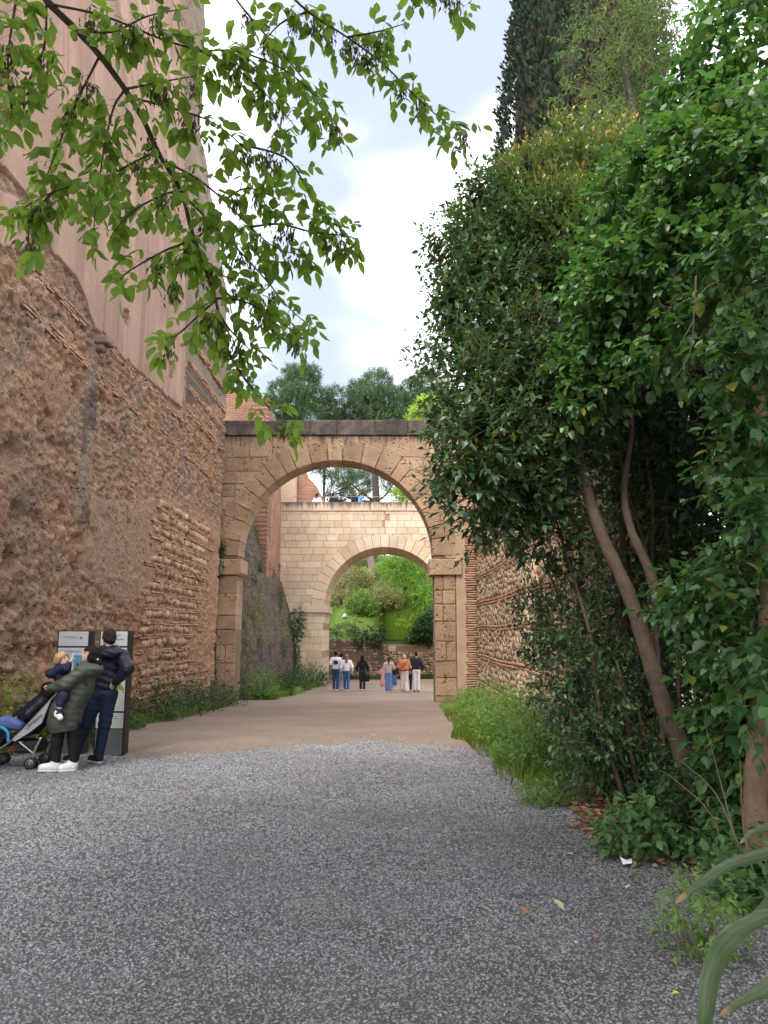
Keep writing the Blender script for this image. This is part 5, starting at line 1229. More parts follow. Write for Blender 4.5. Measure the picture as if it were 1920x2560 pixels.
# plants rooted in the walls
def tuft(label, c, r3, n, L_, seed, mat, shape='narrow', droop=.8, up=-.3):
    t = thing('wall_plant', label, 'plant', c); D = twigs([(Vector(c), r3)], n, .2, 8, L_, seed, up, .7, droop, .1)
    wobj('foliage', leaves_mesh('foliage', {k: v for k, v in D.items() if k != 'twig'}, np.arange(len(D['pos'])), shape, mat), None, t, 'stuff')
tuft('dark tuft growing in the joint above the brown arch impost', at(548, 1395, 26.9), (.18, .15, .75), 130, .14, 541, m_weedd)
tuft('small tuft hanging low in the joint beside the pier of the brown arch', at(527, 1660, 26.9), (.12, .12, .35), 50, .12, 542, m_weedd)
for u, v, a, b, sd_, lb_ in ((742, 1560, .4, 1.1, 543, 'bushy creeper hanging beside the impost of the cream pier'), (735, 1650, .3, .9, 544, 'thin creeper low down beside the cream pier')): tuft(lb_, at(u, v, 42.3), (a, .4, b), 200, .16, sd_, m_weedd)
tuft('green creeper crowning the top of the battered wall', at(640, 1300, 41), (.5, .8, .6), 200, .17, 546, m_weed)
for i in range(34):
    y = rnd.uniform(29.5, 42.4); z = rnd.uniform(1.0, 7.6); x = float(np.interp(y, [27.6, 42.9], [-5.45, -5.1]) - .26 * max(z - 1.5, 0) - .06 * min(max(z + 1, 0), 2.5)) + .06
    tuft('grey green tuft sprouting from the lichen covered battered wall', (x, y, z), (.10, .3 + .3 * rnd.random(), .25 + .3 * rnd.random()), 60, .11, 550 + i, m_weedd if i % 3 == 0 else m_olive)
    C.objects[-1].parent['group'] = 'tufts on the battered wall'
C.objects[-1]

# ================================================================ the branch hanging into the view (box elder), with its tree
m_elder = leafm('elder_leaf', (0.115, 0.220, 0.026), (0.24, 0.385, 0.05), 0.5, 0.45, tcol=(0.32, 0.50, 0.06))
m_seed = plain('seed', (0.085, 0.085, 0.03), .7)
et = thing('box_elder', 'box elder branch with fresh serrated leaves hanging over the path', 'tree', (-3.6, -1.5, 0))
limb([(-3.6, -1.5, -.1), (-3.5, -1.3, 2.5), (-3.2, -.6, 5), (-2.6, .8, 6.8), (-2.4, 2.0, 6.9), at(-40, -260, 3.2), at(60, -90, 3.5)], .22, .035, 'trunk', et, m_barkd, 10)
main = [(60, -90, 3.5), (116, 0, 3.6), (191, 75, 3.7), (249, 139, 3.75), (312, 223, 3.8), (359, 301, 3.9), (399, 388, 4), (451, 475, 4.05), (480, 579, 4.1), (509, 660, 4.15), (538, 746, 4.2), (567, 868, 4.25), (613, 949, 4.3), (694, 1041, 4.35), (735, 1062, 4.35)]
brs = [main,
  [(312, 223, 3.8), (400, 205, 3.7), (490, 190, 3.6)], [(125, 10, 3.6), (260, 40, 3.65), (405, 98, 3.75), (498, 127, 3.8), (585, 168, 3.9), (680, 250, 4), (750, 330, 4)],
  [(333, 245, 3.8), (430, 270, 3.9), (530, 305, 4), (600, 360, 4), (660, 430, 4.1)], [(405, 400, 4), (492, 446, 4.1), (556, 498, 4.1), (625, 567, 4.2), (690, 620, 4.2), (770, 640, 4.2)],
  [(469, 498, 4.1), (532, 561, 4.2), (602, 631, 4.3), (665, 700, 4.3), (723, 770, 4.4), (781, 820, 4.4)], [(399, 388, 4), (365, 391, 3.9), (255, 446, 3.8), (133, 480, 3.7), (29, 538, 3.6)],
  [(249, 139, 3.75), (191, 255, 3.7), (139, 382, 3.7), (110, 460, 3.7)], [(312, 223, 3.8), (283, 272, 3.7), (260, 376, 3.6), (243, 492, 3.6), (234, 579, 3.6)], [(451, 475, 4.05), (400, 490, 3.9), (330, 530, 3.8), (280, 585, 3.8)],
  [(480, 600, 4.1), (405, 630, 4), (324, 677, 3.9), (300, 700, 3.9)], [(538, 752, 4.2), (490, 795, 4.15), (440, 839, 4.1), (400, 850, 4.1)], [(545, 780, 4.2), (580, 830, 4.2), (640, 890, 4.3)],
  [(680, -60, 3.9), (770, 29, 4), (868, 93, 4.1), (960, 162, 4.2), (1047, 249, 4.3), (1120, 310, 4.3), (1160, 330, 4.3)], [(560, -40, 3.9), (640, 60, 4), (720, 150, 4.1), (800, 250, 4.2), (850, 330, 4.2)],
  [(600, 360, 4), (712, 393, 4.1), (764, 463, 4.2), (816, 544, 4.2), (850, 600, 4.3)], [(498, 127, 3.8), (600, 130, 3.9), (720, 180, 4), (820, 270, 4.1)], [(60, -90, 3.5), (30, 60, 3.4), (20, 180, 3.4), (40, 300, 3.4)], [(116, 0, 3.6), (110, 120, 3.6), (60, 220, 3.5), (0, 300, 3.5)],
  [(191, 75, 3.7), (280, 80, 3.6), (370, 40, 3.6), (470, 20, 3.6)], [(625, 567, 4.2), (700, 560, 4.2), (780, 580, 4.2), (870, 590, 4.2), (890, 600, 4.2)], [(560, 500, 4.1), (620, 470, 4.1), (700, 500, 4.1)], [(133, 480, 3.7), (80, 540, 3.6), (70, 610, 3.6)], [(509, 660, 4.15), (560, 690, 4.2), (640, 720, 4.2)], [(868, 93, 4.1), (940, 80, 4.1), (1010, 60, 4.1)], [(770, 29, 4), (700, 60, 4), (640, 130, 4)],
  [(1000, -60, 4.2), (1110, -20, 4.2), (1160, 15, 4.2)], [(532, 561, 4.2), (470, 620, 4.1), (430, 720, 4.1)], [(538, 746, 4.2), (600, 750, 4.2), (680, 790, 4.3), (760, 850, 4.3)]]
r = np.random.default_rng(601); P_, D_, L__, seeds = [], [], [], []
for bi, b in enumerate(brs):
    pts = smoothline([at(*q) for q in b], 5)
    r0 = .024 if bi == 0 else .0085
    if bi == 0: limb([at(*q) for q in b], .021, .004, 'branch', et, m_barkd, 7, 5)
    else: limb([at(*q) for q in b], .0075, .0025, 'branch', et, m_barkd, 5, 4)
    ln = [0]
    for i in range(1, len(pts)): ln.append(ln[-1] + (pts[i] - pts[i - 1]).length)
    s = (.12 if bi else .35) * ln[-1]; side = 1
    step = .042
    while s <= ln[-1] + .01:
        i = min(next((k for k in range(len(ln)) if ln[k] >= s), len(ln) - 1), len(ln) - 1); i = max(i, 1)
        t = (s - ln[i - 1]) / max(ln[i] - ln[i - 1], 1e-6); o = np.array(pts[i - 1].lerp(pts[i], min(t, 1)))
        bd = np.array((pts[i] - pts[i - 1]).normalized()); sd_ = nrm(np.cross(bd, r.normal(size=3))) * 1.0
        for rep in range(2 if r.random() < .62 else 1):
            pd = nrm(bd * .3 + sd_ * (1 if rep == 0 else -1) + np.array([0, 0, -.35 - .4 * r.random()])); pl = .05 + .06 * r.random()
            q = o + pd * pl; seeds.append(('pet', o, q))
            rach = nrm(pd + np.array([0, 0, -.8])); sz = .084 * (.62 + .62 * r.random())
            lat = nrm(np.cross(rach, r.normal(size=3)))
            npair = 1 if r.random() < .55 else 2
            P_.append(q + rach * .035 * npair); D_.append(nrm(rach + r.normal(size=3) * .2)); L__.append(sz * 1.1)
            for k in range(npair):
                for sg in (-1, 1):
                    if r.random() < .1: continue
                    P_.append(q + rach * .03 * k); D_.append(nrm(lat * sg * .9 + rach * .65 + np.array([0, 0, -.25]) + r.normal(size=3) * .2)); L__.append(sz * (.85 + .25 * r.random()))
            seeds.append(('pet', q, q + rach * .035 * npair))
        if r.random() < .16: seeds.append(('bunch', o, None))
        s += step * (.7 + .6 * r.random())
P_, D_, L__ = np.array(P_), np.array(D_), np.array(L__)
D = mkD(P_, D_, frame_leaf(D_, r, .8, .75), L__, r)
plant_leaves(et, D, 'maple', m_elder, 300)
pe = [(a, b) for k, a, b in seeds if k == 'pet']; sticks('leaf_stalk', (np.array([p[0] for p in pe]), np.array([p[1] for p in pe])), .0016, m_twig, et)
bun = [a for k, a, b in seeds if k == 'bunch']
for c in bun:
    n = 42; d = nrm(r.normal(size=(n, 3)) * .35 + np.array([0, 0, -1])); o = c + r.normal(size=(n, 3)) * np.array([.022, .022, .028]) + np.array([0, 0, -.05])
    Db = mkD(o, d, frame_leaf(d, r), .035 + .02 * r.random(n), r); wobj('seed_bunch', leaves_mesh('seed_bunch', Db, np.arange(n), 'narrow', m_seed), None, et, 'stuff')
# unseen crown overhead and behind the viewer, lobes added to shade the near gravel
shade_crown_l = [(Vector(c), q) for c, q in (((-2.5, .5, 8.2), (2.6, 2.4, 1.4)), ((0.2, 0, 8.6), (2.6, 2.6, 1.5)), ((-1.5, -2.5, 8.8), (3, 2.5, 1.6)), ((2.2, .8, 7.6), (2, 2.2, 1.2)), ((1.5, -2.8, 8), (2.4, 2.2, 1.4)), ((-4.2, 1.5, 7.8), (1.8, 2, 1.2)), ((.4, 1.6, 8.2), (2.4, 1.2, .9)), ((-2.5, 2.0, 8.6), (2.2, 1.2, 1)), ((2.8, 1.8, 8.2), (2.2, 1.4, 1)), ((-5, -1, 8), (2, 2.4, 1.4)), ((4, -2, 8), (2.2, 2.4, 1.4)), ((0, .5, 5.9), (1.9, 1.3, .7)), ((-2.7, .3, 5.7), (1.7, 1.3, .7)), ((2.5, .3, 5.7), (1.7, 1.3, .8)), ((3.6, 3, 6.5), (1.2, 2, 1.6)), ((4.2, 0, 4.5), (1.2, 2.6, 2.6)), ((4, -3.5, 4), (1.4, 2, 3)))]
D = twigs(shade_crown_l, 8200, .55, 9, .24, 611, .1, .8, .4, .2); u_, v_, dp_ = proj(D['pos']); keep = (v_ < -60) | (dp_ < .2) | (u_ > 2050)
wobj('crown', leaves_mesh('crown', {k: v for k, v in D.items() if k != 'twig'}, np.where(keep)[0], 'narrow', m_elder), None, et, 'stuff')
for e in ((-1.2, 1.2, 8.2), (.8, .5, 8.4), (-1.5, -2.3, 8.6), (2.2, .6, 7.4), (-4, 1.3, 7.6)): limb([(-3.0, -.3, 5.6), ((-3 + e[0]) / 2, (e[1] - .3) / 2, 7.3), e], .07, .02, 'limb', et, m_barkd, 6)
# ================================================================ PEOPLE: smooth bodies from blended capsules and ellipsoids
def cap(p0, p1, r0, r1=None, sy=1.0): return ('c', np.array(p0, float), np.array(p1, float), r0, r0 if r1 is None else r1, sy)
def ell(c, r3, rot=0.0): return ('e', np.array(c, float), np.array(r3, float), rot)
def chain(pts, rads, sy=1.0): return [cap(pts[i], pts[i + 1], rads[i], rads[i + 1], sy) for i in range(len(pts) - 1)]
def surface_nets(f, o, h):
    s = f < 0; nx, ny, nz = f.shape
    cnt = sum(s[a:nx - 1 + a, b:ny - 1 + b, c:nz - 1 + c].astype(np.int8) for a in (0, 1) for b in (0, 1) for c in (0, 1))
    act = (cnt > 0) & (cnt < 8); I = np.argwhere(act); acc = np.zeros((len(I), 3)); num = np.zeros(len(I))
    cor = [(a, b, c) for a in (0, 1) for b in (0, 1) for c in (0, 1)]
    for p in cor:
        for ax in range(3):
            if p[ax]: continue
            q = list(p); q[ax] = 1
            fa = f[I[:, 0] + p[0], I[:, 1] + p[1], I[:, 2] + p[2]]; fb = f[I[:, 0] + q[0], I[:, 1] + q[1], I[:, 2] + q[2]]
            m = (fa < 0) != (fb < 0); t = np.where(m, fa / np.where(m, fa - fb, 1), 0)
            pos = np.tile(np.array(p, float), (len(I), 1)); pos[:, ax] += t; acc += pos * m[:, None]; num += m
    V = o + (I + acc / num[:, None]) * h
    idx = np.full(act.shape, -1, np.int64); idx[act] = np.arange(len(I)); F = []
    for ax in range(3):
        b, c = (ax + 1) % 3, (ax + 2) % 3
        sl0 = [slice(None)] * 3; sl1 = [slice(None)] * 3; sl0[ax] = slice(0, -1); sl1[ax] = slice(1, None)
        e = s[tuple(sl0)] != s[tuple(sl1)]; E = np.argwhere(e); E = E[(E[:, b] > 0) & (E[:, c] > 0) & (E[:, b] < f.shape[b] - 1) & (E[:, c] < f.shape[c] - 1)]
        if not len(E): continue
        ins = s[E[:, 0], E[:, 1], E[:, 2]]
        def cell(db, dc):
            Q = E.copy(); Q[:, b] += db; Q[:, c] += dc; return idx[Q[:, 0], Q[:, 1], Q[:, 2]]
        q = np.stack([cell(-1, -1), cell(0, -1), cell(0, 0), cell(-1, 0)], 1); q[~ins] = q[~ins][:, ::-1]; F.append(q[(q >= 0).all(1)])
    return V, np.concatenate(F)
def sdf(prims, vox, k=0.025, wob=0.0, cut=None):
    lo = np.full(3, 9e9); hi = -lo
    for p in prims:
        if p[0] == 'c':
            m = max(p[3], p[4]); lo = np.minimum(lo, np.minimum(p[1], p[2]) - m); hi = np.maximum(hi, np.maximum(p[1], p[2]) + m)
        else:
            m = p[2].max(); lo = np.minimum(lo, p[1] - m); hi = np.maximum(hi, p[1] + m)
    lo -= 3 * vox + .01; hi += 3 * vox + .01
    ax = [np.arange(lo[i], hi[i], vox) for i in range(3)]; X, Y, Z = np.meshgrid(*ax, indexing='ij'); f = np.full(X.shape, 9.0)
    for p in prims:
        if p[0] == 'c':
            ab = p[2] - p[1]; l2 = max(ab @ ab, 1e-9)
            t = np.clip(((X - p[1][0]) * ab[0] + (Y - p[1][1]) * ab[1] + (Z - p[1][2]) * ab[2]) / l2, 0, 1)
            dx, dy, dz = X - p[1][0] - ab[0] * t, Y - p[1][1] - ab[1] * t, Z - p[1][2] - ab[2] * t
            d = np.sqrt(dx * dx + (dy / p[5]) ** 2 + dz * dz) - (p[3] + (p[4] - p[3]) * t); d *= min(1, p[5])
        else:
            c, s_ = math.cos(p[3]), math.sin(p[3]); dx, dy, dz = X - p[1][0], Y - p[1][1], Z - p[1][2]
            xx, yy_, zz_ = dx * c + dy * s_, -dx * s_ + dy * c, dz
            q = np.sqrt((xx / p[2][0]) ** 2 + (yy_ / p[2][1]) ** 2 + (zz_ / p[2][2]) ** 2); d = (q - 1) * p[2].min()
        hh = np.maximum(k - np.abs(f - d), 0) / k; f = np.minimum(f, d) - hh * hh * k * .25
    if wob:
        f = f + wob * (np.sin(X * 31 + Z * 17) * np.sin(Z * 43 + Y * 11) + .6 * np.sin(Z * 71 + X * 23 + 2 * np.sin(Y * 19)))
    if cut is not None: f = np.maximum(f, cut(X, Y, Z))
    return surface_nets(f, np.array(lo), vox)
def flesh(name, prims, mat, parent, vox=.014, k=.025, wob=0.0, cut=None):
    V, F = sdf(prims, vox, k, wob, cut)
    return obj(name, mesh_np(name, V, F, None, True), mat, parent)
SK = plain('skin', (0.52, 0.30, 0.21), .55, 0, .06); SKD = plain('brown_skin', (0.24, 0.13, 0.085), .55, 0, .06)
HB = plain('black_hair', (0.012, 0.010, 0.009), .75, 0, .4, 30, .6, .12, 70); HD = plain('brown_hair', (0.024, 0.017, 0.013), .75, 0, .4, 30, .6, .12, 70)
HL = plain('blond_hair', (0.36, 0.22, 0.11), .5, 0, .25, 30, .5, .4, 60); HR = plain('red_hair', (0.26, 0.075, 0.03), .5, 0, .25, 30, .5, .4, 60); HG = plain('grey_hair', (0.50, 0.46, 0.42), .6, 0, .2, 30)
EYE_M = plain('eye', (0.02, 0.015, 0.012), .2); LIP = plain('lip', (0.40, 0.13, 0.10), .5)
def cloth(name, c, rough=.85, b=.4): return plain(name, c, rough, 0, .14, 9, b, .25, 26, .02)
def head_prims(c, d, s=1.0):
    """skull, jaw, nose and ears; d = unit direction of the face"""
    c = np.array(c); d = np.array(d, float); d /= np.linalg.norm(d); up = np.array([0, 0, 1.0]); rt = np.cross(d, up); rt /= np.linalg.norm(rt); u = np.cross(rt, d)
    a = math.atan2(d[1], d[0])
    P = [ell(c - d * .008 * s + u * .018 * s, (.098 * s, .078 * s, .098 * s), a), ell(c + d * .03 * s - u * .045 * s, (.062 * s, .058 * s, .068 * s), a), cap(c + d * .088 * s + u * .012 * s, c + d * .108 * s - u * .022 * s, .011 * s, .016 * s), ell(c + d * .07 * s - u * .088 * s, (.026 * s, .028 * s, .022 * s), a), cap(c + d * .082 * s - u * .052 * s - rt * .014 * s, c + d * .082 * s - u * .052 * s + rt * .014 * s, .012 * s)]
    for g in (-1, 1): P.append(ell(c + rt * g * .078 * s - d * .005 * s - u * .005 * s, (.02 * s, .012 * s, .03 * s), a))
    return P, c, d, rt, u
def face_bits(hp, s, parent):
    _, c, d, rt, u = hp; parent = parent.children[0]
    for g in (-1, 1): flesh('eye', [ell(c + d * .083 * s + rt * g * .032 * s + u * .012 * s, (.013 * s, .013 * s, .009 * s))], EYE_M, parent, .005 * s, .004)
    flesh('mouth', [cap(c + d * .093 * s - u * .052 * s - rt * .018 * s, c + d * .093 * s - u * .052 * s + rt * .018 * s, .007 * s)], LIP, parent, .005 * s, .004)
def hand_prims(w_, d, pn, s=1.0, curl=.5):
    """palm, four unequal bent fingers and a thumb from the side of the palm; w_ wrist, d pointing direction, pn palm normal"""
    w_, d, pn = np.array(w_, float), np.array(d, float) / np.linalg.norm(d), np.array(pn, float) / np.linalg.norm(pn); sd = np.cross(d, pn)
    P = [cap(w_ + d * .02 * s, w_ + d * .075 * s, .026 * s, .032 * s)]
    for i, (o, l) in enumerate(((-.030, .066), (-.010, .076), (.010, .072), (.029, .056))):
        a = w_ + d * .085 * s + sd * o * s; b = a + (d * (1 - curl * .3) + pn * curl * .5) * l * .5 * s; c = b + (d * (1 - curl) + pn * curl) * l * .5 * s
        P += chain([a, b, c], [.0095 * s, .009 * s, .0075 * s])
    a = w_ + d * .03 * s - sd * .03 * s; b = a + (d * .6 - sd * .7) * .04 * s; P += chain([a, b, b + (d * .9 + pn * .3) * .03 * s], [.012 * s, .011 * s, .009 * s])
    return P

# ---- the man reading the board
p0 = on_ground(238, 1908)
man = thing('person', 'man in navy puffer jacket and jeans with one hand on his hip reading the board', 'person', p0)
hp = head_prims((.085, .02, 1.675), (-.75, .62, .05))
flesh('body', hp[0] + [cap((.11, 0, 1.45), (.10, .01, 1.60), .058, .055), cap((.10, 0, 1.0), (.13, 0, 1.40), .10, .12), cap((.27, 0, 1.42), (.41, -.13, 1.25), .04), cap((.41, -.13, 1.25), (.25, -.13, 1.06), .035, .03), cap((0, 0, 1.42), (-.14, .1, 1.22), .04), cap((-.14, .1, 1.22), (-.08, .3, 1.2), .03), cap((.12, 0, .92), (.05, 0, .12), .05), cap((0, 0, .92), (-.28, .02, .12), .05)] + hand_prims((.25, -.13, 1.06), (-.6, .5, -.5), (.3, .8, .1)) + hand_prims((-.08, .3, 1.2), (.3, .8, .2), (0, 0, 1)), SK, man, .011, .02)
def hair_cut(c, d, back=.02):
    c, d = np.array(c), np.array(d, float) / np.linalg.norm(d)
    return lambda X, Y, Z: ((X - c[0]) * d[0] + (Y - c[1]) * d[1]) - .35 * (Z - c[2] - .01) - back
flesh('hair', [ell((.09, .015, 1.70), (.106, .094, .104), math.atan2(.62, -.75)), ell((.125, -.03, 1.655), (.075, .07, .075))], HD, man, .010, .03, .004, hair_cut((.085, .02, 1.675), (-.75, .62, 0), .035))
navy = cloth('navy_nylon', (0.010, 0.011, 0.022), .42, .6)
def quilt(prims, k=.03): return prims
flesh('jacket', [cap((.055, 0, 1.02), (.075, 0, 1.14), .185, .178, .74), cap((.075, 0, 1.14), (.12, 0, 1.36), .178, .185, .74), cap((-.035, 0, 1.425), (.275, 0, 1.425), .092, .092), ell((.15, -.115, 1.465), (.16, .085, .085)), cap((.03, 0, 1.50), (.19, 0, 1.50), .075, .075)] + chain([(.285, 0, 1.425), (.42, -.14, 1.26), (.27, -.13, 1.09)], [.094, .088, .06]) + chain([(-.045, 0, 1.42), (-.15, .10, 1.22), (-.09, .28, 1.20)], [.09, .08, .055]), navy, man, .012, .035, .004, lambda X, Y, Z: .945 - Z)
jean = cloth('dark_jeans', (0.014, 0.024, 0.052), .85, .4)
flesh('trousers', [ell((.06, 0, .93), (.185, .135, .13))] + chain([(.14, 0, .90), (.105, -.015, .52), (.045, 0, .12)], [.112, .082, .064]) + chain([(-.02, .0, .90), (-.14, -.03, .52), (-.285, .02, .12)], [.112, .082, .064]), jean, man, .012, .03, .003, lambda X, Y, Z: .085 - Z)
blk = plain('black_shoe', (0.012, 0.011, 0.012), .6); sole = plain('pale_sole', (.5, .47, .43), .7)
def shoe(parent, a, b, mat, r=.05, hz=.11, sm=None, k=1.0):
    a, b = np.array(a, float), np.array(b, float); m_ = (a + b) / 2
    sh_ = flesh('shoe', [cap((a[0], a[1], .065 * k), (b[0], b[1], .05 * k), r * 1.02, r * .9), cap((a[0], a[1], .06 * k), (a[0], a[1], hz * k), r * 1.05, r * 1.02)], mat, parent, .009, .03, 0, lambda X, Y, Z: .018 * k - Z)
    flesh('shoe_sole', [cap((a[0], a[1], .016 * k), (b[0], b[1], .016 * k), r * 1.1, r * 1.0)], sm or sole, sh_, .009, .01, 0, lambda X, Y, Z: np.maximum(Z - .028 * k, .001 - Z))
shoe(man, (.05, .0), (-.10, .10), blk); shoe(man, (-.285, .02), (-.43, .09), blk)

# ---- the woman carrying a toddler
q0 = on_ground(157, 1929)
wm = thing('person', 'woman in long olive parka and white boots carrying a toddler', 'person', q0)
hw = head_prims((.275, -.01, 1.455), (-.93, -.18, .28), .94)
flesh('body', hw[0] + [cap((.25, 0, 1.28), (.27, 0, 1.40), .055, .05), cap((0, 0, .6), (.22, 0, 1.25), .1, .11), cap((.19, -.1, 1.24), (.03, -.17, 1.1), .04), cap((.03, -.17, 1.1), (-.15, -.15, 1.045), .03), cap((.2, .1, 1.22), (.03, .17, 1.1), .04), cap((.03, .17, 1.1), (-.1, .1, 1.16), .03), cap((-.06, 0, .6), (-.095, 0, .12), .045), cap((.08, 0, .6), (.10, .05, .12), .045)] + hand_prims((-.15, -.15, 1.045), (-.85, .45, -.1), (0, .6, .7), .92) + hand_prims((-.1, .1, 1.16), (-.3, -.7, .3), (-.6, 0, .2), .92), SK, wm, .010, .02)
face_bits(hw, .94, wm)
def wcut(X, Y, Z):
    c = np.array((.275, -.01, 1.455)); g = ((X - c[0]) * -.96 + (Y - c[1]) * -.18) + .30 * (Z - c[2]); return np.where(Z > c[2] + .055, g - .105, g - .022)
flesh('hair', [ell((.290, -.005, 1.480), (.108, .10, .102)), cap((.325, 0, 1.45), (.345, 0, 1.36), .088, .075), cap((.285, -.078, 1.455), (.295, -.082, 1.375), .036, .03), cap((.285, .078, 1.455), (.295, .082, 1.375), .036, .03), cap((.37, -.03, 1.42), (.415, -.05, 1.33), .045, .022), cap((.212, -.05, 1.522), (.20, .04, 1.522), .022, .022)], HB, wm, .009, .03, .006, wcut)
flesh('hair_clip', [ell((.392, -.075, 1.405), (.014, .014, .011))], plain('white_clip', (.7, .7, .7), .3), wm, .006, .005)
olive = cloth('olive_nylon', (0.055, 0.060, 0.047), .5, .5)
flesh('parka', chain([(-.02, 0, .58), (.0, 0, .74), (.06, 0, .92), (.15, 0, 1.06), (.21, 0, 1.20)], [.195, .20, .19, .175, .155], .82) + [cap((-.10, -.02, .62), (-.06, -.02, .76), .12, .12), cap((.22, -.10, 1.25), (.22, .10, 1.25), .085, .085), ell((.335, -.03, 1.275), (.125, .125, .085)), cap((.25, -.05, 1.33), (.25, .05, 1.33), .075, .075)] + chain([(.215, -.115, 1.25), (.045, -.185, 1.10), (-.145, -.165, 1.05)], [.092, .085, .06]) + chain([(.22, .115, 1.24), (.05, .185, 1.1), (-.08, .12, 1.15)], [.09, .08, .055]), olive, wm, .011, .04, .0035, lambda X, Y, Z: (.495 + .02 * np.sin(X * 9)) - Z)
V_, F_ = tube_arrays([(.155, -.185, 1.30), (.20, -.205, 1.22), (.265, -.20, 1.13), (.31, -.17, 1.08)], .009, 6); obj('hood_seam', mesh_py('hood_seam', V_, F_, None, True), cloth('dark_olive', (.02, .022, .018)), wm)
blkc = cloth('black_leggings', (0.008, 0.008, 0.010), .8, .2)
flesh('leggings', [ell((0, 0, .62), (.17, .12, .12))] + chain([(-.075, 0, .62), (-.095, -.01, .36), (-.098, 0, .12)], [.098, .072, .058]) + chain([(.09, 0, .62), (.10, .03, .36), (.105, .05, .12)], [.098, .072, .058]), blkc, wm, .012, .02, .002, lambda X, Y, Z: .10 - Z)
wht = plain('white_leather', (.60, .585, .56), .6, 0, .15, 14, .3)
shoe(wm, (-.10, 0), (-.255, -.025), wht, .056, .155); shoe(wm, (.10, .05), (.0, -.03), wht, .056, .155)

# ---- the toddler on her arm
td_ = thing('person', 'fair haired toddler in navy jacket carried on the arm of the woman in the parka', 'person', q0 + Vector((0, 0, .70)))
def T7(x, y, z): return (x, y, z - .70)
ht = head_prims(T7(-.105, 0, 1.405), (.86, -.25, .12), .82)
flesh('body', ht[0] + [cap(T7(-.09, 0, 1.28), T7(-.10, 0, 1.36), .04), cap(T7(-.05, 0, 1.05), T7(-.08, 0, 1.26), .075), cap(T7(-.06, -.08, 1.27), T7(.04, -.13, 1.31), .03), cap(T7(.04, -.13, 1.31), T7(.05, -.12, 1.375), .024, .02), cap(T7(-.12, -.05, 1.27), T7(-.21, -.06, 1.23), .03), cap(T7(-.21, -.06, 1.23), T7(-.14, .02, 1.18), .024), cap(T7(-.02, -.03, 1.02), T7(.035, -.20, .955), .05), cap(T7(.035, -.20, .955), T7(0, -.245, .78), .036, .03), cap(T7(0, .08, 1.0), T7(.08, .19, .94), .05), cap(T7(.08, .19, .94), T7(.06, .24, .78), .036, .03)] + hand_prims(T7(.05, -.12, 1.365), (.5, 0, .8), (.7, .3, -.3), .55, .8) + hand_prims(T7(-.14, .02, 1.18), (.7, .5, -.2), (0, 1, 0), .55), SK, td_, .009, .018)
face_bits(ht, .82, td_)
flesh('hair', [ell(T7(-.118, .005, 1.425), (.088, .082, .084)), ell(T7(-.155, .01, 1.375), (.062, .072, .07)), cap(T7(-.12, -.068, 1.42), T7(-.13, -.066, 1.365), .03, .026)], HL, td_, .008, .03, .005, lambda X, Y, Z: ((X + .105) * .9 - (Y) * .25) - .55 * (Z - .70) - .036)
nav2 = cloth('navy_fleece', (0.012, 0.016, 0.045), .7, .5)
flesh('jacket', chain([T7(-.035, 0, 1.04), T7(-.08, 0, 1.27)], [.115, .095], .9) + chain([T7(-.07, -.075, 1.275), T7(.02, -.135, 1.30), T7(.05, -.13, 1.345)], [.058, .05, .036]) + chain([T7(-.12, -.045, 1.275), T7(-.215, -.06, 1.225), T7(-.15, .01, 1.18)], [.06, .055, .04]), nav2, td_, .009, .03, .003, lambda X, Y, Z: .27 - Z)
flesh('trousers', chain([T7(-.02, -.03, 1.02), T7(.035, -.20, .955), T7(.012, -.235, .865)], [.085, .066, .052]) + chain([T7(0, .06, 1.02), T7(.08, .19, .95), T7(.065, .23, .86)], [.085, .062, .052]), nav2, td_, .009, .03, .002)
ksh = plain('toddler_shoe', (.68, .67, .66), .55, 0, .1, 20); kst = plain('navy_strap', (.02, .025, .06), .6)
for dx, dy in ((0, 0), (.06, .48)):
    flesh('sock', [cap(T7(dx, -.245 + dy, .785), T7(dx, -.247 + dy, .75), .035, .034)], plain('navy_sock', (.015, .018, .04), .8), td_, .008, .01)
    flesh('shoe', [cap(T7(dx - .015, -.245 + dy, .735), T7(dx + .04, -.275 + dy, .695), .038, .034), cap(T7(dx - .01, -.245 + dy, .76), T7(dx - .01, -.245 + dy, .735), .036)], ksh, td_, .008, .02, 0)
    flesh('shoe_strap', [cap(T7(dx + .0, -.285 + dy, .752), T7(dx + .035, -.245 + dy, .745), .016)], kst, td_, .007, .01)
cd = obj('card', box_mesh('card', (0, 0, 0), (.012, .05, .10), None, .002), plain('pale_card', (.55, .58, .72), .4), None, q0 + Vector((.088, -.12, 1.445))); cd.rotation_euler = (0, R(28), .2); tag(cd, 'pale folded leaflet held up by the toddler', 'leaflet')

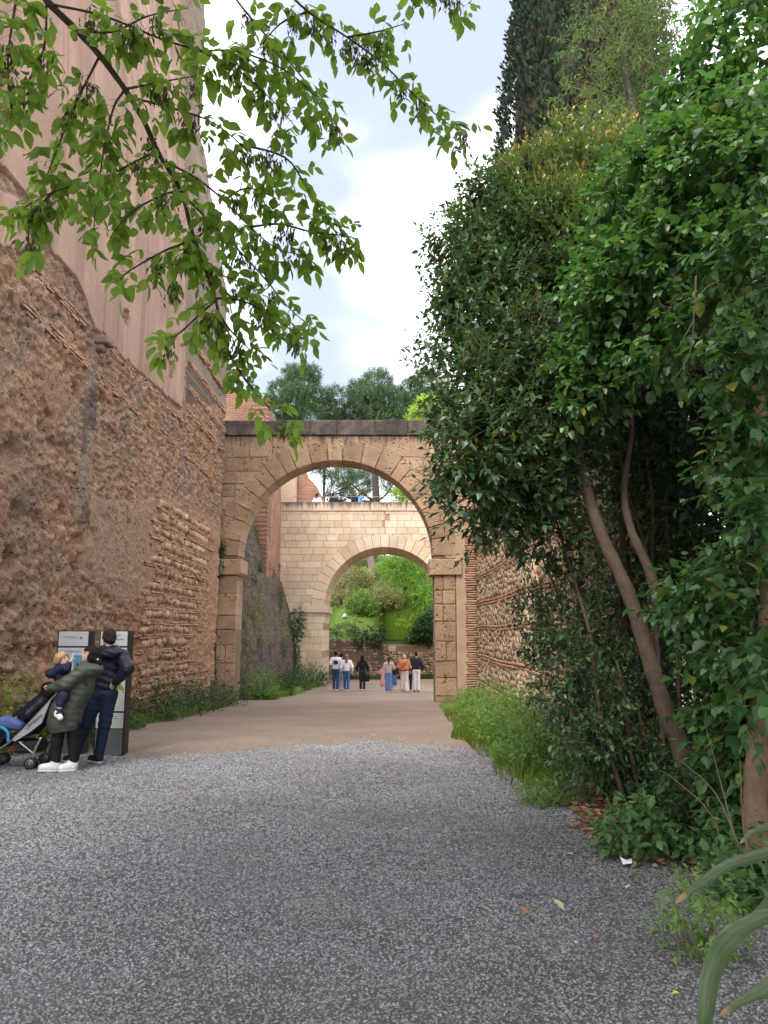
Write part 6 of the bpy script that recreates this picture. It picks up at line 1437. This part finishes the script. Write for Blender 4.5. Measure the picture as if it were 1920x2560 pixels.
# ---- stroller and the child lying in it
s0 = on_ground(97, 1916)
st = thing('stroller', 'silver folding stroller with double wheels holding a child', 'stroller', s0)
silv = plain('silver_tube', (.42, .42, .43), .35, .85); sfab = plain('silver_fabric', (.40, .40, .41), .45, .3, .1, 10, .3); bfab = cloth('black_fabric', (.012, .012, .014)); rub = plain('black_rubber', (.015, .015, .016), .7); hubm = plain('grey_hub', (.10, .10, .10), .5)
for y in (-.21, .21):
    limb_ = lambda pts, r_, nm, mt: obj(nm, tube_mesh(nm, smoothline(pts, 4), r_, None, 8), mt, st)
    limb_([(.34, y, 1.03), (.20, y, .885), (-.255, y, .385), (-.53, y, .20), (-.58, y, .13)], .015, 'side_tube', silv)
    limb_([(.10, y, .40), (.04, y, .27), (-.005, y, .10)], .017, 'rear_leg', silv)
    limb_([(-.19, y, .345), (-.09, y, .27), (.02, y, .19)], .013, 'brace', silv)
    limb_([(.34, y, 1.03), (.40, y, 1.06), (.43, y, 1.02)], .017, 'handle', rub)
    limb_([(-.33, y, .33), (-.34, y, .45), (-.42, y, .52), (-.52, y, .53)], .02, 'armrest', plain('cyan_pad', (.03, .28, .48), .6))
    V = [(.205, .88), (.17, .78), (.10, .58), (-.05, .46), (-.24, .345), (-.265, .375), (-.12, .52), (.03, .68)]
    me = prism([(a, b) for a, b in V], -.012, .012, .004, 0); o = obj('side_panel', me, sfab, st, (0, y * 1.06, 0))
obj('bumper_bar', tube_mesh('bumper_bar', smoothline([(-.52, -.21, .53), (-.56, -.12, .54), (-.56, .12, .54), (-.52, .21, .53)], 4), .02), plain('cyan_bar', (.03, .28, .48), .6), st)
obj('seat_sling', mesh_py('seat_sling', [(.22, -.2, .86), (.22, .2, .86), (-.12, -.2, .46), (-.12, .2, .46), (-.42, -.2, .42), (-.42, .2, .42), (-.5, -.2, .25), (-.5, .2, .25), (.25, -.2, .84), (.25, .2, .84), (-.10, -.2, .41), (-.10, .2, .41), (-.40, -.2, .38), (-.40, .2, .38), (-.47, -.2, .24), (-.47, .2, .24)], [[0, 1, 3, 2], [2, 3, 5, 4], [4, 5, 7, 6], [8, 10, 11, 9], [10, 12, 13, 11], [12, 14, 15, 13], [0, 2, 10, 8], [2, 4, 12, 10], [4, 6, 14, 12], [1, 9, 11, 3], [3, 11, 13, 5], [5, 13, 15, 7], [0, 8, 9, 1], [6, 7, 15, 14]]), bfab, st)
bm = bmesh.new(); bm_box(bm, (-.14, 0, .27), (.34, .36, .15), None, .03); obj('basket', bm_mesh('basket', bm), cloth('basket_cloth', (.03, .022, .03)), st)
bm = bmesh.new(); bm_box(bm, (-.275, 0, .25), (.07, .37, .10), None, .02); obj('basket_trim', bm_mesh('basket_trim', bm), cloth('red_trim', (.16, .03, .02)), st)
for x, yy0 in ((-.01, -.21), (-.01, .21), (-.565, -.19), (-.565, .19)):
    for dy in (-.032, .032):
        wv = obj('wheel', tube_mesh('wheel', [(0, -.018, 0), (0, -.014, 0), (0, .014, 0), (0, .018, 0)], [.066, .076, .076, .066], None, 20), rub, st, (x, yy0 + dy, .076))
        obj('rim', tube_mesh('rim', [(0, -.020, 0), (0, .020, 0)], .052, None, 18), silv, wv); obj('hub', tube_mesh('hub', [(0, -.022, 0), (0, .022, 0)], .045, None, 14), hubm, wv)
    obj('axle', tube_mesh('axle', [(x, yy0 - .05, .076), (x, yy0 + .05, .076)], .012), silv, st)
obj('rear_axle', tube_mesh('rear_axle', [(-.01, -.2, .14), (-.01, .2, .14)], .011), silv, st); obj('cross_bar', tube_mesh('cross_bar', [(-.2, -.2, .34), (.06, .2, .30)], .011), silv, st)
def text(body, size, M, parent, mat, name='lettering', spacing=1.0):
    c = bpy.data.curves.new(name, 'FONT'); c.body = body; c.size = size; c.align_x = 'CENTER'; c.align_y = 'CENTER'; c.space_character = spacing; c.extrude = .0008; c.materials.append(mat); c.resolution_u = 3
    o = bpy.data.objects.new(name, c); me = bpy.data.meshes.new_from_object(o); bpy.data.objects.remove(o)
    o = bpy.data.objects.new(name, me); C.objects.link(o); o.parent = parent; o.matrix_basis = M; return o
ink = plain('ink', (.02, .02, .022), .6); inkg = plain('grey_ink', (.16, .16, .17), .6)
text('UPPAbaby', .062, Matrix.Translation((.005, -.242, .60)) @ Matrix.Rotation(R(-44), 4, 'Y') @ Matrix.Rotation(R(90), 4, 'X'), st, ink)
kc = thing('person', 'dark haired child in navy jacket lying back in the stroller', 'person', s0 + Vector((-.1, 0, .45)))
def K(x, y, z): return (x + .1, y, z - .45)
hk = head_prims(K(.05, 0, .985), (-.75, .55, .1), .9)
flesh('body', hk[0] + [cap(K(.04, 0, .88), K(.05, 0, .95), .045), cap(K(-.25, 0, .60), K(.0, 0, .84), .09), cap(K(.02, -.13, .83), K(-.10, -.19, .68), .035), cap(K(-.10, -.19, .68), K(-.235, -.13, .655), .03, .026), cap(K(.02, .13, .83), K(-.12, .19, .68), .035), cap(K(-.12, .19, .68), K(-.24, .10, .66), .03, .026), cap(K(-.28, -.08, .55), K(-.52, -.09, .56), .055), cap(K(-.52, -.09, .56), K(-.62, -.09, .28), .045), cap(K(-.28, .08, .55), K(-.52, .09, .56), .055), cap(K(-.52, .09, .56), K(-.62, .09, .28), .045)] + hand_prims(K(-.225, -.13, .655), (-.8, .2, -.1), (0, .6, -.5), .7) + hand_prims(K(-.23, .10, .66), (-.8, -.2, -.1), (0, -.6, -.5), .7), SK, kc, .010, .02)
flesh('hair', [ell(K(.058, -.005, 1.0), (.10, .095, .098)), ell(K(.09, -.03, .95), (.075, .075, .07)), ell(K(.06, -.06, .94), (.06, .045, .07))], HB, kc, .010, .03, .002, lambda X, Y, Z: ((X - .15) * -.8 + Y * .55) - .3 * (Z - .535) - .035)
flesh('jacket', chain([K(-.27, 0, .60), K(-.10, 0, .72), K(.02, 0, .86)], [.135, .14, .115], 1.05) + chain([K(.03, -.12, .84), K(-.10, -.20, .69), K(-.21, -.14, .66)], [.075, .068, .05]) + chain([K(.03, .12, .84), K(-.10, .2, .69), K(-.21, .12, .66)], [.075, .068, .05]), navy, kc, .011, .03, .003)
flesh('collar', [cap(K(.02, -.06, .905), K(.09, -.05, .885), .016)], plain('pink_collar', (.5, .3, .3), .8), kc, .008, .01)
flesh('trousers', chain([K(-.26, -.08, .56), K(-.52, -.095, .565), K(-.62, -.095, .30)], [.095, .075, .055]) + chain([K(-.26, .08, .56), K(-.52, .095, .565), K(-.62, .095, .30)], [.095, .075, .055]), cloth('light_jeans', (.10, .14, .33)), kc, .011, .03, .003)

# ---- two information boards
fr = plain('black_frame', (.018, .014, .013), .5); pan = plain('panel', (.52, .52, .50), .35, 0, .04, 2); panb = plain('panel_blue', (.50, .52, .56), .35, 0, .04, 2); basem = plain('grey_base', (.10, .10, .105), .6)
grn = plain('map_green', (.16, .26, .06), .5); wht2 = plain('map_white', (.8, .8, .78), .5); redm = plain('map_red', (.45, .16, .13), .5); skyb = plain('photo_blue', (.12, .28, .42), .4); treeb = plain('photo_dark', (.02, .035, .03), .4)
def board(label, u0, u1, y, pm):
    a, b = at(u0, 1700, y), at(u1, 1700, y); wd_ = b.x - a.x; t = thing('information_board', label, 'sign', ((a.x + b.x) / 2, y, gz(y)), R(-3))
    obj('frame', box_mesh('frame', (0, .10, .89), (wd_, .18, 1.79), None, .008), fr, t)
    for nm, z0, z1, mt, pr in (('header_panel', 1.555, 1.77, pm, .006), ('main_panel', .61, 1.53, pm, .006), ('footer_panel', .366, .585, pm, .006), ('base', -.02, .35, basem, .004)):
        PN[t.name, nm] = obj(nm, box_mesh(nm, (0, .01 - pr, (z0 + z1) / 2), (wd_ - .05, .02, z1 - z0), None, .003), mt, t)
    return t, wd_
PN = {}
def pof(t, z): return PN[t.name, 'header_panel' if z > 1.545 else 'main_panel' if z > .6 else 'footer_panel']
def TX(x, z): return Matrix.Translation((x, -.0085, z)) @ Matrix.Rotation(R(90), 4, 'X')
def lines(t, x0, x1, z0, n, dz, h, mt=inkg):
    bm = bmesh.new()
    for i in range(n):
        w_ = (x1 - x0) * rnd.uniform(.78, 1); bm_box(bm, (x0 + w_ / 2, -.0065, z0 - i * dz), (w_, .002, h))
    obj('text_lines', bm_mesh('text_lines', bm), mt, pof(t, z0), kind='stuff')
def flat(t, nm, pts, mt, d=-.0075):
    V = [(x, d, z) for x, z in pts] + [(x, d + .0022, z) for x, z in pts]; n = len(pts)
    obj(nm, mesh_py(nm, V, [list(range(n)), list(range(n, 2 * n))[::-1]] + [[i, i + n, (i + 1) % n + n, (i + 1) % n] for i in range(n)]), mt, pof(t, pts[0][1]))
t1, w1 = board('black framed board with blue grey panels behind the toddler', 135, 219, 11.55, panb)
lines(t1, -.15, .10, 1.69, 1, .02, .007, ink); lines(t1, -.07, .10, 1.668, 1, .02, .005, inkg)
flat(t1, 'emblem', [(.12 + .025 * math.cos(k * .785), 1.675 + .018 * math.sin(k * .785)) for k in range(8)], inkg)
text('CUESTA DEL REY CHICO', .031, TX(-.045, 1.475), pof(t1, 1.475), inkg); lines(t1, -.19, .02, 1.44, 1, .02, .005); lines(t1, -.19, .0, 1.41, 9, .018, .005)
flat(t1, 'photo', [(.03, 1.16), (.21, 1.16), (.21, 1.42), (.03, 1.42)], skyb); flat(t1, 'photo_trees', [(.04, 1.17), (.20, 1.17), (.18, 1.26), (.14, 1.34), (.12, 1.25), (.09, 1.33), (.06, 1.24)], treeb, -.0095)
t2, w2 = board('black framed board with a green site map behind the man in jeans', 241, 318, 11.5, pan)
text('Cuesta del Rey Chico', .032, TX(.02, 1.655), pof(t2, 1.655), ink); lines(t2, -.06, .12, 1.72, 2, .014, .005); lines(t2, .14, .18, 1.70, 1, .02, .005); lines(t2, .0, .1, 1.59, 1, .02, .004)
flat(t2, 'site_map', [(-.06, 1.13), (0, 1.15), (.06, 1.10), (.14, 1.0), (.20, .93), (.17, .88), (.09, .90), (.03, .98), (-.03, 1.06)], grn)
for k in range(7): flat(t2, 'map_building', [(.0 + k * .028, .97 - k * .012), (.02 + k * .028, .965 - k * .012), (.022 + k * .028, .945 - k * .012), (.002 + k * .028, .95 - k * .012)], wht2 if k % 3 else redm, -.0095)
flat(t2, 'map_building', [(.05, .86), (.10, .86), (.10, .84), (.05, .84)], redm); lines(t2, -.17, .05, .80, 6, .02, .005); flat(t2, 'photo', [(-.16, .64), (-.02, .64), (-.02, .74), (-.16, .74)], treeb)
lines(t2, -.05, .13, .535, 2, .03, .008); lines(t2, .0, .1, .44, 1, .02, .005)

# ---- walkers further on, mostly seen from behind
def walker(label, u, v, y, h, spec, turn=0.0, group=None, base=None):
    """a standing or walking person about h tall at depth y"""
    g = at(u, v, y); z = gz(y) if base is None else base
    t = thing('person', label, 'person', (g.x, y, z), turn, group); k = h / 1.75; rr = spec.get('r', 1.0)
    S = lambda *p: tuple(q * k for q in p)
    st_ = spec.get('step', .08); sp_ = spec.get('gap', .085); vx = .028 if base is None else .036
    hipL, hipR = S(-.085, 0, .90), S(.085, 0, .90); kL, kR = S(-sp_, st_ * .6, .49), S(sp_, -st_ * .2, .49); aL, aR = S(-sp_, st_, .09), S(sp_, -st_, .09)
    arm = spec.get('arm', .26); eL, eR = S(-arm - .02, -.02, 1.14), S(arm + .02, -.02, 1.14); hL, hR = S(-arm - .01, .07, .90), S(arm + .01, .07, .90)
    if spec.get('front'): eL, eR, hL, hR = S(-.27, .02, 1.16), S(.27, .02, 1.16), S(-.12, .2, 1.1), S(.12, .2, 1.1)
    fd = spec.get('face', (0, 1, -.05)); hd = head_prims(S(0, .01, 1.63), fd, k)
    skin = spec.get('skin', SK); hn = lambda p, e: hand_prims(p, np.array(p) - np.array(e), (0, 1, 0), k, .5)
    flesh('body', hd[0] + [cap(S(0, 0, 1.42), S(0, .005, 1.56), .052 * k), cap(S(0, 0, 1.0), S(0, 0, 1.38), .09 * k, .1 * k)] + chain([S(-.17, 0, 1.40), eL, hL], [.045 * k, .038 * k, .028 * k]) + chain([S(.17, 0, 1.40), eR, hR], [.045 * k, .038 * k, .028 * k]) + chain([hipL, kL, aL], [.06 * k, .045 * k, .035 * k]) + chain([hipR, kR, aR], [.06 * k, .045 * k, .035 * k]) + hn(hL, eL) + hn(hR, eR), skin, t, .019 if base is None else .026, .02)
    sl = spec.get('sleeve', 1.0); fit = spec.get('fit', 1.0) * rr
    def sleeve(a, e, w_):
        a, e, w_ = map(np.array, (a, e, w_))
        return chain([a, e, e + (w_ - e) * .92], [.078 * k * fit, .066 * k * fit, .048 * k * fit]) if sl >= 1 else chain([a, a + (e - a) * sl], [.078 * k * fit, .075 * k * fit])
    hem = spec.get('hem', .93) * k
    flesh('top', [cap(S(0, 0, 1.0), S(0, 0, 1.18), .155 * k * fit, .15 * k * fit, .68), cap(S(0, 0, 1.18), S(0, 0, 1.33), .15 * k * fit, .165 * k * fit, .66), cap(S(-.135, 0, 1.40), S(.135, 0, 1.40), .072 * k, .072 * k)] + sleeve(S(-.165, 0, 1.40), eL, hL) + sleeve(S(.165, 0, 1.40), eR, hR), spec['top'], t, vx * .85, .035, .002, lambda X, Y, Z: hem - Z)
    if 'dress' in spec:
        flesh('skirt', [cap(S(0, 0, 1.0), S(0, 0, .30), .14 * k, .20 * k, .8)], spec['dress'], t, vx, .03, .003, lambda X, Y, Z: np.maximum(.28 * k - Z, Z - 1.02 * k))
    else:
        wl_ = spec.get('leg', 1.0)
        flesh('trousers', [ell(S(0, 0, .94), (.165 * k * rr, .12 * k, .11 * k))] + chain([hipL, kL, aL], [.098 * k * rr, .07 * k * wl_, .062 * k * wl_ ** 2]) + chain([hipR, kR, aR], [.098 * k * rr, .07 * k * wl_, .062 * k * wl_ ** 2]), spec['legs'], t, vx * .85, .03, .002, lambda X, Y, Z: .06 * k - Z)
    for a in (aL, aR): flesh('shoe', [cap((a[0], a[1] - .03 * k, .045 * k), (a[0], a[1] + .12 * k, .038 * k), .044 * k, .04 * k)], spec.get('shoe', ksh), t, .018, .02, 0, lambda X, Y, Z: .002 - Z)
    hs = spec.get('hair', 'short'); hm = spec.get('hm', HB); c = np.array(S(0, .01, 1.63)); fdv = np.array(fd) / np.linalg.norm(fd)
    H_ = [ell(c + np.array([0, -.012, .022]) * k, (.092 * k, .104 * k, .102 * k))]
    if hs == 'long': H_ += [cap(c + np.array([0, -.06, -.02]) * k, c + np.array([0, -.095, -.27]) * k, .085 * k, .075 * k, .7)]
    if hs == 'bob': H_ += [cap(c + np.array([0, -.05, 0]) * k, c + np.array([0, -.07, -.15]) * k, .10 * k, .105 * k, .8)]
    if hs == 'pony': H_ += chain([c + np.array([0, -.10, .05]) * k, c + np.array([0, -.14, -.10]) * k, c + np.array([0, -.13, -.36]) * k], [.04 * k, .042 * k, .018 * k])
    if hs == 'bun': H_ += [ell(c + np.array([0, -.08, .09]) * k, (.05 * k, .05 * k, .045 * k))]
    flesh('hair', H_, hm, t, .018, .03, .002, lambda X, Y, Z: (X - c[0]) * fdv[0] + (Y - c[1]) * fdv[1] - .5 * (Z - c[2] - .02 * k) - .03 * k)
    return t, k
white = cloth('white_cotton', (.68, .68, .70)); jblue = cloth('blue_jeans', (.035, .06, .16)); jmid = cloth('mid_jeans', (.05, .10, .26)); jlight = cloth('washed_jeans', (.30, .36, .44)); blackc = cloth('black_cotton', (.012, .011, .013)); dnavy = cloth('ink_jeans', (.018, .022, .035)); pinkc = cloth('pink_cotton', (.50, .26, .25)); beige = cloth('beige_knit', (.50, .38, .32)); cream = cloth('cream_linen', (.56, .48, .44)); orangec = cloth('orange_knit', (.50, .185, .075)); pat = cloth('patterned_blue', (.13, .22, .42)); offw = cloth('offwhite_cotton', (.60, .58, .58))
G_ = None
tw_, k_ = walker('man in white printed t-shirt and jeans walking towards the bridge', 839, 1727, 36.0, 1.80, dict(top=white, legs=jblue, skin=SKD, hm=HB, sleeve=.75, fit=1.12, step=.14, hem=.88))
def disc(t, c, rx, rz, mt, nm, n=18):
    V = [(c[0] + rx * math.cos(6.283 * i / n), c[1], c[2] + rz * math.sin(6.283 * i / n)) for i in range(n)] + [(c[0] + rx * math.cos(6.283 * i / n), c[1] + .03, c[2] + rz * math.sin(6.283 * i / n)) for i in range(n)]
    obj(nm, mesh_py(nm, V, [list(range(n)), list(range(n, 2 * n))[::-1]] + [[i, i + n, (i + 1) % n + n, (i + 1) % n] for i in range(n)]), mt, t)
disc(tw_, (0, -.14, 1.29), .115, .10, plain('navy_print', (.02, .022, .06), .7), 'shirt_print'); bm = bmesh.new(); bm_box(bm, (-.05, -.122, .985), (.10, .02, .028)); obj('shirt_lettering', bm_mesh('shirt_lettering', bm), plain('print_grey', (.12, .12, .16), .7), tw_)
walker('person in dark jacket and washed jeans half hidden beside the man in white', 853, 1722, 37.2, 1.70, dict(top=dnavy, legs=jlight, hm=HB))
walker('red haired woman in white sweater and blue jeans', 866, 1727, 35.8, 1.66, dict(top=white, legs=jmid, hair='long', hm=HR, fit=1.1, step=.12))
walker('woman with black curly hair and black top carrying a black bag', 906, 1727, 36.2, 1.62, dict(top=blackc, legs=dnavy, hair='bob', hm=HB, step=.04))
bgp = at(917, 1700, 36.1); bgp.z = gz(36.1) + .42
bm = bmesh.new(); bm_box(bm, (0, 0, .15), (.24, .12, .30), None, .03); hb = thing('handbag', 'black handbag hanging from the hand of the woman in black', 'bag', bgp); obj('bag_body', bm_mesh('bag_body', bm), blackc, hb); obj('strap', tube_mesh('strap', smoothline([(-.07, 0, .29), (-.05, 0, .44), (.05, 0, .44), (.07, 0, .29)], 4), .011), blackc, hb)
walker('small girl in pink dress beside the woman in the beige sweater', 957, 1719, 37.5, 1.10, dict(top=pinkc, legs=pinkc, dress=pinkc, hair='short', hm=HD, front=1))
walker('woman with a long ponytail in beige sweater and patterned blue trousers', 972, 1731, 35.2, 1.55, dict(top=beige, legs=pat, hair='pony', hm=HD, fit=1.12, leg=1.35, front=1))
walker('child in dark top and blue skirt behind the woman with the ponytail', 986, 1720, 37.3, 1.20, dict(top=blackc, legs=jmid, dress=jmid, hm=HD, front=1))
wo, ko = walker('broad woman in orange knit top and wide beige trousers', 1011, 1733, 34.8, 1.64, dict(top=orangec, legs=cream, hair='bun', hm=HG, fit=1.15, r=1.18, leg=1.5, front=1, hem=1.0))
flesh('waist_bag', [cap((-.15, -.12, .96), (.1, -.145, .98), .05)], plain('red_bag', (.35, .05, .04), .7), wo, .015, .01); obj('bag_strap', tube_mesh('bag_strap', smoothline([(-.17, -.1, .98), (0, -.155, 1.2), (.15, -.09, 1.38)], 4), .012), blackc, wo)
walker('man in black jacket and white trousers looking aside', 1041, 1732, 34.9, 1.76, dict(top=dnavy, legs=offw, hm=HB, fit=1.08, leg=1.15, face=(-.8, .5, 0), shoe=blk, step=.02))
walker('person in dark clothes partly hidden behind the man in white trousers', 1031, 1726, 36.4, 1.55, dict(top=blackc, legs=dnavy, hm=HD, shoe=blk))
# people on the bridge, seen over its parapet
for u, top, hm, hs, lab, h, sk in ((793, white, HB, 'bob', 'dark haired person in white on the bridge by the brick wall end', 1.66, SK), (818, white, HB, 'short', 'person in white stooping low behind the bridge parapet', 1.38, SK), (833, dnavy, HB, 'short', 'person in black with dark hair behind the bridge parapet', 1.66, SK), (848, blackc, HG, 'short', 'grey haired person in black on the bridge', 1.50, SK), (862, dnavy, HD, 'short', 'short person in navy behind the bridge parapet', 1.35, SK), (884, beige, HD, 'short', 'person in beige standing close to the man with the blue backpack', 1.42, SK), (893, dnavy, HG, 'short', 'grey haired man with a bright blue backpack on the bridge', 1.80, SK)):
    walker(lab, u, 1245, 44.3 + (u % 5) * .15, h, dict(top=top, legs=jblue, hm=hm, hair=hs, skin=sk, face=(.6, .5, 0)), 0, None, 8.31)
bp = at(902, 1240, 44.1); bpk = thing('backpack', 'bright blue backpack worn by the grey haired man on the bridge', 'backpack', (bp.x - .03, 44.2, 9.22))
bm = bmesh.new(); bm_box(bm, (0, 0, .22), (.26, .18, .46), None, .06); obj('bag_body', bm_mesh('bag_body', bm), cloth('cyan_nylon', (.03, .30, .62)), bpk); obj('strap', tube_mesh('strap', smoothline([(-.1, .05, .4), (-.2, .1, .35), (-.22, .12, .2), (-.1, .06, .05)], 4), .015), blackc, bpk)

# ---- round floodlight on the bank
FY = 54.6; fp = at(863, 1542, FY); fl_ = thing('floodlight', 'round silver floodlight standing in the grass of the bank', 'lamp', (fp.x, FY, float(hill_z(np.array([fp.x]), np.array([FY]))[0])))
hz = fp.z - fl_.location.z
obj('lamp_head', tube_mesh('lamp_head', [(0, .16, hz), (0, .02, hz), (0, -.10, hz), (0, -.12, hz)], [.08, .18, .215, .20], None, 18), silv, fl_); obj('lens', tube_mesh('lens', [(0, -.121, hz), (0, -.128, hz)], .185, None, 18), plain('lens', (.32, .34, .36), .15, .6), fl_); obj('bracket', tube_mesh('bracket', [(0, .05, -.1), (0, .05, hz)], .03), fr, fl_)
